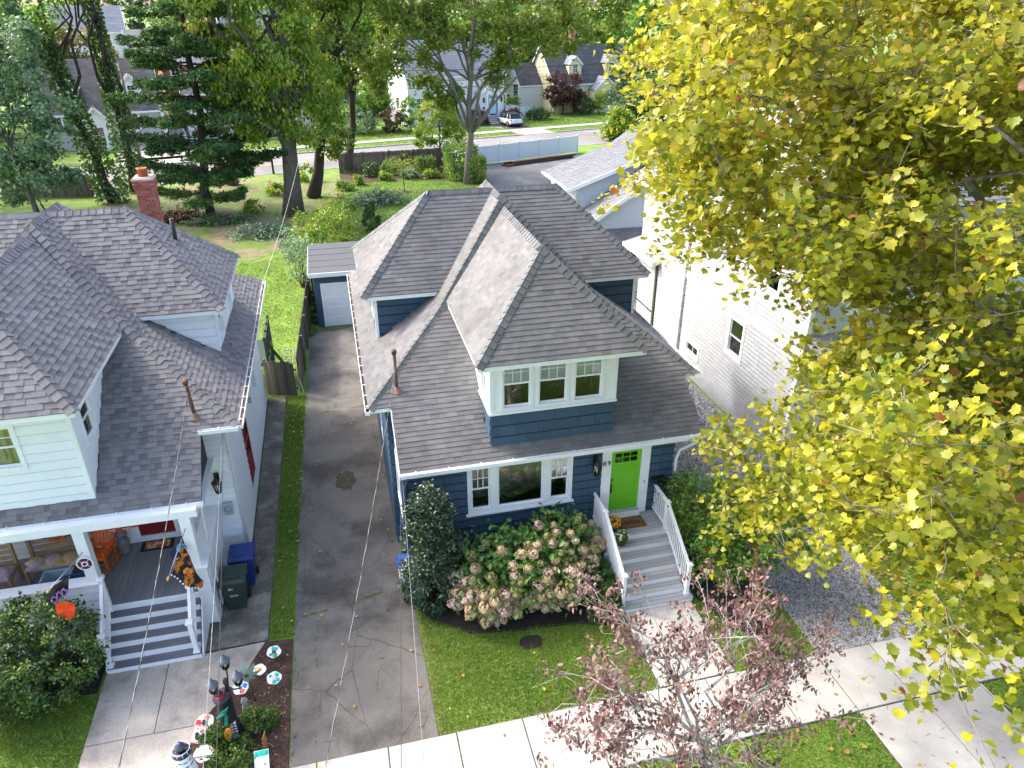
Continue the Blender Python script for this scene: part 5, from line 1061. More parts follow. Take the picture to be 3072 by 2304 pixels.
WCAR = mat('white_car_paint', (.72, .73, .74), .25, .02, 1, coat=.6)
suv('parked_car', 'white compact car with black roof parked on the far driveway', SM @ Matrix.Translation((25.15, 6.2, 0)) @ Matrix.Rotation(R(90), 4, 'Z'), WCAR)
suv('parked_car', 'silver car with pale windscreen parked behind the pine tree', SM @ Matrix.Translation((-15.6, 16.0, 0)) @ Matrix.Rotation(R(-90), 4, 'Z'), mat('silver_car_paint', (.5, .53, .56), .3, .03, 1, metal=.3))

# ------------------------------------------------------------------ BINS
def bin_(name, label, x, y, col, rz=0, s=1.0):
    t = thing(name, label, 'bin', (x, y, 0.05), rz); M = WM[t.name]; cm = mat(name + '_' + label[:9].replace(' ', '_'), col, .5, .08, 3)
    def ring(w, d, z): return [(-w, -d, z), (w, -d, z), (w, d, z), (-w, d, z)]
    b = MB(M); vs = ring(.22 * s, .24 * s, .05) + ring(.29 * s, .31 * s, .88 * s) + ring(.32 * s, .34 * s, .88 * s) + ring(.32 * s, .34 * s, .94 * s)
    f = [(3, 2, 1, 0)]
    for a in (0, 4, 8):
        for k in range(4): f.append((a + k, a + (k + 1) % 4, a + 4 + (k + 1) % 4, a + 4 + k))
    b.add(vs, f); b.build('bin_body', cm, t)
    l = MB(M); vs = ring(.33 * s, .36 * s, .945 * s) + ring(.33 * s, .36 * s, .975 * s) + ring(.27 * s, .30 * s, 1.03 * s); f = [(3, 2, 1, 0), (8, 9, 10, 11)]
    for a in (0, 4):
        for k in range(4): f.append((a + k, a + (k + 1) % 4, a + 4 + (k + 1) % 4, a + 4 + k))
    l.add(vs, f); l.box(-.18 * s, .18 * s, -.22 * s, .12 * s, 1.031 * s, 1.045 * s); lo = l.build('lid', cm, t)
    MB(M).tube([(-.24 * s, .40 * s, .93 * s), (.24 * s, .40 * s, .93 * s)], .02, 8).build('handle', cm, t)
    for k in (-1, 1): MB(M).lathe([(.11, -.03), (.12, 0), (.11, .03)], (k * .27 * s, .24 * s, .12), 14, (1, 0, 0)).build('wheel', MATS['tyre_rubber'], t)
    MB(M).box(-.10 * s, .10 * s, -.315 * s, -.29 * s, .52 * s, .56 * s).build('lift_bar', mat('bin_bar', (.45, .45, .45), .4, metal=.5), t)
    return t
b1 = bin_('wheeled_bin', 'dark green wheeled bin numbered 81 beside the white porch', -3.68, 16.12, (.022, .040, .030), 0, 1.05)
text_obj('lettering', '81', .13, WM[b1.name] @ front_m(-.05, -.315, .80), WHITE, b1, .002); text_obj('lettering', 'MORRIS', .06, WM[b1.name] @ front_m(.08, -.30, .68), WHITE, b1, .002)
bin_('wheeled_bin', 'blue wheeled bin behind the green bin by the white house', -3.52, 17.0, (.014, .035, .16), 0, 1.05)
bin_('wheeled_bin', 'pale grey lidded bin half hidden left of the columnar holly', 1.0, 15.3, (.36, .38, .37), R(90), .9)
bin_('wheeled_bin', 'bright blue bin at the blue house corner behind the holly', .99, 15.75, (.02, .09, .36), R(90), .9)
# ------------------------------------------------------------------ PORCH THINGS OF THE WHITE HOUSE
ORG = mat('orange_paint', (.55, .105, .012), .45, .06, 4)
rc = thing('rocking_chair', 'bright orange wooden rocking chair on the white porch', 'chair', (-7.05, 17.2, 1.15), R(-14)); M = WM[rc.name]
MB(M).cham(-.27, .27, -.25, .24, .40, .43, .01).build('seat', ORG, rc)
for i in range(5): MB(M).bar((-.19 + i * .095, .25, .5), (-.19 + i * .095, .46, 1.12), .075, .02, (0, -1, 0)).build('back_slat', ORG, rc)
for z, y in ((.52, .255), (1.13, .465)): MB(M).bar((-.27, y, z), (.27, y, z), .05, .06).build('back_rail', ORG, rc)
for s in (-1, 1):
    MB(M).bar((s * .27, .23, .1), (s * .27, .49, 1.2), .045, .045).build('back_post', ORG, rc); MB(M).bar((s * .27, -.22, .1), (s * .27, -.22, .64), .05, .05).build('leg', ORG, rc); MB(M).box(s * .30 - .05, s * .30 + .05, -.30, .34, .64, .67).build('armrest', ORG, rc)
    MB(M).tube([(s * .27, y, .035 + .22 * (y - .05) ** 2) for y in np.linspace(-.5, .65, 9)], .028, 6).build('rocker', ORG, rc)
    MB(M).bar((s * .27, -.22, .25), (s * .27, .28, .25), .03, .03).build('stretcher', ORG, rc)
MB(M).bar((-.27, -.22, .22), (.27, -.22, .22), .03, .03).build('stretcher', ORG, rc)
def flat_mat(name, label, x0, x1, y0, y1, z, m, rz=0):
    t = thing(name, label, 'mat', ((x0 + x1) / 2, (y0 + y1) / 2, z), rz); w, d = (x1 - x0) / 2, (y1 - y0) / 2
    MB(WM[t.name]).cham(-w, w, -d, d, .001, .014, .004).build('mat_body', m, t); return t
dm = flat_mat('door_mat', 'black bordered autumn leaf mat before the red door', -6.2, -5.36, 17.55, 18.02, 1.15, mat('black_rubber_mat', (.02, .02, .02), .9))
MB(WM[dm.name]).box(-.32, .32, -.15, .15, .0145, .017).build('leaf_print', mat('leaf_print', (.62, .45, .2), .9, .1, 6, col2=(.5, .05, .02), scale2=7, mix2=(.48, .54)), dm); text_obj('lettering', 'FALL', .11, WM[dm.name] @ Matrix.Translation((0, .02, .018)), WHITE, dm, .0005)
rg = flat_mat('striped_rug', 'dark red and white striped rug on the porch right side', -5.25, -4.80, 16.4, 17.42, 1.15, mat('rug_red', (.10, .012, .018), .95, .2, 20))
for x in (-.19, -.06, .12): MB(WM[rg.name]).box(x, x + .05, -.5, .5, .0145, .016).build('rug_stripe', mat('rug_white', (.55, .52, .5), .95, .1, 20), rg)
STONE = mat('grey_cast_stone', (.17, .175, .18), .9, .25, 8)
gs = thing('stone_statue', 'small grey hooded stone statue beside the red door', 'statue', (-6.6, 17.72, 1.15)); M = WM[gs.name]
MB(M).lathe([(.15, 0), (.16, .05), (.12, .1), (.16, .22), (.17, .34), (.12, .44), (.06, .48)], (0, 0, 0), 14).build('body', STONE, gs); MB(M).lathe([(.05, .46), (.10, .52), (.10, .58), (.06, .63), (.02, .645)], (0, -.02, 0), 12).build('head', STONE, gs); MB(M).lathe([(.16, .585), (.165, .60), (.09, .63), (.06, .70), (.02, .72)], (0, -.01, 0), 14).build('hat', STONE, gs)
# benches with cushions, tubs, wreath: the packed left end of the porch
PAL = mat('pallet_wood', (.30, .21, .12), .85, .2, 4, stretch=(.5, 5, 5))
def bench(label, x0, x1, y, cm, cl):
    t = thing('pallet_bench', label, 'bench', ((x0 + x1) / 2, y, 1.15))
    for i in range(4): MB().box(x0, x1, y - .3 + i * .17, y - .16 + i * .17, 1.56, 1.585).build('seat_slat', PAL, t)
    for i in range(4): MB().bar((x0, y + .36, 1.66 + i * .17), (x1, y + .36, 1.66 + i * .17), .025, .12).build('back_slat', PAL, t)
    for x in (x0 + .05, x1 - .05):
        for yy in (y - .26, y + .33): MB().box(x - .04, x + .04, yy - .04, yy + .04, 1.15, 1.56 if yy < y else 2.35).build('leg', PAL, t)
    c = thing('cushion', cl, 'cushion', ((x0 + x1) / 2, y, 1.59)); cu = MB(); n = 8; L = x1 - x0
    for i in range(3):
        a = x0 + .06 + i * (L - .12) / 3; cu.lathe([(.02, 0), (.24, .01), (.30, .05), (.28, .10), (.12, .13), (.02, .135)], (a + (L - .12) / 6, y - .04, 1.59), 4)
    cu.cham(x0 + .05, x1 - .05, y - .30, y + .24, 1.588, 1.67, .04); cu.build('cushion_pad', cm, c); return t
bench('pallet bench with floral cushion at the porch left end', -8.75, -7.35, 17.15, mat('floral_cushion', (.35, .28, .36), .9, .15, 10, col2=(.42, .30, .08), scale2=6, mix2=(.48, .54)), 'purple and yellow floral cushion on the pallet bench')
bench('pallet bench with pink cushion at the porch far left', -10.4, -8.95, 16.9, mat('pink_cushion', (.5, .36, .42), .9, .12, 9, col2=(.35, .26, .36), scale2=5), 'pale pink cushion on the far left pallet bench')
TUBB = mat('blue_tub_plastic', (.015, .10, .24), .45, .08, 3)
for k, (x, y, lab, c) in enumerate(((-8.15, 16.1, 'open blue plastic tub behind the porch wall', TUBB), (-7.35, 16.25, 'second blue plastic tub near the porch post', TUBB), (-9.1, 16.1, 'red white and blue tub at the porch left edge', mat('red_tub_plastic', (.3, .03, .04), .5, .1, 3)), (-7.9, 16.55, 'pale blue fabric bag among the porch tubs', mat('pale_bag', (.3, .42, .5), .9, .2, 5)))):
    t = thing('storage_tub', lab, 'tub', (x, y, 1.15)); M = WM[t.name]; b = MB(M)
    vs = [(sx * w, sy * d, z) for (w, d, z) in ((.26, .17, 0), (.33, .23, .40), (.35, .25, .40), (.35, .25, .43), (.31, .21, .43), (.25, .16, .05)) for sx, sy in ((-1, -1), (1, -1), (1, 1), (-1, 1))]
    f = [(3, 2, 1, 0), (20, 21, 22, 23)] + [(a + i, a + (i + 1) % 4, a + 4 + (i + 1) % 4, a + 4 + i) for a in (0, 4, 8, 12, 16) for i in range(4)]
    b.add(vs, f); b.build('tub_body', c, t)
wr = thing('wreath', 'orange sunflower wreath hanging over the porch bench', 'wreath', (-8.0, 17.46, 2.15)); M = WM[wr.name] @ FR((0, 0, 0), (1, 0, 0), (0, 0, 1))
pt = MB(M)
for i in range(26):
    a = i * 2 * math.pi / 26; c, s = math.cos(a), math.sin(a); pt.add([(c * .10 - s * .03, s * .10 + c * .03, .02), (c * .10 + s * .03, s * .10 - c * .03, .02), (c * .24, s * .24, .05 + .02 * (i % 3))], [(0, 1, 2)])
pt.build('petals', mat('wreath_orange', (.50, .11, .02), .8, .2, 9), wr); MB(M).lathe([(.13, 0), (.12, .03), (.05, .05)], (0, 0, 0), 16).build('centre', mat('wreath_centre', (.16, .14, .03), .9, .3, 20), wr)
# a long dark coat/curtain rack shapes behind the benches
for x in (-8.35, -7.72): 
    t = thing('hanging_cloth', 'dark cloth hanging on the porch wall %s of the wreath' % ('left' if x < -8 else 'right'), 'cloth', (x, 17.9, 2.0)); mb = MB()
    vs = []
    for i in range(9):
        for z in (1.75, 2.4, 3.3): vs.append((x - .2 + i * .05, 17.9 + .03 * math.sin(i * 1.9), z))
    mb.add(vs, [(i * 3 + k, i * 3 + 3 + k, i * 3 + 4 + k, i * 3 + 1 + k) for i in range(8) for k in range(2)]); mb.build('cloth', mat('dark_cloth', (.03, .035, .04), .95, .2, 6), t)
# signs and flags
sg = thing('round_sign', 'maroon and white round emblem sign on the porch post', 'sign', (-6.66, 15.40, 2.72)); M = WM[sg.name] @ FR((0, 0, 0), (1, 0, 0), (0, 0, 1))
MB(M).lathe([(.19, -.01), (.19, .01)], (0, 0, .03), 22).build('disc', WHITE, sg); MB(M).lathe([(.155, 0), (.155, .004)], (0, 0, .041), 22).build('maroon_ring', mat('maroon', (.13, .012, .03), .5), sg); MB(M).lathe([(.075, 0), (.075, .004)], (0, 0, .046), 18).build('centre_disc', WHITE, sg); MB(M).lathe([(.045, 0), (.045, .004)], (0, 0, .051), 8).build('centre_badge', mat('navy_badge', (.02, .025, .06), .5), sg)
for k in range(4): a = k * math.pi / 2 + .78; MB(M).bar((.08 * math.cos(a), .08 * math.sin(a), .047), (.15 * math.cos(a), .15 * math.sin(a), .047), .012, .004).build('spoke', WHITE, sg)
fs_ = thing('family_sign', 'half round red family sign hanging under the porch gutter', 'sign', (-5.85, 15.9, 3.55)); M = WM[fs_.name] @ FR((0, 0, 0), (1, 0, 0), (0, 0, 1))
hp = [(.62 * math.cos(a), .42 * math.sin(a), 0) for a in np.linspace(math.pi, 2 * math.pi, 17)]; MB(M).prism(hp, (0, 0, .02)).build('board', mat('sign_red', (.30, .02, .025), .6), fs_)
MB(M).prism([(x * .82, y * .80, .021) for x, y, z in hp], (0, 0, .004)).build('inner_panel', mat('sign_navy', (.03, .03, .06), .6, .2, 6, col2=(.3, .06, .05), scale2=9), fs_)
text_obj('lettering', 'THE       FAMILY', .085, M @ Matrix.Translation((0, -.36, .026)), mat('sign_cream', (.7, .62, .45), .7), fs_, .001)
def flagpole(t, p, q):
    MB().tube([p, q], .013, 8).build('pole', mat('metal_pole', (.4, .41, .42), .35, .1, 4, metal=.6), t); MB().lathe([(.02, 0), (.032, .03), (.03, .09), (.012, .12)], q, 10, Vector(q) - Vector(p)).build('finial', mat('wood_finial', (.55, .36, .16), .6), t)
f1 = thing('hanging_flag', 'black orange and purple pumpkin shaped flag on a pole by the round bush', 'flag', (-6.7, 15.4, 2.9)); flagpole(f1, (-6.66, 15.45, 3.0), (-6.88, 13.95, 3.25))
def cloth_disc(t, name, cx, y0, cz, rx, rz, m, n=20, wave=.03, holes=0):
    pts = []; mb = MB(); vs = [(cx, y0, cz)]
    for i in range(n): a = 2 * math.pi * i / n; r = 1 + .07 * math.sin(3 * a); vs.append((cx + rx * r * math.cos(a), y0 + wave * math.sin(5 * a), cz + rz * r * math.sin(a)))
    vs2 = [(x, y + .012, z) for x, y, z in vs]; k = n + 1
    f = [(0, 1 + i, 1 + (i + 1) % n) for i in range(n)] + [(k, k + 1 + (i + 1) % n, k + 1 + i) for i in range(n)] + [(1 + i, 1 + (i + 1) % n, k + 1 + (i + 1) % n, k + 1 + i) for i in range(n)]
    mb.add(vs + vs2, f); return mb.build(name, m, t)
cloth_disc(f1, 'pumpkin', -6.75, 14.0, 2.58, .19, .27, mat('neon_orange_felt', (.85, .075, .012), .8, .06, 6)); MB().box(-6.77, -6.71, 14.0, 14.02, 2.82, 2.94).build('stem', mat('felt_green', (.05, .22, .09), .8), f1)
for nm, cx, cz in (('letter_b', -6.90, 2.90), ('letter_o', -6.77, 3.0), ('letter_o', -6.66, 3.06)): cloth_disc(f1, nm, cx, 14.02, cz, .07, .10, mat('lilac_felt', (.34, .17, .40), .8)); cloth_disc(f1, 'letter_hole', cx, 14.002, cz, .03, .05, BLACKM)
mb = MB(); mb.add([(x + .47, y - .82, z + .50) for x, y, z in [(-7.42, 14.85, 2.70), (-7.02, 15.02, 2.84), (-7.10, 14.92, 2.46), (-7.40, 14.86, 2.36), (-7.50, 14.82, 2.5), (-7.40, 14.862, 2.70), (-7.02, 15.04, 2.84), (-7.10, 14.94, 2.46), (-7.40, 14.88, 2.36), (-7.50, 14.84, 2.5)]], [(0, 1, 2, 3, 4), (9, 8, 7, 6, 5)]); mb.build('black_top', BLACKM, f1)
f2 = thing('hanging_flag', 'black flag with sunflower print and white dotted edge by the right porch post', 'flag', (-4.3, 15.4, 3.2)); flagpole(f2, (-4.33, 15.45, 3.25), (-4.72, 14.65, 2.55))
FL = mat('sunflower_print', (.02, .018, .02), .85, .1, 8, col2=(.62, .19, .02), scale2=3.2, mix2=(.50, .55)); mb = MB(); nx, nz = 7, 7; vs = []
for i in range(nx):
    for j in range(nz):
        u = i / (nx - 1); v = j / (nz - 1); w_ = .35 + (v - .35) * (1 - .72 * u); vs.append((-4.42 - .26 * w_ + .36 * u, 15.2 - .55 * w_ + .08 * math.sin(u * 7 + v), 2.95 - .45 * w_ - 1.0 * u + .03 * math.sin(v * 9)))
mb.add(vs, [(i * nz + j, i * nz + j + 1, (i + 1) * nz + j + 1, (i + 1) * nz + j) for i in range(nx - 1) for j in range(nz - 1)]); mb.build('cloth', FL, f2)
for i in range(11):
    k = min(nx - 1, int(i * .6)); v0 = Vector(vs[k * nz + nz - 1]); v1 = Vector(vs[min(nx - 1, k + 1) * nz + nz - 1]); p = v0.lerp(v1, (i * .6) % 1); MB().lathe([(.022, -.004), (.022, .004)], p, 8, (0, -1, .3)).build('dot', WHITE, f2)
cloth_disc(f2, 'sunflower', -4.36, 14.86, 2.42, .10, .11, mat('sunflower_yellow', (.75, .33, .03), .8, .2, 12, col2=(.45, .06, .02), scale2=12))
# striped witch-hat column by the post and its round sign
sc = thing('striped_figure', 'black and white striped decorative figure at the right porch post', 'decoration', (-4.72, 15.75, 1.15))
for i in range(12): MB().lathe([(.075, 0), (.08, .04), (.075, .08)], (-4.72, 15.78, 1.16 + i * .08), 10).build('stripe', BLACKM if i % 2 else WHITE, sc)
MB().lathe([(.2, 0), (.2, .015), (.10, .03), (.09, .16), (.06, .17)], (-4.72, 15.78, 2.3), 14).build('hat', mat('navy_felt', (.012, .025, .07), .8), sc); MB().lathe([(.06, 0), (.1, .06), (.1, .12), (.05, .18)], (-4.72, 15.78, 2.12), 12).build('head', WHITE, sc)
rs = thing('round_sign', 'small blue and grey round sign hanging by the right porch post', 'sign', (-4.5, 15.4, 2.75)); M = WM[rs.name] @ FR((0, 0, 0), (1, 0, 0), (0, 0, 1)); MB(M).lathe([(.13, 0), (.13, .012)], (0, 0, .02), 18).build('disc', mat('sign_grey', (.42, .40, .40), .8, .3, 22), rs); MB(M).prism([(.128 * math.cos(a), .128 * math.sin(a), .033) for a in np.linspace(.1, math.pi - .1, 10)], (0, 0, .003)).build('blue_cap', mat('sign_blue', (.05, .24, .45), .7, .3, 30), rs)
wall_lantern('wall_lantern', 'black wall lantern on the white wall above the porch rail', -3.92, 17.95, 2.75, 1.1)
mt = thing('electric_meter', 'round glass electric meter on the white side wall', 'meter', (-3.8, 17.98, 1.9)); MB().box(-3.92, -3.68, 17.9, 17.985, 1.72, 2.12).build('box', mat('meter_grey', (.42, .44, .45), .5), mt); MB().lathe([(.1, 0), (.1, .06), (.05, .09)], (-3.8, 17.9, 1.95), 14, (0, -1, 0)).build('dial', mat('meter_glass', (.3, .33, .35), .15), mt)
# ------------------------------------------------------------------ MULCH BED THINGS
lp = thing('lamp_post', 'black garden lamp post with three lanterns in the mulch bed', 'lamp post', (-3.34, 11.93, .03)); M = WM[lp.name]
IRON = mat('dark_iron', (.02, .024, .026), .45, .15, 5)
MB(M).lathe([(.17, 0), (.17, .06), (.12, .12), (.10, .30), (.075, .42), (.085, .46), (.06, .50), (.048, .6), (.045, 1.62), (.06, 1.66), (.06, 1.72), (.02, 1.8)], (0, 0, 0), 14).build('post', IRON, lp)
GLs = glassmat('lamp_glass', (.85, .86, .8), .9, .06); LCAP = mat('grey_iron_cap', (.11, .125, .15), .5, .1, 4)
for k, (dx, dy, dz) in enumerate(((.0, .26, 1.86), (.26, -.06, 1.66), (-.24, -.12, 1.62))):
    MB(M).tube([(0, 0, 1.55), (dx * .5, dy * .5, 1.45), (dx, dy, dz - .18), (dx, dy, dz - .06)], .017, 8).build('arm', IRON, lp)
    ln = MB(M).lathe([(.04, -.08), (.075, -.04), (.08, -.02)], (dx, dy, dz), 8).build('lantern', IRON, lp)
    MB(M).lathe([(.075, -.02), (.10, .10), (.085, .17)], (dx, dy, dz), 8).build('glass', GLs, ln)
    MB(M).lathe([(.125, .165), (.13, .18), (.10, .225), (.075, .24), (.06, .28), (.025, .30), (.028, .335), (.012, .39)], (dx, dy, dz), 8).build('lantern_cap', LCAP, ln); MB(M).lathe([(.02, -.04), (.03, .05), (.01, .1)], (dx, dy, dz), 8).build('bulb', MATS['bulb'], ln)
    rb = MB(M)
    for i in range(8): a = i * math.pi / 4; rb.tube([(dx + .076 * math.cos(a), dy + .076 * math.sin(a), dz - .02), (dx + .102 * math.cos(a), dy + .102 * math.sin(a), dz + .1), (dx + .087 * math.cos(a), dy + .087 * math.sin(a), dz + .17)], .006, 4)
    rb.build('lantern_ribs', IRON, ln)
wt = thing('witch_decoration', 'stuffed witch decoration in black and green hugging the lamp post', 'decoration', (-3.46, 11.83, .5)); M = WM[wt.name]
def blob(prof, c, m, name, ax=None, n=12): return MB(M).lathe(prof, c, n, ax).build(name, m, wt)
blob([(.02, 0), (.15, .02), (.17, .2), (.13, .45), (.10, .62), (.03, .66)], (0, 0, .15), mat('black_felt', (.014, .013, .016), .95, .2, 10), 'robe'); blob([(.02, 0), (.09, .04), (.10, .12), (.05, .19), (.01, .2)], (0, 0, .78), mat('felt_hair_orange', (.5, .18, .02), .9), 'hair'); blob([(.20, 0), (.2, .012), (.09, .03), (.07, .12), (.03, .25), (.005, .32)], (0, 0, .92), mat('purple_felt', (.05, .035, .06), .9), 'hat', (-.25, -.2, 1)); blob([(.095, .03), (.10, .07)], (-.01, -.01, .93), mat('red_felt', (.5, .015, .02), .9), 'hat_band', (-.25, -.2, 1))
GF_ = mat('teal_felt', (.015, .20, .12), .9, .1, 8)
MB(M).tube([(0.02, -.1, .6), (-.12, -.2, .52), (.05, -.2, .62)], [.05, .045, .03], 8).build('sleeve', GF_, wt); MB(M).prism([(-.12, -.16, .5), (.06, -.17, .62), (.12, -.16, .75), (.0, -.17, .66)], (0, .02, 0)).build('scarf', GF_, wt); MB(M).prism([(-.06, -.17, .2), (.02, -.17, .2), (.06, -.165, .5), (0, -.165, .5)], (0, .02, 0)).build('scarf', GF_, wt)
MB(M).prism([(-.10, -.20, -.22), (-.02, -.2, -.28), (.06, -.2, -.05), (.05, -.2, .12), (-.03, -.2, .12), (-.1, -.2, -.02)], (0, .035, 0)).build('broom', mat('orange_felt', (.62, .25, .02), .9, .15, 12), wt)
for k, x in enumerate((.06, .13)):
    for i in range(7): MB(M).lathe([(.03, 0), (.03, .045)], (x, -.06 - .002 * i, -.16 + i * .045), 8).build('leg_stripe', BLACKM if i % 2 else WHITE, wt)
    MB(M).tube([(x, -.05, -.17), (x - .02, -.14, -.24), (x - .05, -.2, -.22)], [.035, .045, .02], 8).build('boot', mat('grey_boot', (.07, .085, .1), .7), wt)
def stake_plate(label, x, y, r, cols, seed, tilt=.5, h=.28):
    t = thing('garden_plaque', label, 'plaque', (x, y, .03)); rnd = random.Random(seed); M = WM[t.name] @ Matrix.Translation((0, 0, h)) @ Matrix.Rotation(tilt, 4, 'X')
    MB(WM[t.name]).tube([(0, .0, 0), (0, .0, h)], .008, 6).build('stake', mat('stake_green', (.05, .07, .05), .7), t); n = 26
    ed = [(r * (1 + .05 * math.sin(i * 5 + seed)) * math.cos(2 * math.pi * i / n), r * .86 * (1 + .05 * math.sin(i * 5 + seed)) * math.sin(2 * math.pi * i / n), 0) for i in range(n)]
    MB(M).prism(ed, (0, 0, .012)).build('disc', mat('plaque_white', (.75, .75, .73), .6, .05, 8), t)
    for i, c in enumerate(cols):
        a = rnd.uniform(0, 6.28) + i * 2.4; q = r * (.62 if i else .0); cx, cy = q * math.cos(a), q * .8 * math.sin(a); rr = r * rnd.uniform(.22, .34)
        MB(M).prism([(cx + rr * (1 + .25 * math.sin(k * 2.3 + i)) * math.cos(k * .628), cy + rr * (1 + .25 * math.cos(k * 1.7)) * math.sin(k * .628), .0125 + .0006 * i) for k in range(10)], (0, 0, .003)).build('painted_spot', mat('plaque_%.2f_%.2f_%.2f' % c, c, .6, .15, 15), t)
    return t
TE = (.02, .42, .30); BRN = (.12, .05, .025); YEL = (.8, .48, .03); RDD = (.6, .03, .05); BLU = (.03, .16, .6); ORN = (.7, .18, .03); SKY = (.2, .55, .6); GRN = (.05, .3, .1); BK = (.03, .03, .04)
stake_plate('white plaque with green and brown leaves at the mulch bed tip', -2.64, 13.9, .17, [BRN, TE, TE, BRN, GRN, TE], 1)
stake_plate('daisy shaped plaque with yellow centre in the mulch bed', -2.95, 13.42, .15, [YEL, YEL], 2); stake_plate('turquoise and white flower plaque near the driveway edge', -2.6, 13.08, .17, [(.8, .5, .55), TE, TE, SKY, TE, TE, TE], 3)
stake_plate('round plaque with red white and blue picture behind the lamp post', -3.35, 12.98, .18, [BLU, RDD, ORN, BLU], 4); stake_plate('round plaque with teal bird picture left of the lamp post', -4.05, 12.2, .2, [BK, SKY, RDD, ORN, RDD], 5)
wc = stake_plate('round white welcome plaque with an orange pumpkin', -3.98, 11.4, .2, [], 6); MB(WM[wc.name] @ Matrix.Translation((.06, .04, .29)) @ Matrix.Rotation(.5, 4, 'X')).prism([(.16 * math.cos(a), .075 * math.sin(a), .013) for a in np.linspace(0, 6.28, 15)[:-1]], (0, 0, .006)).build('pumpkin', mat('pumpkin_orange', (.62, .14, .02), .7, .2, 16), wc); text_obj('lettering', 'Welcome', .085, WM[wc.name] @ Matrix.Translation((-.02, -.06, .27)) @ Matrix.Rotation(.5, 4, 'X'), BLACKM, wc, .001)
cs = thing('cat_sign', 'square pink sign with a black cat beside the neighbour walk', 'sign', (-4.1, 11.85, .03)); M = WM[cs.name] @ Matrix.Translation((0, 0, .34)) @ Matrix.Rotation(.55, 4, 'X') @ Matrix.Rotation(-.35, 4, 'Z'); MB(M).box(-.18, .18, -.18, .18, 0, .012).build('board', mat('pink_board', (.62, .33, .3), .7, .1, 14), cs); MB(M).box(-.145, .145, -.145, .145, .0125, .014).build('panel', mat('pale_panel', (.75, .66, .6), .7, .1, 12), cs)
MB(M).prism([(-.08, -.08, .0145), (-.02, -.12, .0145), (.10, -.11, .0145), (.13, -.02, .0145), (.07, .0, .0145), (0, .0, .0145), (-.05, .04, .0145), (-.1, .02, .0145)], (0, 0, .003)).build('cat', BLACKM, cs); MB(M).tube([(.12, -.04, .016), (.14, .05, .016), (.11, .10, .016)], .012, 6).build('cat_tail', BLACKM, cs); MB(WM[cs.name]).tube([(0, 0, 0), (0, 0, .34)], .008, 6).build('stake', MATS['stake_green'], cs); text_obj('lettering', 'BOO', .07, M @ Matrix.Translation((-.03, .10, .015)), mat('sign_pink_text', (.5, .08, .08), .7), cs, .001)
lh = thing('lighthouse_ornament', 'white and navy model lighthouse beside the neighbour walk', 'ornament', (-4.25, 11.05, .0)); M = WM[lh.name]
MB(M).lathe([(.26, 0), (.24, .1), (.14, .86), (.135, .9)], (0, 0, 0), 8).build('tower', WHITE, lh)
for z in (.60, .72, .84): MB(M).lathe([(.175 - (z - .6) * .16, 0), (.175 - (z - .6) * .16, .02)], (0, 0, z), 12).build('band', mat('navy_paint', (.015, .022, .05), .5), lh)
MB(M).lathe([(.19, .9), (.19, .93), (.10, .94)], (0, 0, 0), 16).build('gallery', MATS['navy_paint'], lh); MB(M).lathe([(.075, .94), (.075, 1.08)], (0, 0, 0), 12).build('lamp_room', BLACKM, lh); MB(M).lathe([(.11, 1.08), (.10, 1.11), (.05, 1.16), (.05, 1.19), (.01, 1.2)], (0, 0, 0), 12).build('cap', mat('navy_cap', (.06, .08, .11), .4), lh)
for i in range(10): a = i * .628; MB(M).tube([(.175 * math.cos(a), .175 * math.sin(a), .93), (.175 * math.cos(a), .175 * math.sin(a), 1.03)], .006, 4).build('rail_post', WHITE, lh)
MB(M).tube([(.175 * math.cos(a), .175 * math.sin(a), 1.03) for a in np.linspace(0, 6.283, 17)], .008, 5).build('rail', WHITE, lh); MB(M).box(.0, .08, -.205, -.175, .36, .46).build('window', BLACKM, lh)
ws = thing('wind_spinner', 'pale green metal wind spinner on a rod in the mulch bed', 'spinner', (-3.05, 12.76, .03)); M = WM[ws.name]; MB(M).tube([(0, 0, 0), (-.03, .02, 1.05)], .012, 6).build('rod', MATS['stake_green'], ws); SPM = mat('sage_metal', (.24, .30, .25), .5, .1, 5)
for k in range(7):
    a = k * .9; c, s = math.cos(a), math.sin(a); C = Vector((-.04, -.04, .95)); mb = MB(M); vs = []
    for i in range(6):
        u = i / 5; r = .06 + .26 * u; w = .075 * math.sin(math.pi * (u * .85 + .12)); tw = .5 * u
        for q in (-1, 1): vs.append(C + Vector((r * c - q * w * s * math.cos(tw), .12 * u * u - q * w * math.sin(tw) - .05, r * s + q * w * c * math.cos(tw))))
    vs2 = [v + Vector((0, .006, 0)) for v in vs]
    f = [(2 * i, 2 * i + 1, 2 * i + 3, 2 * i + 2) for i in range(5)] + [(12 + 2 * i, 14 + 2 * i, 15 + 2 * i, 13 + 2 * i) for i in range(5)]
    mb.add(vs + vs2, f); mb.build('vane', SPM, ws)
for lab, x, y, pts, m, rz in (('white arrow shaped sign on edge beside the lamp post', -3.25, 12.45, [(0, 0), (.10, .12), (.08, .2), (.14, .3), (.10, .42), (.02, .5), (-.03, .4), (0, .25), (-.05, .1)], mat('grey_white_sign', (.55, .55, .52), .7), .9), ('narrow wooden sign seen edge on near the driveway', -2.72, 11.4, [(-.03, 0), (.03, 0), (.10, .2), (.06, .35), (.1, .45), (-.1, .45), (-.06, .3), (-.1, .18)], mat('varnished_sign', (.42, .20, .05), .6, .3, 9), 1.35)):
    t = thing('garden_sign', lab, 'sign', (x, y, .03), rz); MB(WM[t.name]).prism([(a * 1.1, 0, b * .9 + .06) for a, b in pts], (0, .015, 0)).build('board', m, t); MB(WM[t.name]).tube([(0, .02, 0), (0, .02, .2)], .008, 6).build('stake', MATS['stake_green'], t)
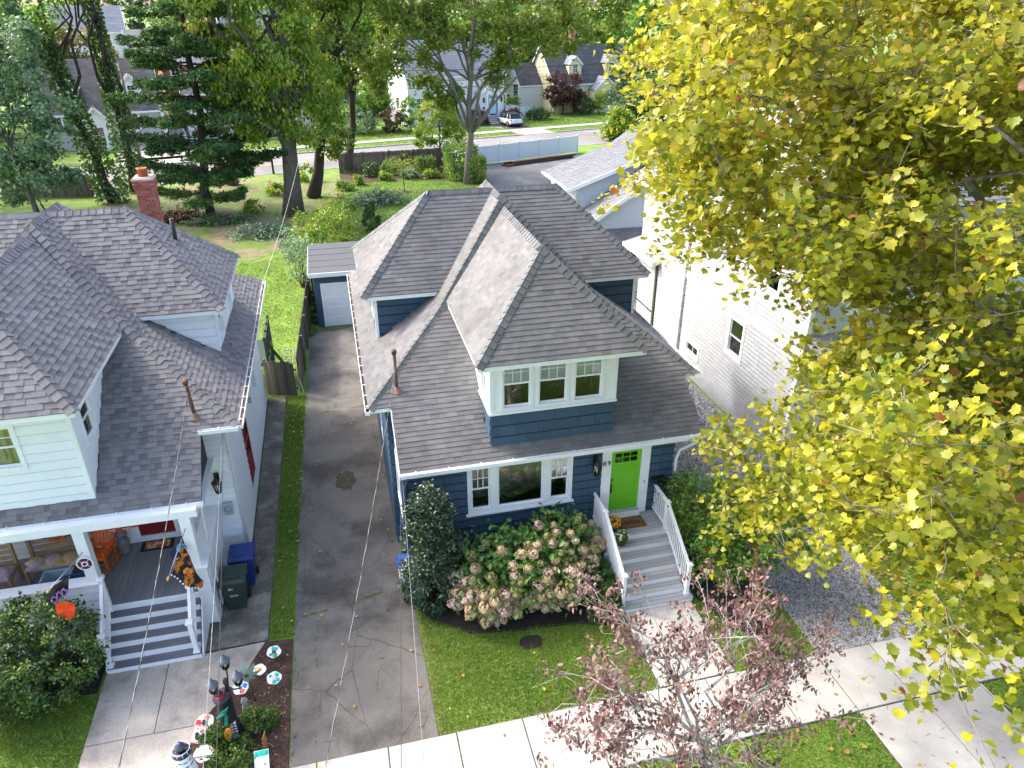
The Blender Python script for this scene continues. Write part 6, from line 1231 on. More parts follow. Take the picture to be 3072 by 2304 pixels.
t = thing('garden_sign', 'white and teal square sign at the mulch bed front corner', 'sign', (-2.78, 11.0, .03)); M = WM[t.name] @ Matrix.Translation((0, 0, .2)) @ Matrix.Rotation(.7, 4, 'X'); MB(M).box(-.15, .15, -.2, .2, 0, .012).build('board', MATS['plaque_white'], t); MB(M).box(-.14, .14, .08, .19, .0125, .015).build('teal_band', mat('teal_band', TE, .6, .5, 14), t); MB(M).box(.05, .08, -.1, -.07, .0125, .015).build('mark', BLACKM, t); MB(WM[t.name]).tube([(0, 0, 0), (0, 0, .2)], .008, 6).build('stake', MATS['stake_green'], t)
pl_ = thing('path_light', 'small solar path light beside the round bush', 'light', (-6.78, 14.35, .03)); MB().tube([(-6.78, 14.35, 0), (-6.78, 14.35, .3)], .012, 6).build('stem', MATS['meter_grey'], pl_); MB().lathe([(.05, .28), (.09, .32), (.10, .34), (.06, .38), (.02, .39)], (-6.78, 14.35, 0), 14).build('head', mat('pale_light_head', (.35, .42, .43), .4), pl_)
# deck stair, ladder and clutter behind the white house
dk = thing('back_deck_stair', 'dark green deck stair and railing at the white house back corner', 'stair', (-3.1, 28.8, 0)); DG = mat('dark_green_paint', (.015, .035, .028), .6)
for y in (28.6, 29.4, 30.2, 31.0): MB().box(-3.36, -3.28, y, y + .08, 0, 2.5).build('post', DG, dk)
for i in range(14): MB().box(-3.34, -3.30, 28.75 + i * .165, 28.79 + i * .165, 1.4, 2.35).build('baluster', DG, dk)
MB().box(-3.37, -3.27, 28.6, 31.1, 2.35, 2.43).build('rail', DG, dk); MB().box(-5.5, -3.27, 28.6, 31.1, 1.25, 1.38).build('deck', DG, dk); MB().bar((-3.3, 28.6, 2.4), (-2.8, 30.4, .3), .06, .12).build('stringer', DG, dk)
ld = thing('ladder', 'aluminium ladder leaning at the deck by the board fence', 'ladder', (-2.75, 29.3, 0)); AL = mat('aluminium', (.45, .46, .47), .4, .1, 4, metal=.6)
for dx in (0, .38): MB().bar((-2.95 + dx, 29.0, .1), (-2.72 + dx, 30.4, 1.2), .03, .08).build('ladder_rail', AL, ld)
for i in range(6): t_ = (i + .5) / 6; a = Vector((-2.95, 29.0, .1)).lerp(Vector((-2.72, 30.4, 1.2)), t_); MB().bar(a, a + Vector((.38, 0, 0)), .03, .03).build('rung', AL, ld)
for k, (x, y, lab, m) in enumerate(((-3.05, 29.0, 'terracotta pot beside the deck stair', MATS['terracotta']), (-2.95, 29.5, 'dark pot under the deck ladder', BLACKM))):
    t = thing('flower_pot', lab, 'pot', (x, y, 0)); MB().lathe([(.12, 0), (.18, .3), (.2, .3), (.2, .36), (.16, .36), (.14, .2)], (x, y, 0), 14).build('pot', m, t)
mk = thing('marker_stake', 'white driveway marker stake by the gate post', 'stake', (-2.0, 27.9, 0)); MB().tube([(-2.0, 27.9, 0), (-2.15, 28.0, .8)], .015, 6).build('rod', WHITE, mk); MB().lathe([(.035, 0), (.04, .03), (.03, .06)], (-2.15, 28.0, .78), 10).build('reflector', mat('reflector_red', (.5, .12, .1), .4), mk)
# small tractor / mower parked by the left fence
tr_ = thing('garden_mower', 'green and silver ride-on mower by the left stockade fence', 'mower', (-20.5, 61.5, 0), R(20)); M = WM[tr_.name]
b = MB(M); b.prism([(-.9, -.4, .35), (.9, -.4, .35), (.95, -.4, .75), (.3, -.4, .85), (.1, -.4, .6), (-.9, -.4, .7)], (0, .8, 0)); b.build('body', mat('mower_green', (.02, .10, .06), .5), tr_); MB(M).box(-.6, -.1, -.25, .25, .7, .85).build('seat', BLACKM, tr_); MB(M).bar((-.6, 0, .8), (-.75, 0, 1.25), .5, .1).build('seat_back', BLACKM, tr_)
for x, r in ((.65, .24), (-.6, .33)):
    for s in (-1, 1): MB(M).lathe([(r * .5, -.1), (r, -.08), (r, .08), (r * .5, .1)], (x, s * .45, r), 14, (0, 1, 0)).build('wheel', MATS['tyre_rubber'], tr_)
# ------------------------------------------------------------------ ROOM THINGS BEHIND THE PICTURE WINDOW
ac = thing('armchair', 'cream armchair inside the room behind the picture window', 'armchair', (4.5, 17.2, 1.0), R(25)); M = WM[ac.name]; CRM = mat('cream_fabric', (.55, .52, .45), .9, .06, 6)
MB(M).cham(-.38, .38, -.38, .36, .15, .46, .05).build('seat', CRM, ac); MB(M).cham(-.40, .40, .30, .48, .40, .98, .06).build('backrest', CRM, ac)
for s in (-1, 1): MB(M).cham(s * .44 - .07, s * .44 + .07, -.36, .42, .15, .64, .04).build('armrest', CRM, ac)
lm = thing('side_table', 'round green side table with a white lamp inside the picture window', 'table', (3.85, 17.1, 1.0)); M = WM[lm.name]; MB(M).lathe([(.3, .55), (.3, .58), (.05, .585)], (0, 0, 0), 20).build('table_top', mat('green_enamel', (.02, .16, .07), .35), lm)
for k in range(3): a = k * 2.09; MB(M).tube([(.1 * math.cos(a), .1 * math.sin(a), .55), (.24 * math.cos(a), .24 * math.sin(a), 0)], .012, 6).build('leg', BLACKM, lm)
tl = thing('table_lamp', 'small white lamp on the green side table indoors', 'lamp', (3.85, 17.1, 1.585)); MB(WM[tl.name]).lathe([(.07, 0), (.075, .02), (.03, .05), (.05, .15), (.02, .24)], (0, 0, 0), 14).build('base', WHITE, tl); MB(WM[tl.name]).lathe([(.13, .24), (.08, .42)], (0, 0, 0), 16).build('shade', mat('lamp_shade', (.68, .62, .5), .8), tl)
# ------------------------------------------------------------------ OVERHEAD CABLES
CBL = mat('cable_grey', (.16, .165, .17), .5, .3, 30, col2=(.26, .265, .27), scale2=20, mix2=(.45, .6)); CBK = mat('cable_black', (.03, .03, .03), .6)
def cable(label, p, q, r, sag, m, twist=False):
    p = Vector(p); q = Vector(q); n = 26; P = []
    for i in range(n + 1): t = i / n; c = p.lerp(q, t); c.z -= sag * 4 * t * (1 - t); P.append(c)
    t_ = thing('overhead_cable', label, 'cable', p)
    if twist:
        P2 = []
        for i in range(len(P) - 1):
            for j in range(6): P2.append(P[i].lerp(P[i + 1], j / 6))
        for k in range(2):
            a0 = k * math.pi; MB().tube([c + Vector((math.cos(i * .8 + a0), 0, math.sin(i * .8 + a0))) * r * .8 for i, c in enumerate(P2)], r * .85, 5).build('strand', (CBL, CBK)[k], t_)
    else: MB().tube(P, r, 6).build('strand', m, t_)
    return t_
cable('twisted service cable from the blue house roof mast to the street', (1.13, 17.65, 5.9), (-1.92, .7, 6.3), .0065, .4, CBL, True)
cable('twisted service cable from the white house roof mast to the street', (-4.07, 17.55, 5.85), (-3.08, 1.3, 6.5), .0065, .4, CBL, True)
cable('thin black cable from the blue house front corner', (.95, 16.2, 3.7), (-.5, 1.0, 6.0), .006, .25, CBK); cable('thin grey cable beside the blue house corner', (.98, 16.15, 3.6), (.0, 1.0, 5.9), .005, .25, CBL)
cable('thin grey cable from the white house side wall', (-3.5, 18.0, 4.6), (-2.2, 1.5, 5.5), .006, .3, CBL); cable('second thin cable from the white house side wall', (-3.52, 18.0, 4.4), (-1.95, 1.5, 5.4), .005, .3, CBK)
cable('thin wire from the white house roof to the back yard', (-3.05, 26.5, 5.0), (-1.6, 46, 6.5), .008, .3, mat('cable_pale', (.45, .48, .4), .6))
for k, (z, n) in enumerate(((6.6, -1.2), (7.3, -1.0), (8.4, -.9))): cable('%s street wire along the far street' % ('lower', 'middle', 'upper')[k], SP(-6, n, z), SP(46, n, z - .2), .03, .5, CBK)
up = thing('utility_pole', 'wooden utility pole behind the pine by the far street', 'pole', SP(-20.2, .8)); MB().tube([SP(-20.2, .8), SP(-20.2, .8, 9.5)], [.17, .12], 10).build('pole', mat('pole_wood', (.2, .16, .12), .9, .2, 3, stretch=(5, 5, .4)), up); MB(SM).box(-21.3, -19.1, .72, .88, 8.6, 8.75).build('cross_arm', MATS['pole_wood'], up); MB(SM).lathe([(.2, 0), (.22, .1), (.22, .8), (.1, .9)], (-20.55, .8, 6.8), 12).build('transformer', mat('transformer_grey', (.3, .31, .32), .5), up)
for k, (x, y) in enumerate(((-10.2, 73.3), (-5.2, 74.6))):
    t = thing('fence_post', 'dark wooden post at the yard end %s' % ('nearest the pine trunk' if k == 0 else 'nearest the big grey trunk'), 'post', (x, y, 0)); MB().box(x - .09, x + .09, y - .09, y + .09, 0, 1.6).build('post', mat('dark_post', (.05, .042, .036), .9), t)
# ------------------------------------------------------------------ VEGETATION
T_DIA = (np.array([(0, -.5, 0), (.32, -.05, .07), (0, .5, -.03), (-.32, -.05, .07)]), np.array([(0, 1, 2, 3)]))
T_OVAL = (np.array([(0, -.5, 0), (.27, -.15, .06), (.22, .2, .05), (0, .5, -.06), (-.22, .2, .05), (-.27, -.15, .06)]), np.array([(0, 1, 2, 3), (0, 3, 4, 5)]))
T_LONG = (np.array([(0, -.5, 0), (.25, 0, .05), (0, .5, -.08), (-.25, 0, .05)]), np.array([(0, 1, 2, 3)]))
T_NEED = (np.array([(0, -.5, 0), (.055, 0, 0), (0, .5, .02), (-.055, 0, 0)]), np.array([(0, 1, 2, 3)]))
_ph = [(.14, -.38), (.38, -.42), (.41, -.22), (.60, -.02), (.42, .09), (.38, .29), (.19, .27)]; _pl = [(0, -.44)] + _ph + [(0, .62)] + [(-x, y) for x, y in _ph[::-1]]
T_PLANE = (np.array([(x, y, .26 * (abs(x) ** 1.2) - .22 * (abs(y) ** 2)) for x, y in _pl] + [(0, -.08, -.02)]), np.array([(16, i, (i + 1) % 16) for i in range(16)]))
def cloud(P, size, T, bias=(0, 0, .6), spread=1., sj=.3, dirs=None):
    """leaves at points P: random facing with a bias; dirs (optional) gives each leaf's long axis"""
    V0, F0 = T; n = len(P); P = np.asarray(P, float)
    N = RNG.normal(0, spread * .6, (n, 3)) + np.array(bias); N /= np.linalg.norm(N, axis=1)[:, None] + 1e-9
    A = RNG.normal(0, 1, (n, 3)) if dirs is None else dirs + RNG.normal(0, .35, (n, 3))
    A -= N * (A * N).sum(1)[:, None]; A /= np.linalg.norm(A, axis=1)[:, None] + 1e-9; B = np.cross(A, N)
    s = (size * RNG.uniform(1 - sj, 1 + sj, n))[:, None, None]
    V = P[:, None] + s * (B[:, None] * V0[None, :, 0:1] + A[:, None] * V0[None, :, 1:2] + N[:, None] * V0[None, :, 2:3])
    F = (F0[None] + (np.arange(n) * len(V0))[:, None, None]).reshape(-1, F0.shape[1])
    return V.reshape(-1, 3), F, len(F0)
def blob_points(blobs, nclump, nleaf, cr, shell=(.55, 1.), low=None):
    """clump centres through the outer volume of ellipsoids, then leaves round each clump"""
    w = np.array([(b[3] * b[4] * b[5]) ** (2 / 3) for b in blobs]); w = w / w.sum(); C = []
    for b, k in zip(blobs, w):
        n = max(3, int(nclump * k)); d = RNG.normal(0, 1, (n, 3)); d /= np.linalg.norm(d, axis=1)[:, None]
        r = RNG.uniform(shell[0] ** 2, shell[1] ** 2, n) ** .5; C.append(np.array(b[:3]) + d * r[:, None] * np.array(b[3:6]))
    C = np.concatenate(C)
    if low is not None: C = C[C[:, 2] > low]
    m = len(C); per = max(1, nleaf // m); ct = RNG.normal(0, 1, m); rr = cr * RNG.uniform(.6, 1.3, m)
    off = RNG.normal(0, .5, (m, per, 3)) * rr[:, None, None] * np.array([1, 1, .75]); P = (C[:, None] + off).reshape(-1, 3)
    return C, P, np.repeat(ct, per)
def branch_path(a, b, sag=.0, wig=.06, n=6):
    a = Vector(a); b = Vector(b); L = (b - a).length; P = []
    for i in range(n + 1):
        t = i / n; p = a.lerp(b, t); p.z += sag * L * 4 * t * (1 - t)
        if 0 < i < n: p += Vector((random.gauss(0, 1), random.gauss(0, 1), random.gauss(0, .6))) * L * wig * .5
        P.append(p)
    return P
BARK = mat('grey_bark', (.13, .105, .085), .95, .3, 3, col2=(.07, .06, .05), scale2=4, stretch=(4, 4, .6), bump=.8, bscale=12)
BARKD = mat('dark_bark', (.055, .045, .038), .95, .3, 3, stretch=(4, 4, .6), bump=.6, bscale=14)
GR_MID = leafmat('leaf_mid_green', [(0, (0.083, 0.188, 0.03)), (0.5, (0.18, 0.339, 0.045)), (1, (0.414, 0.552, 0.075))], .35)
GR_YEL = leafmat('leaf_yellow_green', [(0, (0.082, 0.168, 0.022)), (0.5, (0.224, 0.336, 0.036)), (1, (0.565, 0.561, 0.067))], .4)
GR_OLV = leafmat('leaf_olive', [(0, (0.087, 0.157, 0.026)), (0.5, (0.211, 0.288, 0.037)), (0.8, (0.323, 0.392, 0.052)), (1, (0.497, 0.392, 0.078))], .35)
GR_SIL = leafmat('leaf_silver_green', [(0, (0.084, 0.158, 0.063)), (0.5, (0.19, 0.295, 0.137)), (1, (0.4, 0.527, 0.316))], .3)
GR_DRK = leafmat('leaf_dark_green', [(0, (0.028, 0.066, 0.019)), (0.5, (0.056, 0.122, 0.028)), (1, (0.131, 0.225, 0.056))], .25)
GR_FAR = leafmat('leaf_far_green', [(0, (0.083, 0.151, 0.038)), (0.5, (0.166, 0.265, 0.055)), (1, (0.36, 0.428, 0.088))], .3)
GR_IVY = leafmat('leaf_ivy', [(0, (0.039, 0.097, 0.017)), (0.6, (0.097, 0.194, 0.03)), (1, (0.238, 0.324, 0.065))], .25)
def tree(name, label, base, blobs, tr, nclump, nleaf, size, lm, cr=.9, cat='tree', top=None, bark=None, T=T_DIA, limbs=9, group=None, bias=(0, 0, .6), tone=(.45, .16, .12), fork=None, dirs=None, low=None, shell=(.5, 1.)):
    t = thing(name, label, cat, base, 0, group); base = Vector(base)
    C, P, ct = blob_points(blobs, nclump, nleaf, cr, shell, low)
    b0 = max(blobs, key=lambda b: b[3] * b[4] * b[5]); top = Vector(top) if top is not None else Vector((b0[0], b0[1], b0[2] + b0[5] * .3))
    m = MB(); pth = branch_path(base, top, 0, .012, 7); m.tube(pth, [tr * (1.25 if i == 0 else 1) * (1 - .72 * i / 7) for i in range(8)], 10)
    for k in range(limbs):
        c = C[random.randrange(len(C))]; i = random.randint(2, 6) if fork is None else fork; r = tr * (1 - .72 * i / 7)
        pp = branch_path(pth[i], c, .08, .10, 5); m.tube(pp, [r * .6 * (1 - .8 * j / 5) for j in range(6)], 6)
    m.build('trunk', bark or BARK, t)
    V, F, k = cloud(P, size, T, bias, dirs=(np.tile(np.array(dirs, float), (len(P), 1)) if dirs is not None else None))
    tn = np.clip(tone[0] + ct * tone[1] + RNG.normal(0, tone[2], len(P)), 0, 1)
    o = np_obj('crown', V, F, lm, t, np.repeat(tn, k)); return t
def bush(name, label, base, blobs, nclump, nleaf, size, lm, cr=.25, T=T_OVAL, cat='shrub', stems=7, tone=(.45, .15, .14), bias=(0, -.15, .5), bark=None, shell=(.62, 1.), group=None, low=.05):
    t = thing(name, label, cat, base, 0, group); C, P, ct = blob_points(blobs, nclump, nleaf, cr, shell, low); k_ = P[:, 2] > .04; P = P[k_]; ct = ct[k_]
    m = MB()
    for k in range(stems): c = C[random.randrange(len(C))]; m.tube(branch_path(Vector(base) + Vector((random.uniform(-.1, .1), random.uniform(-.1, .1), 0)), c, .05, .08, 4), [.03, .025, .018, .012, .006], 5)
    m.build('stem', bark or BARKD, t); V, F, k = cloud(P, size, T, bias); tn = np.clip(tone[0] + ct * tone[1] + RNG.normal(0, tone[2], len(P)), 0, 1)
    np_obj('foliage', V, F, lm, t, np.repeat(tn, k)); return t
# ---- back yard trees
tree('deciduous_tree', 'tall tree with thick grey trunk and hanging bright leaves behind the left lawn', (-3.05, 58.5, 0), [(-2.6, 58.5, 12, 3.0, 3, 4.5), (-5.2, 58.2, 10.5, 2.0, 2, 3.6), (-.4, 58.6, 9.5, 1.9, 2, 3.8), (-4.6, 58.4, 7.2, 1.5, 1.6, 1.8), (-1.2, 58.4, 17, 3, 3, 3), (-6.5, 58, 15.5, 2.6, 2.4, 3), (-3.8, 58.0, 9, 2.2, 1.8, 2.6), (-1.5, 58.0, 6.8, 1.5, 1.4, 1.7), (-5.6, 58, 6.4, 1.2, 1.4, 1.4)], .72, 230, 21000, .36, GR_YEL, .85, T=T_LONG, limbs=16, top=(-1.9, 58.5, 16), dirs=(0, 0, -1), bias=(0, -.4, .25))
tree('deciduous_tree', 'ivy covered tree with olive leaves right of the thick grey trunk', (-1.55, 63.9, 0), [(.4, 63.8, 6.5, 1.9, 1.9, 4.2), (1.8, 63.5, 12.5, 2.6, 2.5, 3.5), (-.4, 64, 10.5, 1.9, 2, 4.0), (3.6, 64, 17, 3.4, 3, 3.6), (0, 64, 17.5, 3.5, 3, 3.2)], .5, 150, 17000, .33, GR_OLV, .8, limbs=14, top=(2.2, 63.9, 14), bark=BARKD)
tree('deciduous_tree', 'tree with bare lower trunk beyond the brown stockade fence', (1.9, 75.5, 0), [(2.5, 75.5, 15, 4.5, 3.5, 4), (5.5, 76, 13.0, 2.6, 2.5, 3.2)], .42, 80, 7000, .36, GR_MID, 1.0, limbs=12, top=(4.2, 75.5, 14), bark=BARKD)
tree('deciduous_tree', 'tall tree with straight pale trunk rising behind the blue house roof', (12.1, 66, 0), [(12.6, 66, 15, 5.2, 4.2, 4.8), (7.2, 66, 12.2, 3.4, 3, 4.2), (18.4, 66, 13.2, 3.9, 3.2, 3.6), (10.2, 66, 8.4, 2.0, 2, 1.9), (15.4, 65.5, 9.2, 1.9, 2, 1.6), (5.0, 65.5, 9.4, 1.6, 1.8, 1.8), (24, 66.5, 13.8, 3.4, 3, 3.0)], .34, 260, 30000, .34, GR_OLV, .8, limbs=22, top=(13.0, 66, 15), bark=mat('pale_bark', (.20, .17, .135), .95, .25, 2, stretch=(4, 4, .5), bump=.6, bscale=14))
tree('small_tree', 'small yellow green tree leaning over the stockade fence corner', (11.2, 76.2, 0), [(11.2, 76, 4.4, 2.5, 2, 2.3), (9.6, 75.6, 2.6, 1.2, 1.2, 1.1), (12.9, 76, 3.2, 1.2, 1.3, 1.3)], .12, 60, 5200, .26, GR_YEL, .55, limbs=8)
# pine with tiers of flat needle branches
pine = thing('pine_tree', 'tall dark green pine with tiered branches in the left back yard', 'tree', (-9.2, 59.8, 0)); pm = MB(); tp = branch_path((-9.2, 59.8, 0), (-8.3, 59.8, 22), 0, .012, 12); pm.tube(tp, [.36 * (1 - .8 * i / 12) for i in range(13)], 10); PP = []; PD = []; PT = []
z = 1.6
while z < 21.5:
    c = tp[min(11, int(z / 22 * 12))].lerp(tp[min(12, int(z / 22 * 12) + 1)], (z / 22 * 12) % 1); Lm = 6.6 * (1 - (z / 25) ** 1.5) * (.6 if z < 3 else 1); k0 = random.uniform(0, 6.28); nb = random.randint(5, 6); ct = random.gauss(0, 1)
    for k in range(nb):
        a = k0 + k * 6.283 / nb + random.uniform(-.25, .25); L = Lm * random.uniform(.62, 1.12); d = Vector((math.cos(a), math.sin(a), 0)); s = Vector((-d.y, d.x, 0)); cz_ = c; c = c + Vector((0, 0, random.uniform(-.45, .45))); pth = [c + d * L * t + Vector((0, 0, -L * .10 * t + L * .13 * t * t + (.10 - .25 * (z < 4)) * L * (t - t * t))) for t in np.linspace(0, 1, 7)]
        c = cz_; pm.tube(pth, [.07 * (1 - .85 * i / 6) for i in range(7)], 5); n = int(120 * L); bt = random.gauss(0, .5)
        tt = RNG.uniform(.22, 1.02, n) ** .8; wd = .20 * L * np.sin(np.clip(tt, 0, 1) * 2.6 + .25) * RNG.normal(0, .6, n)
        for t, w_ in zip(tt, wd):
            i = min(5, int(t * 6)); p = pth[i].lerp(pth[i + 1], t * 6 - i) + s * w_ + Vector((0, 0, -.10 * abs(w_) + random.gauss(.04, .14))); PP.append(p); dd = d * .8 + s * (1 if w_ > 0 else -1) * .7 + Vector((0, 0, .25)); PD.append(dd); PT.append(ct * .5 + bt)
    z += random.uniform(.95, 1.35)
pm.build('trunk', BARKD, pine); PP = np.array([tuple(p) for p in PP]); V, F, k = cloud(np.repeat(PP, 2, 0), .48, (T_NEED[0] * np.array([2.1, 1, 1]), T_NEED[1]), (0, 0, .6), 1., .3, np.repeat(np.array([tuple(p) for p in PD]), 2, 0))
np_obj('needles', V, F, leafmat('pine_needle', [(0, (0.034, 0.078, 0.022)), (0.5, (0.079, 0.164, 0.041)), (1, (0.227, 0.328, 0.07))], .2, .5, .3), pine, np.clip(.45 + np.repeat(np.array(PT), 2) * .18 + RNG.normal(0, .16, len(PP) * 2), 0, 1))
def ivy_tree(label, base, top, r, blobs, nl, lm):
    t = tree('ivy_tree', label, base, blobs, r * .5, 60, nl, .32, lm, .8, top=top, limbs=8, bark=BARKD); b = Vector(base); p = Vector(top); n = int(2600 * (p - b).length / 14)
    u = RNG.uniform(0, .95, n); a = RNG.uniform(0, 6.28, n); rr = r * (1.25 - .55 * u) * RNG.uniform(.75, 1.25, n); P = np.array(b)[None] + u[:, None] * np.array(p - b)[None] + np.stack([np.cos(a) * rr, np.sin(a) * rr, RNG.normal(0, .1, n)], 1)
    V, F, k = cloud(P, .30, T_DIA, (0, -.5, .3)); np_obj('ivy', V, F, GR_IVY, t, np.repeat(np.clip(RNG.normal(.4, .22, n), 0, 1), k)); return t
ivy_tree('ivy clad trunk leaning left behind the silvery leaves', (-17.4, 66, 0), (-19.6, 66, 13), .85, [(-20, 66, 14.5, 2.5, 2.5, 2.2), (-17.5, 66, 16.5, 2.6, 2.5, 2)], 4200, GR_MID)
ivy_tree('upright ivy clad trunk left of the pine', (-16.6, 70, 0), (-16.6, 70, 16), .75, [(-17.5, 70, 17.5, 2.6, 2.5, 2), (-14.5, 70, 17.2, 2.4, 2.5, 2)], 3600, GR_MID)
tree('deciduous_tree', 'silvery green leafy tree at the left edge of the yard', (-21.5, 61, 0), [(-22.0, 61, 6.0, 2.6, 2.2, 3.2), (-19.3, 60.5, 4.2, 1.9, 1.8, 2.2), (-24.4, 61, 8.5, 2.4, 2.2, 3.2), (-20.6, 61.5, 9.2, 2.3, 2.2, 2.4), (-23.2, 62, 3.0, 2.0, 1.8, 1.8), (-18.6, 61, 7.4, 1.6, 1.6, 1.8), (-24.5, 62, 12, 2.4, 2, 2.4), (-20.6, 62, 12.6, 2.2, 2, 2.2)], .22, 190, 21000, .30, GR_SIL, .7, limbs=14)
tree('deciduous_tree', 'second silvery green tree towards the upper left corner', (-27.5, 68, 0), [(-26.8, 68, 10, 3, 3, 3.5), (-29.5, 68, 6.5, 2.8, 2.6, 3.2), (-24, 69, 12.5, 2.6, 2.6, 2.8), (-27, 68.5, 14.5, 3, 2.6, 2.4)], .28, 150, 16000, .34, GR_SIL, .9, limbs=12)
tree('deciduous_tree', 'autumn tinted orange tree between the far left roofs', SP(-28, 36), [(*SP(-28, 36, 9.4), 4.4, 4, 3.6), (*SP(-33, 36, 7.6), 4, 4, 3.2), (*SP(-22.5, 36, 8.0), 3.2, 3.5, 3.0)], .4, 80, 6500, .55, leafmat('leaf_orange_tint', [(0, (.10, .13, .02)), (.5, (.22, .19, .03)), (1, (.42, .20, .05))], .35), 1.3)
st = thing('tree_stump_trunk', 'short leaning bare trunk behind the pine at the street side', 'trunk', (-8.4, 70.5, 0)); MB().tube([(-8.4, 70.5, 0), (-9.0, 70.5, 1.2), (-10.0, 70.6, 3.0), (-10.4, 70.6, 4.0)], [.55, .42, .40, .36], 10).build('trunk', BARK, st)
# ---- far woods: every tree on its own
rnd = random.Random(5)
FARL = ['dark', 'bushy', 'tall', 'broad', 'dense', 'rounded', 'leafy', 'loose']
spots = [(-46, 12), (-38, 20), (-34, 36), (-12, 33), (-2, 34), (3.5, 29), (10, 30), (15.5, 27), (22, 26), (27.5, 25), (31, 30), (36, 31), (42, 33), (48, 32), (53, 28), (58, 24), (64, 22), (-52, 34), (-40, 58), (-16, 58), (-6, 64), (6, 60), (16, 62), (27, 52), (37, 56), (48, 54), (59, 50), (70, 44), (80, 40), (-62, 60), (62, 4), (72, 6), (84, 12), (54, 8), (94, 30), (-26, 76), (0, 80), (22, 78), (46, 76), (70, 70)]
marks = ['beyond the leftmost white far house', 'behind the silvery trees', 'between the far left roofs', 'behind the brick house', 'behind the blue roofed far house', 'left of the portico house gable', 'behind the portico house roof', 'above the portico house door', 'right of the portico house', 'over the far white fence', 'left of the cape house chimney', 'behind the cape house ridge', 'behind the cape house right end', 'right of the cape house', 'under the plane tree top left leaves', 'behind the plane tree crown', 'right behind the plane tree crown']
def street_tree(i, s, n):
    h = rnd.uniform(12.5, 16.5) + max(0, n - 30) * .09; w = rnd.uniform(3.4, 5.2); b = SP(s, n); lab = '%s green tree %s' % (rnd.choice(FARL), marks[i]) if i < len(marks) else 'distant tree crown in the wood behind the far houses'
    bl = [(b.x, b.y, h * .60, w, w * .8, h * .38), (b.x - w * .55, b.y, h * .45, w * .6, w * .6, h * .25), (b.x + w * .6, b.y, h * .5, w * .6, w * .6, h * .26), (b.x + rnd.uniform(-1, 1), b.y, h * .82, w * .55, w * .5, h * .18)]
    tree('deciduous_tree', lab, b, bl, .3, 60, 3600 if n < 40 else 2600, .62 if n < 40 else .8, rnd.choice((GR_FAR, GR_FAR, GR_MID, GR_DRK, GR_OLV)), 1.5, limbs=5, group=None if i < len(marks) else 'wood behind the far houses', tone=(.45, .18, .14))
for i, (s, n) in enumerate(spots): street_tree(i, s, n)
for k, (x, y, h, w, lab, lm) in enumerate(((37.8, 92, 9.5, 3.0, 'shaggy dark hemlock right of the far white fence end', GR_DRK), (41.5, 90, 11.5, 3.2, 'second dark hemlock beside the plane tree leaves', GR_DRK), (33.6, 84.5, 3.4, 1.6, 'low rounded green shrub at the end of the vinyl fence', GR_YEL), (36, 60, 15, 5, 'dark broad tree behind the white house roof', GR_DRK), (47, 66, 16, 5.5, 'tall dark tree at the upper right corner', GR_DRK), (43, 50, 15, 5, 'dark tree beyond the white house right side', GR_FAR))):
    tree('evergreen_tree' if k < 2 else 'deciduous_tree', lab, (x, y, 0), [(x, y, h * .35, w, w * .8, h * .32), (x + .3, y, h * .66, w * .7, w * .6, h * .26), (x, y, h * .9, w * .35, w * .35, h * .14)], .22, 80, 6000, .34 if k < 3 else .5, lm, .8, limbs=8, T=T_LONG if k < 2 else T_DIA, bias=(0, 0, .9))
# ---- far garden shrubs
MAPLE = leafmat('leaf_red_maple', [(0, (.045, .02, .018)), (.5, (.11, .045, .035)), (.8, (.16, .075, .05)), (1, (.13, .11, .035))], .3)
b = SP(36.8, 14.0); tree('japanese_maple', 'dark red maple tree before the cream cape house', b, [(b.x, b.y, 3.7, 3.1, 2.2, 2.3), (b.x - 1.4, b.y, 2.4, 1.8, 1.6, 1.3), (b.x + 1.6, b.y, 2.6, 1.7, 1.6, 1.3)], .16, 70, 6500, .30, MAPLE, .55, limbs=10)
HYDF = leafmat('leaf_bronze_shrub', [(0, (.04, .06, .015)), (.5, (.12, .06, .035)), (1, (.22, .10, .05))], .3)
for k, (s, n, w, h, lab, lm) in enumerate(((21.4, 10.4, 1.3, .95, 'bronze leaved shrub left of the stone steps', HYDF), (26.4, 10.3, 1.3, .95, 'bronze leaved shrub right of the stone steps', HYDF), (17.6, 11.2, 1.0, 1.3, 'round shrub under the portico house windows', GR_MID), (9.2, 9.4, 1.5, 1.6, 'reddish hydrangea clump left of the portico house', HYDF), (11.5, 9.0, 1.0, 2.2, 'upright green shrub at the portico house left corner', GR_MID), (5.5, 10, 2.0, 1.6, 'grey green shrub on the far left lawn', GR_SIL), (31.5, 11.3, 2.0, .7, 'low spreading juniper before the cape house', GR_DRK), (39.8, 13.2, 1.7, 1.2, 'dark foundation shrub right of the red maple', GR_DRK), (42.2, 12.6, 1.2, 1.7, 'yellow green upright shrub by the cape entrance', GR_YEL), (29.5, 16, .9, 1.6, 'small clipped shrub by the far white fence', GR_MID), (28.6, 19.5, .9, 2.2, 'dark narrow shrub behind the far white fence', GR_DRK))):
    b = SP(s, n); bush('garden_shrub', lab, b, [(b.x, b.y, h, w, w * .8, h)], 34, 1500, .26, lm, .45, T=T_DIA)
for k, (s, n, w, h, lab) in enumerate(((7.5, 12.5, 2.4, 3.6, 'leafy tree shading the portico house left end'), (2.5, 14, 3.0, 4.2, 'broad tree on the lawn left of the portico house'))):
    b = SP(s, n); tree('small_tree', lab, b, [(b.x, b.y, h, w, w * .8, h * .62)], .14, 50, 4200, .36, GR_MID, .8)
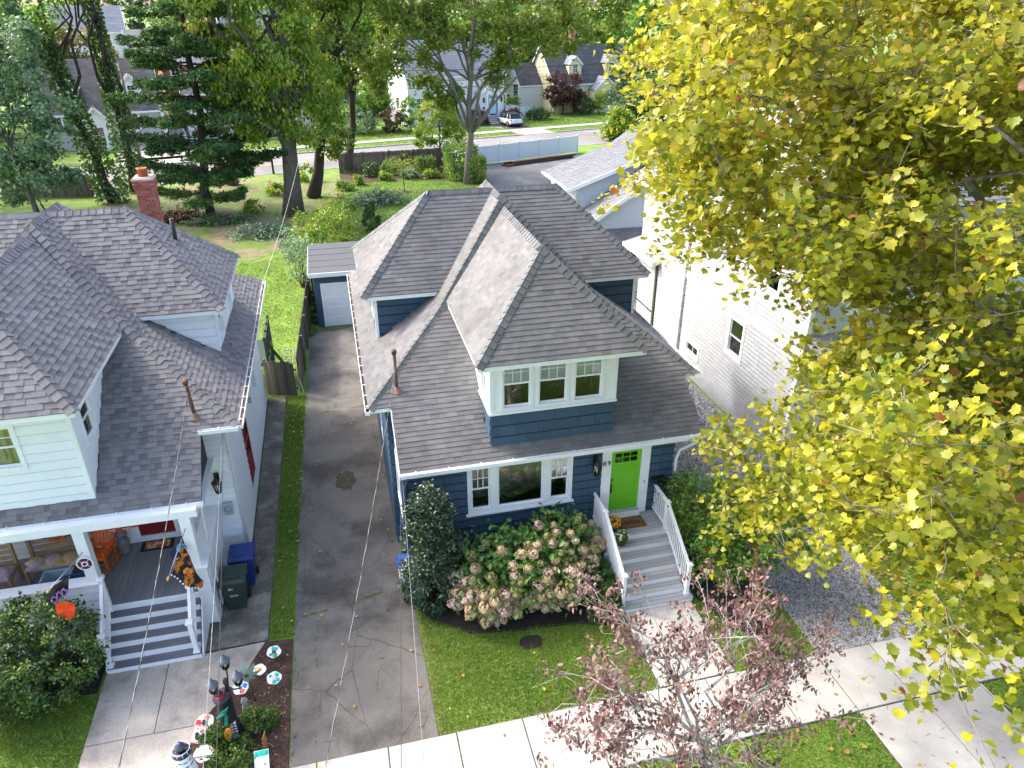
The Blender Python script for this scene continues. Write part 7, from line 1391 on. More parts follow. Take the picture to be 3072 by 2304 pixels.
# ---- back garden bed and hedges
def hedge(name, label, x0, x1, y0, y1, h, n, size, lm, rough=.10, cat='hedge'):
    t = thing(name, label, cat, ((x0 + x1) / 2, (y0 + y1) / 2, 0)); u = RNG.uniform(-1, 1, (n, 3)); ax = RNG.integers(0, 3, n); sg = RNG.choice([-1, 1], n); u[np.arange(n), ax] = sg * RNG.uniform(.82, 1.03, n)
    P = np.stack([(x0 + x1) / 2 + u[:, 0] * (x1 - x0) / 2, (y0 + y1) / 2 + u[:, 1] * (y1 - y0) / 2, h / 2 + u[:, 2] * h / 2], 1) + RNG.normal(0, rough, (n, 3)); P = P[P[:, 2] > .03]; V, F, k = cloud(P, size, T_DIA, (0, -.3, .5)); np_obj('foliage', V, F, lm, t, np.repeat(np.clip(.45 + .2 * np.sin(P[:, 0] * 2.3 + P[:, 2] * 2) + RNG.normal(0, .15, len(P)), 0, 1), k))
    m = MB()
    for i in range(5): x = x0 + (x1 - x0) * (i + .5) / 5; m.tube(branch_path((x, (y0 + y1) / 2, 0), (x, (y0 + y1) / 2, h * .9), 0, .03, 3), [.04, .03, .02, .01], 5)
    m.build('stem', BARKD, t); return t
hedge('clipped_hedge', 'tall clipped hedge beside the pale tree trunk', 10.6, 13.3, 67.2, 70.6, 2.9, 5200, .20, GR_MID); hedge('clipped_hedge', 'lower clipped hedge block in front of the tall hedge', 12.3, 13.7, 65.6, 67.0, 2.2, 2600, .18, GR_YEL)
hedge('clipped_shrub', 'small square clipped shrub by the stockade fence', 8.2, 9.9, 71.6, 72.7, 1.35, 1100, .18, GR_MID); hedge('clipped_shrub', 'dark round clipped shrub left in the garden bed', 3.2, 4.4, 70.6, 71.6, 1.2, 900, .18, GR_DRK)
for k, (x, y, w, h, lab, lm) in enumerate(((2.2, 67.8, .6, .45, 'hosta clump at the garden bed left end', GR_YEL), (5.0, 69.2, .6, .4, 'pale hosta clump in the garden bed middle', GR_YEL), (7.3, 69.4, .9, .5, 'large variegated hosta in the garden bed', GR_SIL), (9.2, 69.2, .8, .4, 'hosta clump near the hedge', GR_YEL), (5.6, 71.4, .8, .8, 'leafy perennial behind the hostas', GR_MID), (7.0, 71.2, 1.0, 1.1, 'rust tinted shrub by the stockade fence', leafmat('leaf_rust', [(0, (.05, .06, .015)), (.6, (.12, .10, .025)), (1, (.2, .08, .03))], .3)), (1.2, 66, .7, .5, 'small plant at the bed corner by the trunks', GR_MID), (-2.2, 70.5, .9, .9, 'bright sapling shrub beside the grey trunk', GR_YEL), (-6.0, 60, .9, .5, 'weedy clump on the rough yard', GR_YEL), (-4.5, 65.5, .8, .6, 'yellow green weed clump near the street end', GR_YEL))):
    bush('garden_plant', lab, (x, y, 0), [(x, y, h * .8, w, w * .8, h)], 20, 700, .22, lm, .3, T=T_LONG, cat='plant', stems=3)
b_ = thing('sapling', 'thin staked sapling in the back lawn', 'tree', (6.15, 64, 0)); MB().tube([(6.15, 64, 0), (6.1, 64, 1.2), (6.15, 64, 2.2)], [.04, .035, .02], 6).build('trunk', BARKD, b_); P = np.array([(6.15, 64, 2.3)]) + RNG.normal(0, .55, (420, 3)) * np.array([1, 1, .6]); V, F, k = cloud(P, .16, T_DIA); np_obj('crown', V, F, GR_OLV, b_, np.repeat(RNG.uniform(.2, 1, len(P)), k)); struct('sapling_soil', sheet([(6.15 + .7 * math.cos(a), 64 + .5 * math.sin(a)) for a in np.linspace(0, 6.28, 13)[:-1]], 0, .016), G_MULCH)
def brush(label, x, y, w, d, h, n, lm, size=.25):
    t = thing('brush_pile', label, 'brush pile', (x, y, 0)); m = MB()
    for i in range(36): a = random.uniform(-.5, .5) + (0 if random.random() < .6 else 1.2); L = random.uniform(.5, 1.) * w; c = Vector((x + random.uniform(-.5, .5) * w, y + random.uniform(-.5, .5) * d, random.uniform(.05, h))); m.tube(branch_path(c - Vector((math.cos(a), math.sin(a), -.05)) * L * .5, c + Vector((math.cos(a), math.sin(a), .1)) * L * .5, .05, .08, 3), [.02, .015, .012, .006], 4)
    m.build('twigs', mat('twig_grey', (.16, .14, .12), .9), t); P = np.stack([RNG.normal(x, w * .33, n), RNG.normal(y, d * .3, n), np.abs(RNG.normal(0, h * .6, n)) + .03], 1); V, F, k = cloud(P, size, T_LONG); np_obj('leaves', V, F, lm, t, np.repeat(RNG.uniform(0, 1, n), k))
brush('pile of cut leafy branches on the back lawn', 3.4, 60.5, 3.0, 2.2, .7, 2600, GR_SIL); brush('pale cut branches lying on the left lawn', -5.0, 53, 2.6, 2.0, .5, 1500, GR_SIL); brush('rust brown heap of dead leaves by the chimney', -11.5, 58.6, 2.6, 1.4, .5, 1800, leafmat('leaf_dead', [(0, (.08, .03, .012)), (1, (.24, .10, .04))], .2)); brush('dark weedy brush around the pine base', -8.6, 57.3, 3.2, 1.6, .35, 1600, GR_IVY)
tree('arborvitae', 'small conical arborvitae on the lawn behind the blue house', (2.5, 51.8, 0), [(2.5, 51.8, .9, .62, .62, .9), (2.5, 51.8, 1.6, .38, .38, .7)], .06, 60, 2600, .14, GR_DRK, .16, cat='shrub', T=T_LONG, limbs=2, dirs=(0, 0, 1), bias=(0, -.6, .1), shell=(.7, 1), top=(2.5, 51.8, 1.6))
bush('hedge_shrub', 'unclipped green hedge behind the small blue garage', (-1.2, 45.5, 0), [(-1.2, 44.6, 1.5, 1.35, 1.6, 1.5), (-1.6, 47, 1.6, 1.3, 1.5, 1.6), (-.4, 46.5, 1.9, 1.2, 1.5, 1.5), (-.2, 48.6, 1.6, 1.4, 1.6, 1.6), (0.2, 51.5, 1.5, 1.3, 2, 1.5)], 120, 7500, .17, GR_YEL, .42); bush('hedge_shrub', 'pale twiggy shrub over the board fence end', (-2.2, 41.5, 0), [(-2.2, 41.5, 1.7, .8, 1.0, 1.4), (-2.5, 43, 2.0, .7, .9, 1.2)], 50, 2200, .13, GR_SIL, .35)
bush('ground_plants', 'dark leafy weeds between the fence and the small blue garage', (-1.65, 36.8, 0), [(-1.65, 37.5, .5, .18, 1.8, .5), (-1.7, 35.2, .25, .2, 1.2, .25)], 30, 900, .14, GR_IVY, .25, cat='plant')
# ---- front gardens
DENSE = leafmat('leaf_holly', [(0, (0.0189, 0.0473, 0.0216)), (0.5, (0.0405, 0.0837, 0.0378)), (0.9, (0.1013, 0.1485, 0.0743)), (1, (0.1755, 0.2295, 0.1215))], .15, .35, .6)
bush('columnar_holly', 'tall dark columnar holly at the blue house left front corner', (1.52, 14.95, 0), [(1.5, 14.95, .95, .80, .74, 1.0), (1.5, 14.97, 1.9, .78, .70, 1.15), (1.48, 15.0, 2.85, .56, .5, .85), (1.55, 15.0, 3.4, .24, .24, .5)], 420, 19000, .078, DENSE, .17, stems=6, tone=(.42, .16, .2), shell=(.72, 1.02))
BOX = leafmat('leaf_boxwood', [(0, (0.0242, 0.0604, 0.0172)), (0.5, (0.0552, 0.1173, 0.0242)), (0.85, (0.1466, 0.2242, 0.0345)), (1, (0.276, 0.3277, 0.0517))], .2, .4, .4)
bush('round_bush', 'large round clipped green bush beside the white porch steps', (-7.7, 14.1, 0), [(-7.7, 14.1, 1.35, 1.32, 1.25, 1.4), (-8.5, 14.0, 1.2, .95, 1.1, 1.2)], 420, 19000, .085, BOX, .18, stems=8, tone=(.45, .18, .2), shell=(.82, 1.0))
SHR_L = leafmat('leaf_light_shrub', [(0, (.06, .13, .02)), (.5, (.13, .26, .035)), (1, (.26, .40, .075))], .4, .4, .4)
pb = thing('paperbark_maple', 'light green small tree with peeling orange trunk right of the steps', 'tree', (9.6, 12.3, 0)); m = MB(); OB = mat('orange_peeling_bark', (.34, .13, .05), .8, .3, 8, col2=(.18, .07, .035), scale2=10)
trk = branch_path((9.6, 12.3, 0), (9.75, 12.9, 1.9), .03, .08, 6); m.tube(trk, [.12, .10, .09, .08, .07, .06, .05], 10)
bl = [(9.3, 14.2, 2.2, 1.0, 1.2, 1.0), (9.8, 13.2, 1.9, 1.0, .9, .8), (10.6, 13.8, 2.4, 1.0, 1.1, .9), (9.2, 15.3, 1.5, .8, .9, 1.2), (10.8, 12.9, 2.2, .7, .7, .6), (9.1, 13.6, 1.3, .8, .8, .9)]
C, P, ct = blob_points(bl, 150, 12500, .33, (.5, 1.))
for i in range(16): m.tube(branch_path(trk[random.randint(3, 6)], C[random.randrange(len(C))], .05, .1, 4), [.035, .028, .02, .012, .006], 5)
m.build('trunk', OB, pb); V, F, k = cloud(P, .105, T_OVAL, (0, -.1, .6)); np_obj('crown', V, F, SHR_L, pb, np.repeat(np.clip(.45 + .15 * ct + RNG.normal(0, .15, len(P)), 0, 1), k))
bush('foundation_shrub', 'low dark green shrub along the blue house right corner', (9.2, 15.4, 0), [(9.1, 15.5, .45, .5, .7, .5), (9.5, 14.4, .4, .5, .6, .4), (8.8, 14.5, .5, .35, .9, .55)], 60, 2600, .09, GR_IVY, .2)
# hydrangea: leaves plus every flower head on its own
hy = thing('hydrangea', 'big hydrangea with faded pink flower heads before the picture window', 'shrub', (3.9, 14.7, 0)); HL = leafmat('leaf_hydrangea', [(0, (0.055, 0.13, 0.033)), (0.5, (0.112, 0.249, 0.052)), (0.9, (0.249, 0.403, 0.071)), (1, (0.498, 0.45, 0.071))], .3, .4, .4)
hb = [(3.6, 14.75, 1.05, 1.6, 1.15, 1.0), (4.9, 15.0, 1.25, 1.2, .85, .95), (2.9, 14.3, .75, .9, .85, .7), (4.6, 14.3, .8, 1.2, .8, .65), (5.4, 14.9, 1.0, .55, .6, .6)]
C, P, ct = blob_points(hb, 260, 5200, .34, (.6, 1.02), .15); P = P[P[:, 2] > .12]; ct = RNG.normal(0, 1, len(P)); m = MB()
for i in range(30): m.tube(branch_path((3.9 + random.uniform(-.3, .3), 14.8, 0), C[random.randrange(len(C))], .08, .06, 4), [.02, .016, .012, .008, .005], 4)
m.build('stem', mat('hydrangea_stem', (.15, .09, .05), .9), hy); V, F, k = cloud(P, .16, T_OVAL, (0, -.35, .7), .8); np_obj('foliage', V, F, HL, hy, np.repeat(np.clip(.45 + .2 * ct, 0, 1), k))
def floret_mesh(name, m, seed):
    r = np.random.default_rng(seed); n = 95; d = r.normal(0, 1, (n, 3)); d /= np.linalg.norm(d, axis=1)[:, None]; p = d * np.array([.11, .11, .125]) * r.uniform(.82, 1.08, n)[:, None]; p[:, :2] *= (1 - .9 * np.clip(p[:, 2:3], 0, .12) / .2); V = []; F = []
    q = MB()
    for i in range(n):
        N = Vector(d[i]); A = N.orthogonal().normalized(); B = N.cross(A); c = Vector(p[i]); a0 = r.uniform(0, 1.5); s = r.uniform(.026, .036)
        for k in range(2):
            a = a0 + k * 1.571; u = A * math.cos(a) + B * math.sin(a); w = N.cross(u); q.add([c + u * s, c + w * s * .45 + N * .006, c - u * s, c - w * s * .45 + N * .006], [(0, 1, 2, 3)], r.uniform(0, 1))
    return q.mesh(name, m)
def flower_mat(name, a, b, c): return leafmat(name, [(0, a), (.5, b), (1, c)], .25, .6, .2)
FM = [floret_mesh('flower_head', flower_mat('hydrangea_' + n, *c), s) for n, c, s in (('pink', ((.64, .42, .29), (.76, .57, .42), (.80, .71, .56)), 1), ('tan', ((.52, .35, .19), (.66, .50, .31), (.60, .55, .32)), 2), ('cream', ((.55, .52, .32), (.66, .62, .45), (.45, .50, .24)), 3), ('rose', ((.60, .36, .27), (.72, .52, .42), (.78, .68, .56)), 4), ('green', ((.25, .28, .08), (.38, .38, .14), (.48, .42, .22)), 5))]
heads = 0; tries = 0; HP = []
while heads < 125 and tries < 6000:
    tries += 1; b = random.choice(hb); d = Vector((random.gauss(0, 1), random.gauss(-.5, 1), random.gauss(.25, .8))).normalized()
    if d.y > .35: continue
    p = Vector(b[:3]) + Vector((d.x * b[3], d.y * b[4], d.z * b[5])) * 1.03
    if p.z < .3 or any((p - h).length < .19 for h in HP): continue
    if any(((p.x - q[0]) / q[3]) ** 2 + ((p.y - q[1]) / q[4]) ** 2 + ((p.z - q[2]) / q[5]) ** 2 < .86 for q in hb): continue
    if p.z > 1.3 and random.random() < .4: continue
    HP.append(p); heads += 1; hi = p.z > 1.35; me = random.choice((FM[2], FM[4], FM[4], FM[1])) if hi and random.random() < .5 else random.choice((FM[0], FM[0], FM[1], FM[1], FM[3], FM[4]))
    s = random.uniform(.9, 1.45) * (.95 if hi else 1.5); inst('flower_head', me, Matrix.Translation(p) @ Vector((d.x, d.y, max(-.2, d.z))).to_track_quat('Z', 'Y').to_matrix().to_4x4() @ Matrix.Scale(s, 4), hy)
def needle_shrub(name, label, base, tufts, lm, r=.16, nn=46):
    t = thing(name, label, 'shrub', base); PP = []; DD = []; m = MB()
    for (x, y, z) in tufts:
        m.tube(branch_path(base, (x, y, z), .05, .05, 3), [.025, .018, .012, .008], 4); d = RNG.normal(0, 1, (nn, 3)) + np.array([0, -.2, .8]); d /= np.linalg.norm(d, axis=1)[:, None]; PP.append(np.array([x, y, z]) + d * r * .55); DD.append(d)
    m.build('stem', BARKD, t); PP = np.concatenate(PP); DD = np.concatenate(DD); V, F, k = cloud(PP, r * 1.25, T_NEED, (0, 0, .1), 1., .2, DD * 3); np_obj('needles', V, F, lm, t, np.clip(RNG.normal(.5, .25, len(PP)), 0, 1)); return t
MG = leafmat('mugo_needle', [(0, (0.0162, 0.0607, 0.0135)), (0.5, (0.0405, 0.1283, 0.0243)), (1, (0.1148, 0.243, 0.0473))], .2, .5, .3); tf = []
for i in range(150):
    d = Vector((random.gauss(0, 1), random.gauss(-.2, 1), abs(random.gauss(.3, .8)))).normalized(); c = Vector((5.75, 14.25, .25)) if i % 3 else Vector((5.75, 13.55, .15)); s = Vector((.6, .75, .95)) if i % 3 else Vector((.55, .45, .55)); tf.append((c.x + d.x * s.x, c.y + d.y * s.y, c.z + d.z * s.z * random.uniform(.8, 1)))
needle_shrub('mugo_pine', 'low bright green mugo pine beside the front steps', (5.75, 14.1, 0), tf, MG)
for k, (x, y, w, h, lab) in enumerate(((-3.75, 11.75, .42, .34, 'low green juniper left of the lamp post base'), (-2.95, 12.05, .40, .32, 'low green juniper right of the lamp post base'), (-3.4, 11.3, .55, .30, 'spreading green juniper before the lamp post'))):
    bush('juniper', lab, (x, y, 0), [(x, y, h * .6, w, w * .8, h)], 50, 1600, .075, leafmat('leaf_juniper', [(0, (.04, .085, .012)), (.5, (.085, .16, .02)), (1, (.18, .26, .04))], .3), .14, T=T_LONG)
# potted mums on the landing and geraniums in the planter
def potted(name, label, x, y, z, r, leaf, flow, nf, pot=True):
    t = thing(name, label, 'flower pot', (x, y, z)); MB().lathe([(r * .5, 0), (r * .7, r * .8), (r * .75, r * .8), (r * .75, r * .95), (r * .6, r * .9)], (x, y, z), 14).build('pot', mat('brown_pot', (.10, .055, .035), .8), t) if pot else None
    zc = z + r * 1.5; d = RNG.normal(0, 1, (380, 3)); d /= np.linalg.norm(d, axis=1)[:, None]; P = np.array([x, y, zc]) + d * r * RNG.uniform(.5, 1, (380, 1)); P = P[P[:, 2] > z + r * .8]; V, F, k = cloud(P, .075, T_OVAL); np_obj('foliage', V, F, leaf, t, np.repeat(RNG.uniform(0, 1, len(P)), k))
    fm = MB()
    for i in range(nf):
        d = Vector((random.gauss(0, 1), random.gauss(-.3, 1), abs(random.gauss(.5, .6)))).normalized(); c = Vector((x, y, zc)) + d * r * 1.05
        MB().lathe([(.012, -.01), (.038, .0), (.03, .014), (.006, .02)], c, 8, d).build('flower', flow, t)
    return t
potted('potted_mums', 'pot of orange mums on the grey landing beside the mat', 6.72, 15.32, 1.15, .2, GR_MID, mat('mum_orange', (.72, .30, .015), .8, .25, 30), 46)
potted('potted_plant', 'pot of small cream flowers below the orange mums', 6.82, 14.88, 1.15 - 1.15 / 7, .19, GR_IVY, mat('cream_flower', (.62, .60, .35), .8), 16)
P = np.array([16.5, 35.7, .95]) + RNG.normal(0, .17, (260, 3)); V, F, k = cloud(P, .14, T_OVAL); np_obj('foliage', V, F, GR_IVY, PLANTER, np.repeat(RNG.uniform(0, 1, len(P)), k))
for i in range(7): MB().lathe([(.02, -.02), (.055, 0), (.03, .03)], (16.5 + random.gauss(0, .12), 35.55 + random.gauss(0, .1), 1.0 + random.gauss(0, .1)), 8).build('flower', mat('geranium_red', (.45, .02, .03), .8), PLANTER)
# ---- dogwood at the kerb strip: bare grey twigs and bronze pink leaves
dg = thing('dogwood_tree', 'small dogwood with bronze pink leaves and bare grey twigs by the sidewalk', 'tree', (5.9, 7.9, 0)); m = MB(); DB = mat('dogwood_twig', (.40, .37, .35), .9, .2, 6)
trk = branch_path((5.9, 7.9, 0), (5.75, 8.2, 1.9), 0, .05, 4); m.tube(trk, [.11, .10, .09, .08, .07], 8); tips = []; limbs = [((4.1, 8.4, 3.4), 14), ((4.8, 9.2, 3.9), 13), ((5.7, 8.8, 3.9), 12), ((6.9, 9.0, 3.9), 13), ((7.1, 8.3, 2.8), 13), ((5.2, 7.6, 3.1), 12), ((6.5, 7.6, 2.6), 13), ((3.6, 8.0, 2.6), 10), ((7.4, 8.8, 2.9), 9), ((4.2, 8.6, 2.9), 11), ((6.3, 7.3, 1.7), 10), ((4.2, 7.9, 1.7), 10), ((7.3, 8.8, 3.2), 9)]
for (c, k) in limbs:
    pp = branch_path(trk[random.randint(2, 4)], c, .10, .12, 6); m.tube(pp, [.05, .042, .034, .026, .02, .014, .010], 6)
    for j in range(k):
        s = pp[random.randint(2, 6)]; e = Vector(c) + Vector((random.gauss(0, .55), random.gauss(0, .5), random.gauss(0, .42))); q = branch_path(s, e, .06, .14, 4); m.tube(q, [.013, .010, .008, .006, .004], 4); tips.append(e)
        for l in range(3): e2 = e + Vector((random.gauss(0, .22), random.gauss(0, .22), random.gauss(.05, .18))); m.tube([q[random.randint(2, 4)], (q[3] + e2) / 2 + Vector((0, 0, .03)), e2], [.006, .004, .003], 3); tips.append(e2)
m.build('trunk', DB, dg); DL = leafmat('leaf_dogwood', [(0, (.10, .05, .042)), (.4, (.22, .115, .105)), (.75, (.36, .225, .215)), (.9, (.17, .14, .06)), (1, (.12, .14, .04))], .3, .45, .4)
TP = np.array([tuple(t) for t in tips]); TP = TP[RNG.random(len(TP)) < .82]; P = np.repeat(TP, 15, 0) + RNG.normal(0, .09, (len(TP) * 15, 3)); P[:, 2] -= .03
T_CURL = (np.array([(0, -.5, .1), (.2, -.2, .02), (.22, .1, -.02), (0, .5, -.25), (-.22, .1, -.02), (-.2, -.2, .02)]), np.array([(0, 1, 2, 3), (0, 3, 4, 5)]))
order = np.argsort(np.linalg.norm(P - np.array(CAMP), axis=1)); tn = np.clip(RNG.normal(.45, .26, len(P)), 0, 1)
V, F, k = cloud(P[order[260:]], .11, T_CURL, (0, 0, .5), 1., .3, np.tile(np.array([0, 0, -.9]), (len(P) - 260, 1))); np_obj('leaf_mass', V, F, DL, dg, np.repeat(tn[order[260:]], k))['kind'] = 'stuff'
for i in order[:260]: V, F, k = cloud(P[i:i + 1], .115, T_CURL, (0, 0, .5), 1., .3, np.array([[0, 0, -.9]])); np_obj('leaf', V, F, DL, dg, np.repeat(tn[i:i + 1], k))
# ---- the big plane tree at the kerb on the right
pt_ = thing('plane_tree', 'big plane tree with yellow green lobed leaves and mottled pale limbs at right', 'tree', (15.6, 7.4, 0)); PB_ = mat('mottled_plane_bark', (.25, .22, .165), .85, .2, 4, col2=(.13, .115, .08), scale2=3.5, mix2=(.48, .53))
# the crown's boughs: centre, half sizes and number of leafy shoots of each
BOUGHS = [(6.1, 11, 12.8, 1, 1.2, 1.2, 20), (6.7, 12.3, 11.7, 0.9, 1.3, 1.2, 24), (7.0, 14, 13.6, 1.1, 1.4, 1.2, 27), (7.4, 11.5, 14.6, 1.5, 1.1, 1.1, 24),
    (7.4, 6.6, 9.4, 1.7, 1.5, 1.4, 22), (7.7, 9.4, 11.2, 1.2, 1, 1, 13), (8, 15.4, 11.8, 1.1, 1.7, 1.3, 25), (8.1, 5.1, 7.1, 1.2, 1.7, 1.2, 12),
    (8.1, 8.6, 7, 0.9, 1.5, 1.4, 25), (8.3, 13.7, 10.2, 1.1, 1.3, 1.1, 18), (8.5, 10.7, 13, 0.9, 1.3, 1, 32), (8.7, 11.4, 5.4, 1.5, 1.5, 1.5, 25),
    (8.9, 11.2, 10.9, 1.1, 1, 0.8, 20), (9.1, 13.4, 14.2, 0.9, 0.9, 1.3, 27), (9.2, 10.6, 8.5, 0.9, 1.2, 0.9, 12), (9.2, 15.6, 13.8, 1.5, 1.2, 1.1, 24),
    (9.6, 8.6, 11, 0.9, 1.3, 1, 18), (10, 4.6, 8.8, 1.3, 1.1, 1.7, 18), (10.2, 9.2, 6.2, 0.8, 1, 1.1, 23), (10.2, 15, 10.9, 1, 1.1, 2, 18),
    (10.3, 9.9, 13.6, 1.1, 0.9, 1.1, 22), (10.4, 7.3, 7.4, 1.2, 1, 1, 18), (10.5, 9.2, 8.9, 1.1, 1.1, 0.9, 18), (10.5, 12.8, 9.5, 0.9, 1.1, 1.2, 26),
    (10.7, 11.5, 12.4, 1, 1.1, 1.1, 38), (10.7, 12, 14.8, 1.1, 1.1, 0.8, 22), (11.1, 7.1, 5.6, 1.4, 1.2, 1, 24), (11.1, 11.7, 6.9, 1.5, 0.7, 1.2, 23),
    (11.3, 6.3, 10, 1.4, 1.5, 1, 19), (11.5, 14.5, 13.7, 1.3, 1.1, 1.2, 28), (11.7, 13.5, 11.2, 1.2, 1, 1.1, 35), (11.8, 8.5, 11.9, 1, 0.9, 1.2, 16),
    (11.9, 10, 4.8, 1.2, 1.2, 1.4, 18), (11.9, 11.6, 9.2, 1, 1.2, 1.5, 26), (12, 16.1, 11.6, 1.4, 1.4, 1.6, 23), (12.1, 13.4, 6.3, 1.3, 1, 1.6, 24),
    (12.4, 8.2, 9.1, 1.1, 1.1, 0.9, 26), (12.6, 11.1, 14.3, 0.9, 1.5, 1.3, 24), (12.7, 5.8, 7.5, 0.9, 1.5, 1.2, 14), (12.8, 9.2, 7.2, 1.1, 1.2, 1.2, 25),
    (12.9, 9.7, 12.8, 1.4, 1, 0.9, 22), (13.5, 12.1, 6.1, 1, 1.4, 1.3, 16), (13.6, 11.8, 12.2, 1, 1.2, 1, 26), (13.9, 14.8, 8.6, 1.5, 1.4, 1.3, 18),
    (14.3, 14.2, 12, 1.3, 1, 1.6, 22), (14.8, 7.1, 7.1, 1.2, 1.3, 2, 19), (14.8, 11.8, 7.9, 1.5, 0.4, 0.7, 7), (14.9, 7.5, 11.2, 1.7, 1.5, 1.6, 22),
    (14.9, 10.3, 8.1, 0.8, 0.8, 1, 8), (15.1, 9.4, 9.1, 1.2, 1.2, 0.8, 13), (15.4, 10.8, 5.1, 0.7, 1.5, 0.8, 9), (15.8, 10.5, 14.7, 1.6, 1.5, 1.4, 22),
    (16.3, 11.4, 11.8, 1.3, 1, 1.3, 20), (16.5, 13.2, 14.2, 1.9, 1.5, 1.5, 24), (16.5, 14, 7.2, 1.4, 0.9, 1.1, 16), (16.6, 12, 9.6, 1.1, 1.5, 1.1, 12),
    (16.8, 10.5, 7.2, 1, 1.1, 1.1, 9), (17.4, 14.3, 10.4, 1.9, 0.9, 1.3, 16), (17.7, 9.1, 13.2, 1.6, 1.4, 1.4, 22), (18, 8.3, 7.7, 1.2, 2, 2.2, 16),
    (18.5, 9.1, 10.9, 1.8, 1.5, 1.1, 18), (18.8, 12.3, 7.8, 1.1, 1.3, 1.7, 10), (19.4, 11.7, 12.1, 1.2, 1.4, 1, 12), (20.2, 11.2, 9.9, 1.1, 2, 0.9, 13)]
C = []
for (bx, by, bz, hx, hy, hz, n) in BOUGHS:
    d = RNG.normal(0, 1, (n, 3)); d /= np.linalg.norm(d, axis=1)[:, None]; C.append(np.array([bx, by, bz]) + d * RNG.uniform(.1, 1, (n, 1)) ** .5 * np.array([hx, hy, hz]))
C = np.concatenate(C); m = MB()
trk = branch_path((15.6, 7.4, 0), (14.6, 8.0, 6.2), 0, .02, 5); m.tube(trk, [.42, .36, .34, .32, .30, .27], 14); hubs = []
for tgt in ((10.6, 10.8, 10.4), (8.2, 12.6, 12.8), (12.2, 5.2, 11.2), (9.0, 6.0, 8.2), (13.4, 12.2, 12.2), (10.2, 7.6, 9.4), (16.5, 11, 13), (12.6, 9.6, 15), (9.4, 9.8, 13.2), (17, 6, 13), (11.4, 9.4, 6.8), (9.6, 10.4, 7.4), (8.0, 6.0, 11.4), (13.0, 6.6, 7.4)):
    pp = branch_path(trk[random.choice((3, 4, 5))], tgt, .06, .09, 8); L = (Vector(tgt) - trk[4]).length; m.tube(pp, [.14 * (1 - .85 * i / 8) * min(1.2, L / 6) for i in range(9)], 9); hubs += pp[2:]
HA = np.array([tuple(h) for h in hubs]); tw = []
order_ = np.argsort([np.linalg.norm(HA - c, axis=1).min() for c in C]); C = C[order_]
for c in C:
    dd = np.linalg.norm(HA - c, axis=1) + .25; h = Vector(HA[int(np.argmin(dd))]); HA = np.vstack([HA, c[None]]); pp = branch_path(h, c, .05, .12, 4); L = (Vector(c) - h).length; r0 = .009 + .004 * min(4, L); m.tube(pp, [r0, r0 * .8, r0 * .6, r0 * .4, .006], 5)
    for j in range(4): e = Vector(c) + Vector((random.gauss(0, .42), random.gauss(0, .42), random.gauss(-.05, .30))); m.tube([pp[random.choice((2, 3))], (pp[3] + e) / 2, e], [.009, .007, .004], 4); tw.append(e)
m.build('trunk', PB_, pt_); TW = np.array([tuple(t) for t in tw] + [tuple(c) for c in C]); ct = np.repeat(RNG.normal(0, 1, len(TW)), 14); P = np.repeat(TW, 14, 0) + RNG.normal(0, .17, (len(TW) * 14, 3)) * np.array([1, 1, .8])
PLL = leafmat('leaf_plane', [(0, (.10, .16, .016)), (.35, (.22, .255, .018)), (.7, (.40, .385, .025)), (.93, (.54, .48, .04)), (.97, (.46, .23, .05)), (1, (.28, .10, .04))], .5, .38, .5)
tn = np.clip(.55 + .13 * ct + RNG.normal(0, .16, len(P)) + .02 * (P[:, 2] - 9), 0, .94); tn[RNG.random(len(P)) < .010] = 1.; dep = np.linalg.norm(P - np.array(CAMP), axis=1); vis = P[:, 1] > .55 * P[:, 0]; order = np.argsort(np.where(vis, dep, 99)); SZ = .128
near = order[:300]; rest = order[300:]; V, F, k = cloud(P[rest], SZ, T_PLANE, (-.15, -.1, .75), .95, .35); np_obj('leaf_mass', V, F, PLL, pt_, np.repeat(tn[rest], k))['kind'] = 'stuff'
for i in near: V, F, k = cloud(P[i:i + 1], SZ, T_PLANE, (-.15, -.1, .75), .95, .35); np_obj('leaf', V, F, PLL, pt_, np.repeat(tn[i:i + 1], k))
fr = MB()
for i in range(26): c = TW[random.randrange(len(TW))]; fr.lathe([(.004, .06), (.005, .0), (.016, -.01), (.02, -.025), (.012, -.042)], (c[0], c[1], c[2] - .12), 8)
fr.build('seed_balls', mat('seed_ball', (.16, .11, .03), .9), pt_)
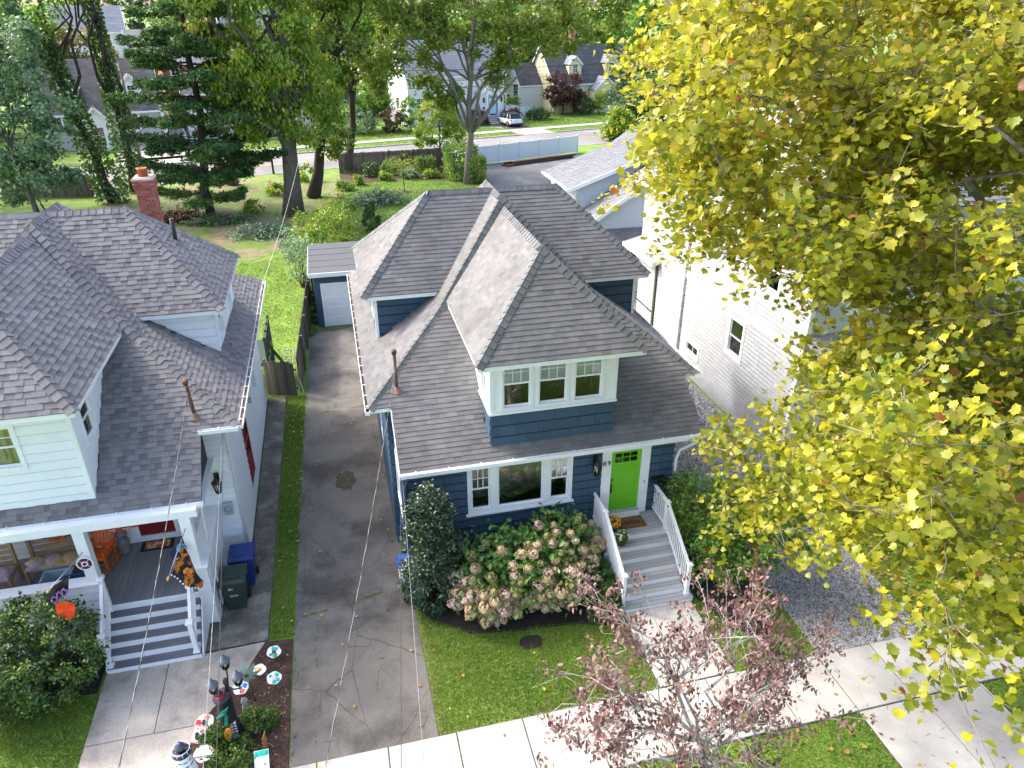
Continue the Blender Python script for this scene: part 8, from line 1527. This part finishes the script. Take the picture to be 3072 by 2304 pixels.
# ---- fallen leaves and twigs
def litter(label, n, polys, z, size, T, lm, tone):
    PX = []
    for poly, q in polys:
        xs_, ys_ = zip(*poly); x = RNG.uniform(min(xs_), max(xs_), q * 3); y = RNG.uniform(min(ys_), max(ys_), q * 3); k = inpoly(x, y, poly); PX.append(np.stack([x[k], y[k], np.full(k.sum(), z)], 1)[:q])
    P = np.concatenate(PX); V, F, k = cloud(P, size, T, (0, 0, 3), .5); V[:, 2] = np.maximum(V[:, 2], z - .005); o = np_obj('fallen_leaves', V, F, lm, None, np.repeat(RNG.uniform(*tone, len(P)), k)); tag(o, label, 'leaves', kind='stuff')
LIT = leafmat('leaf_litter', [(0, (.10, .05, .02)), (.5, (.30, .15, .04)), (1, (.42, .36, .05))], .1)
litter('fallen leaves on the driveway and sidewalk', 0, [([(-2.2, 11), (.9, 11), (.9, 34), (-1.9, 34)], 46), ([(-2, 9.2), (15, 9.2), (15, 10.8), (-2, 10.8)], 22), ([(10.5, 5), (13.8, 5), (13.8, 9.1), (10.5, 9.1)], 30), ([(10.7, 10.9), (13.7, 10.9), (13.9, 20), (10.2, 20)], 260)], .062, .10, T_DIA, LIT, (0, 1))
litter('fallen leaves on the right lawn under the plane tree', 0, [([(13.8, 10.9), (19, 10.9), (19, 16), (14, 17)], 900), ([(8.5, 4.8), (10.4, 4.8), (10.4, 9.1), (8.5, 9.1)], 36), ([(9.0, 14), (10.3, 14), (10.2, 22), (9.6, 22)], 260)], .07, .10, T_PLANE, LIT, (.3, 1))
litter('pale fallen leaves scattered on the lawns', 0, [([(1, 10.9), (6.2, 10.9), (6.2, 13), (1, 14)], 12), ([(-12, 30), (-2.5, 30), (-2, 48), (-12, 48)], 80), ([(-2.7, 15), (-2.2, 15), (-2, 27), (-2.6, 27)], 40), ([(13.5, 60), (24, 62), (26, 76), (14.5, 73.5)], 260)], .07, .11, T_DIA, LIT, (.3, 1))
litter('short dark twigs dropped on the apron and sidewalk', 0, [([(9.5, 5), (13.8, 5), (14.5, 10.7), (9, 10.7)], 170)], .062, .16, (np.array([(-.03, -.5, 0), (.05, 0, .0), (.03, .5, 0), (-.0, 0, .03)]), np.array([(0, 1, 2, 3)])), mat('twig_dark', (.07, .06, .05), .9), (0, 1))
litter('bark chips and pale specks on the mulch bed', 0, [([(-2.9, 14.4), (-3.8, 13), (-4.3, 12), (-4.35, 10.9), (-2.3, 10.9), (-2.3, 14.4)], 620)], .045, .05, T_LONG, leafmat('bark_chip', [(0, (.035, .016, .012)), (.75, (.10, .05, .035)), (1, (.5, .4, .28))], .0), (0, 1))
tw_ = thing('fallen_twig', 'bare grey fallen twig lying on the blue house roof', 'twig', (8.1, 16.2, 4.2)); m = MB()
for a, b in (((7.9, 16.15, 4.16), (8.4, 16.55, 4.46)), ((8.1, 16.3, 4.28), (8.25, 16.75, 4.58)), ((8.2, 16.4, 4.36), (8.55, 16.3, 4.30)), ((8.3, 16.47, 4.42), (8.3, 16.2, 4.22))): m.tube(branch_path(a, b, 0, .08, 4), [.012, .010, .008, .006, .004], 5)
m.build('twig', MATS['twig_grey'], tw_)
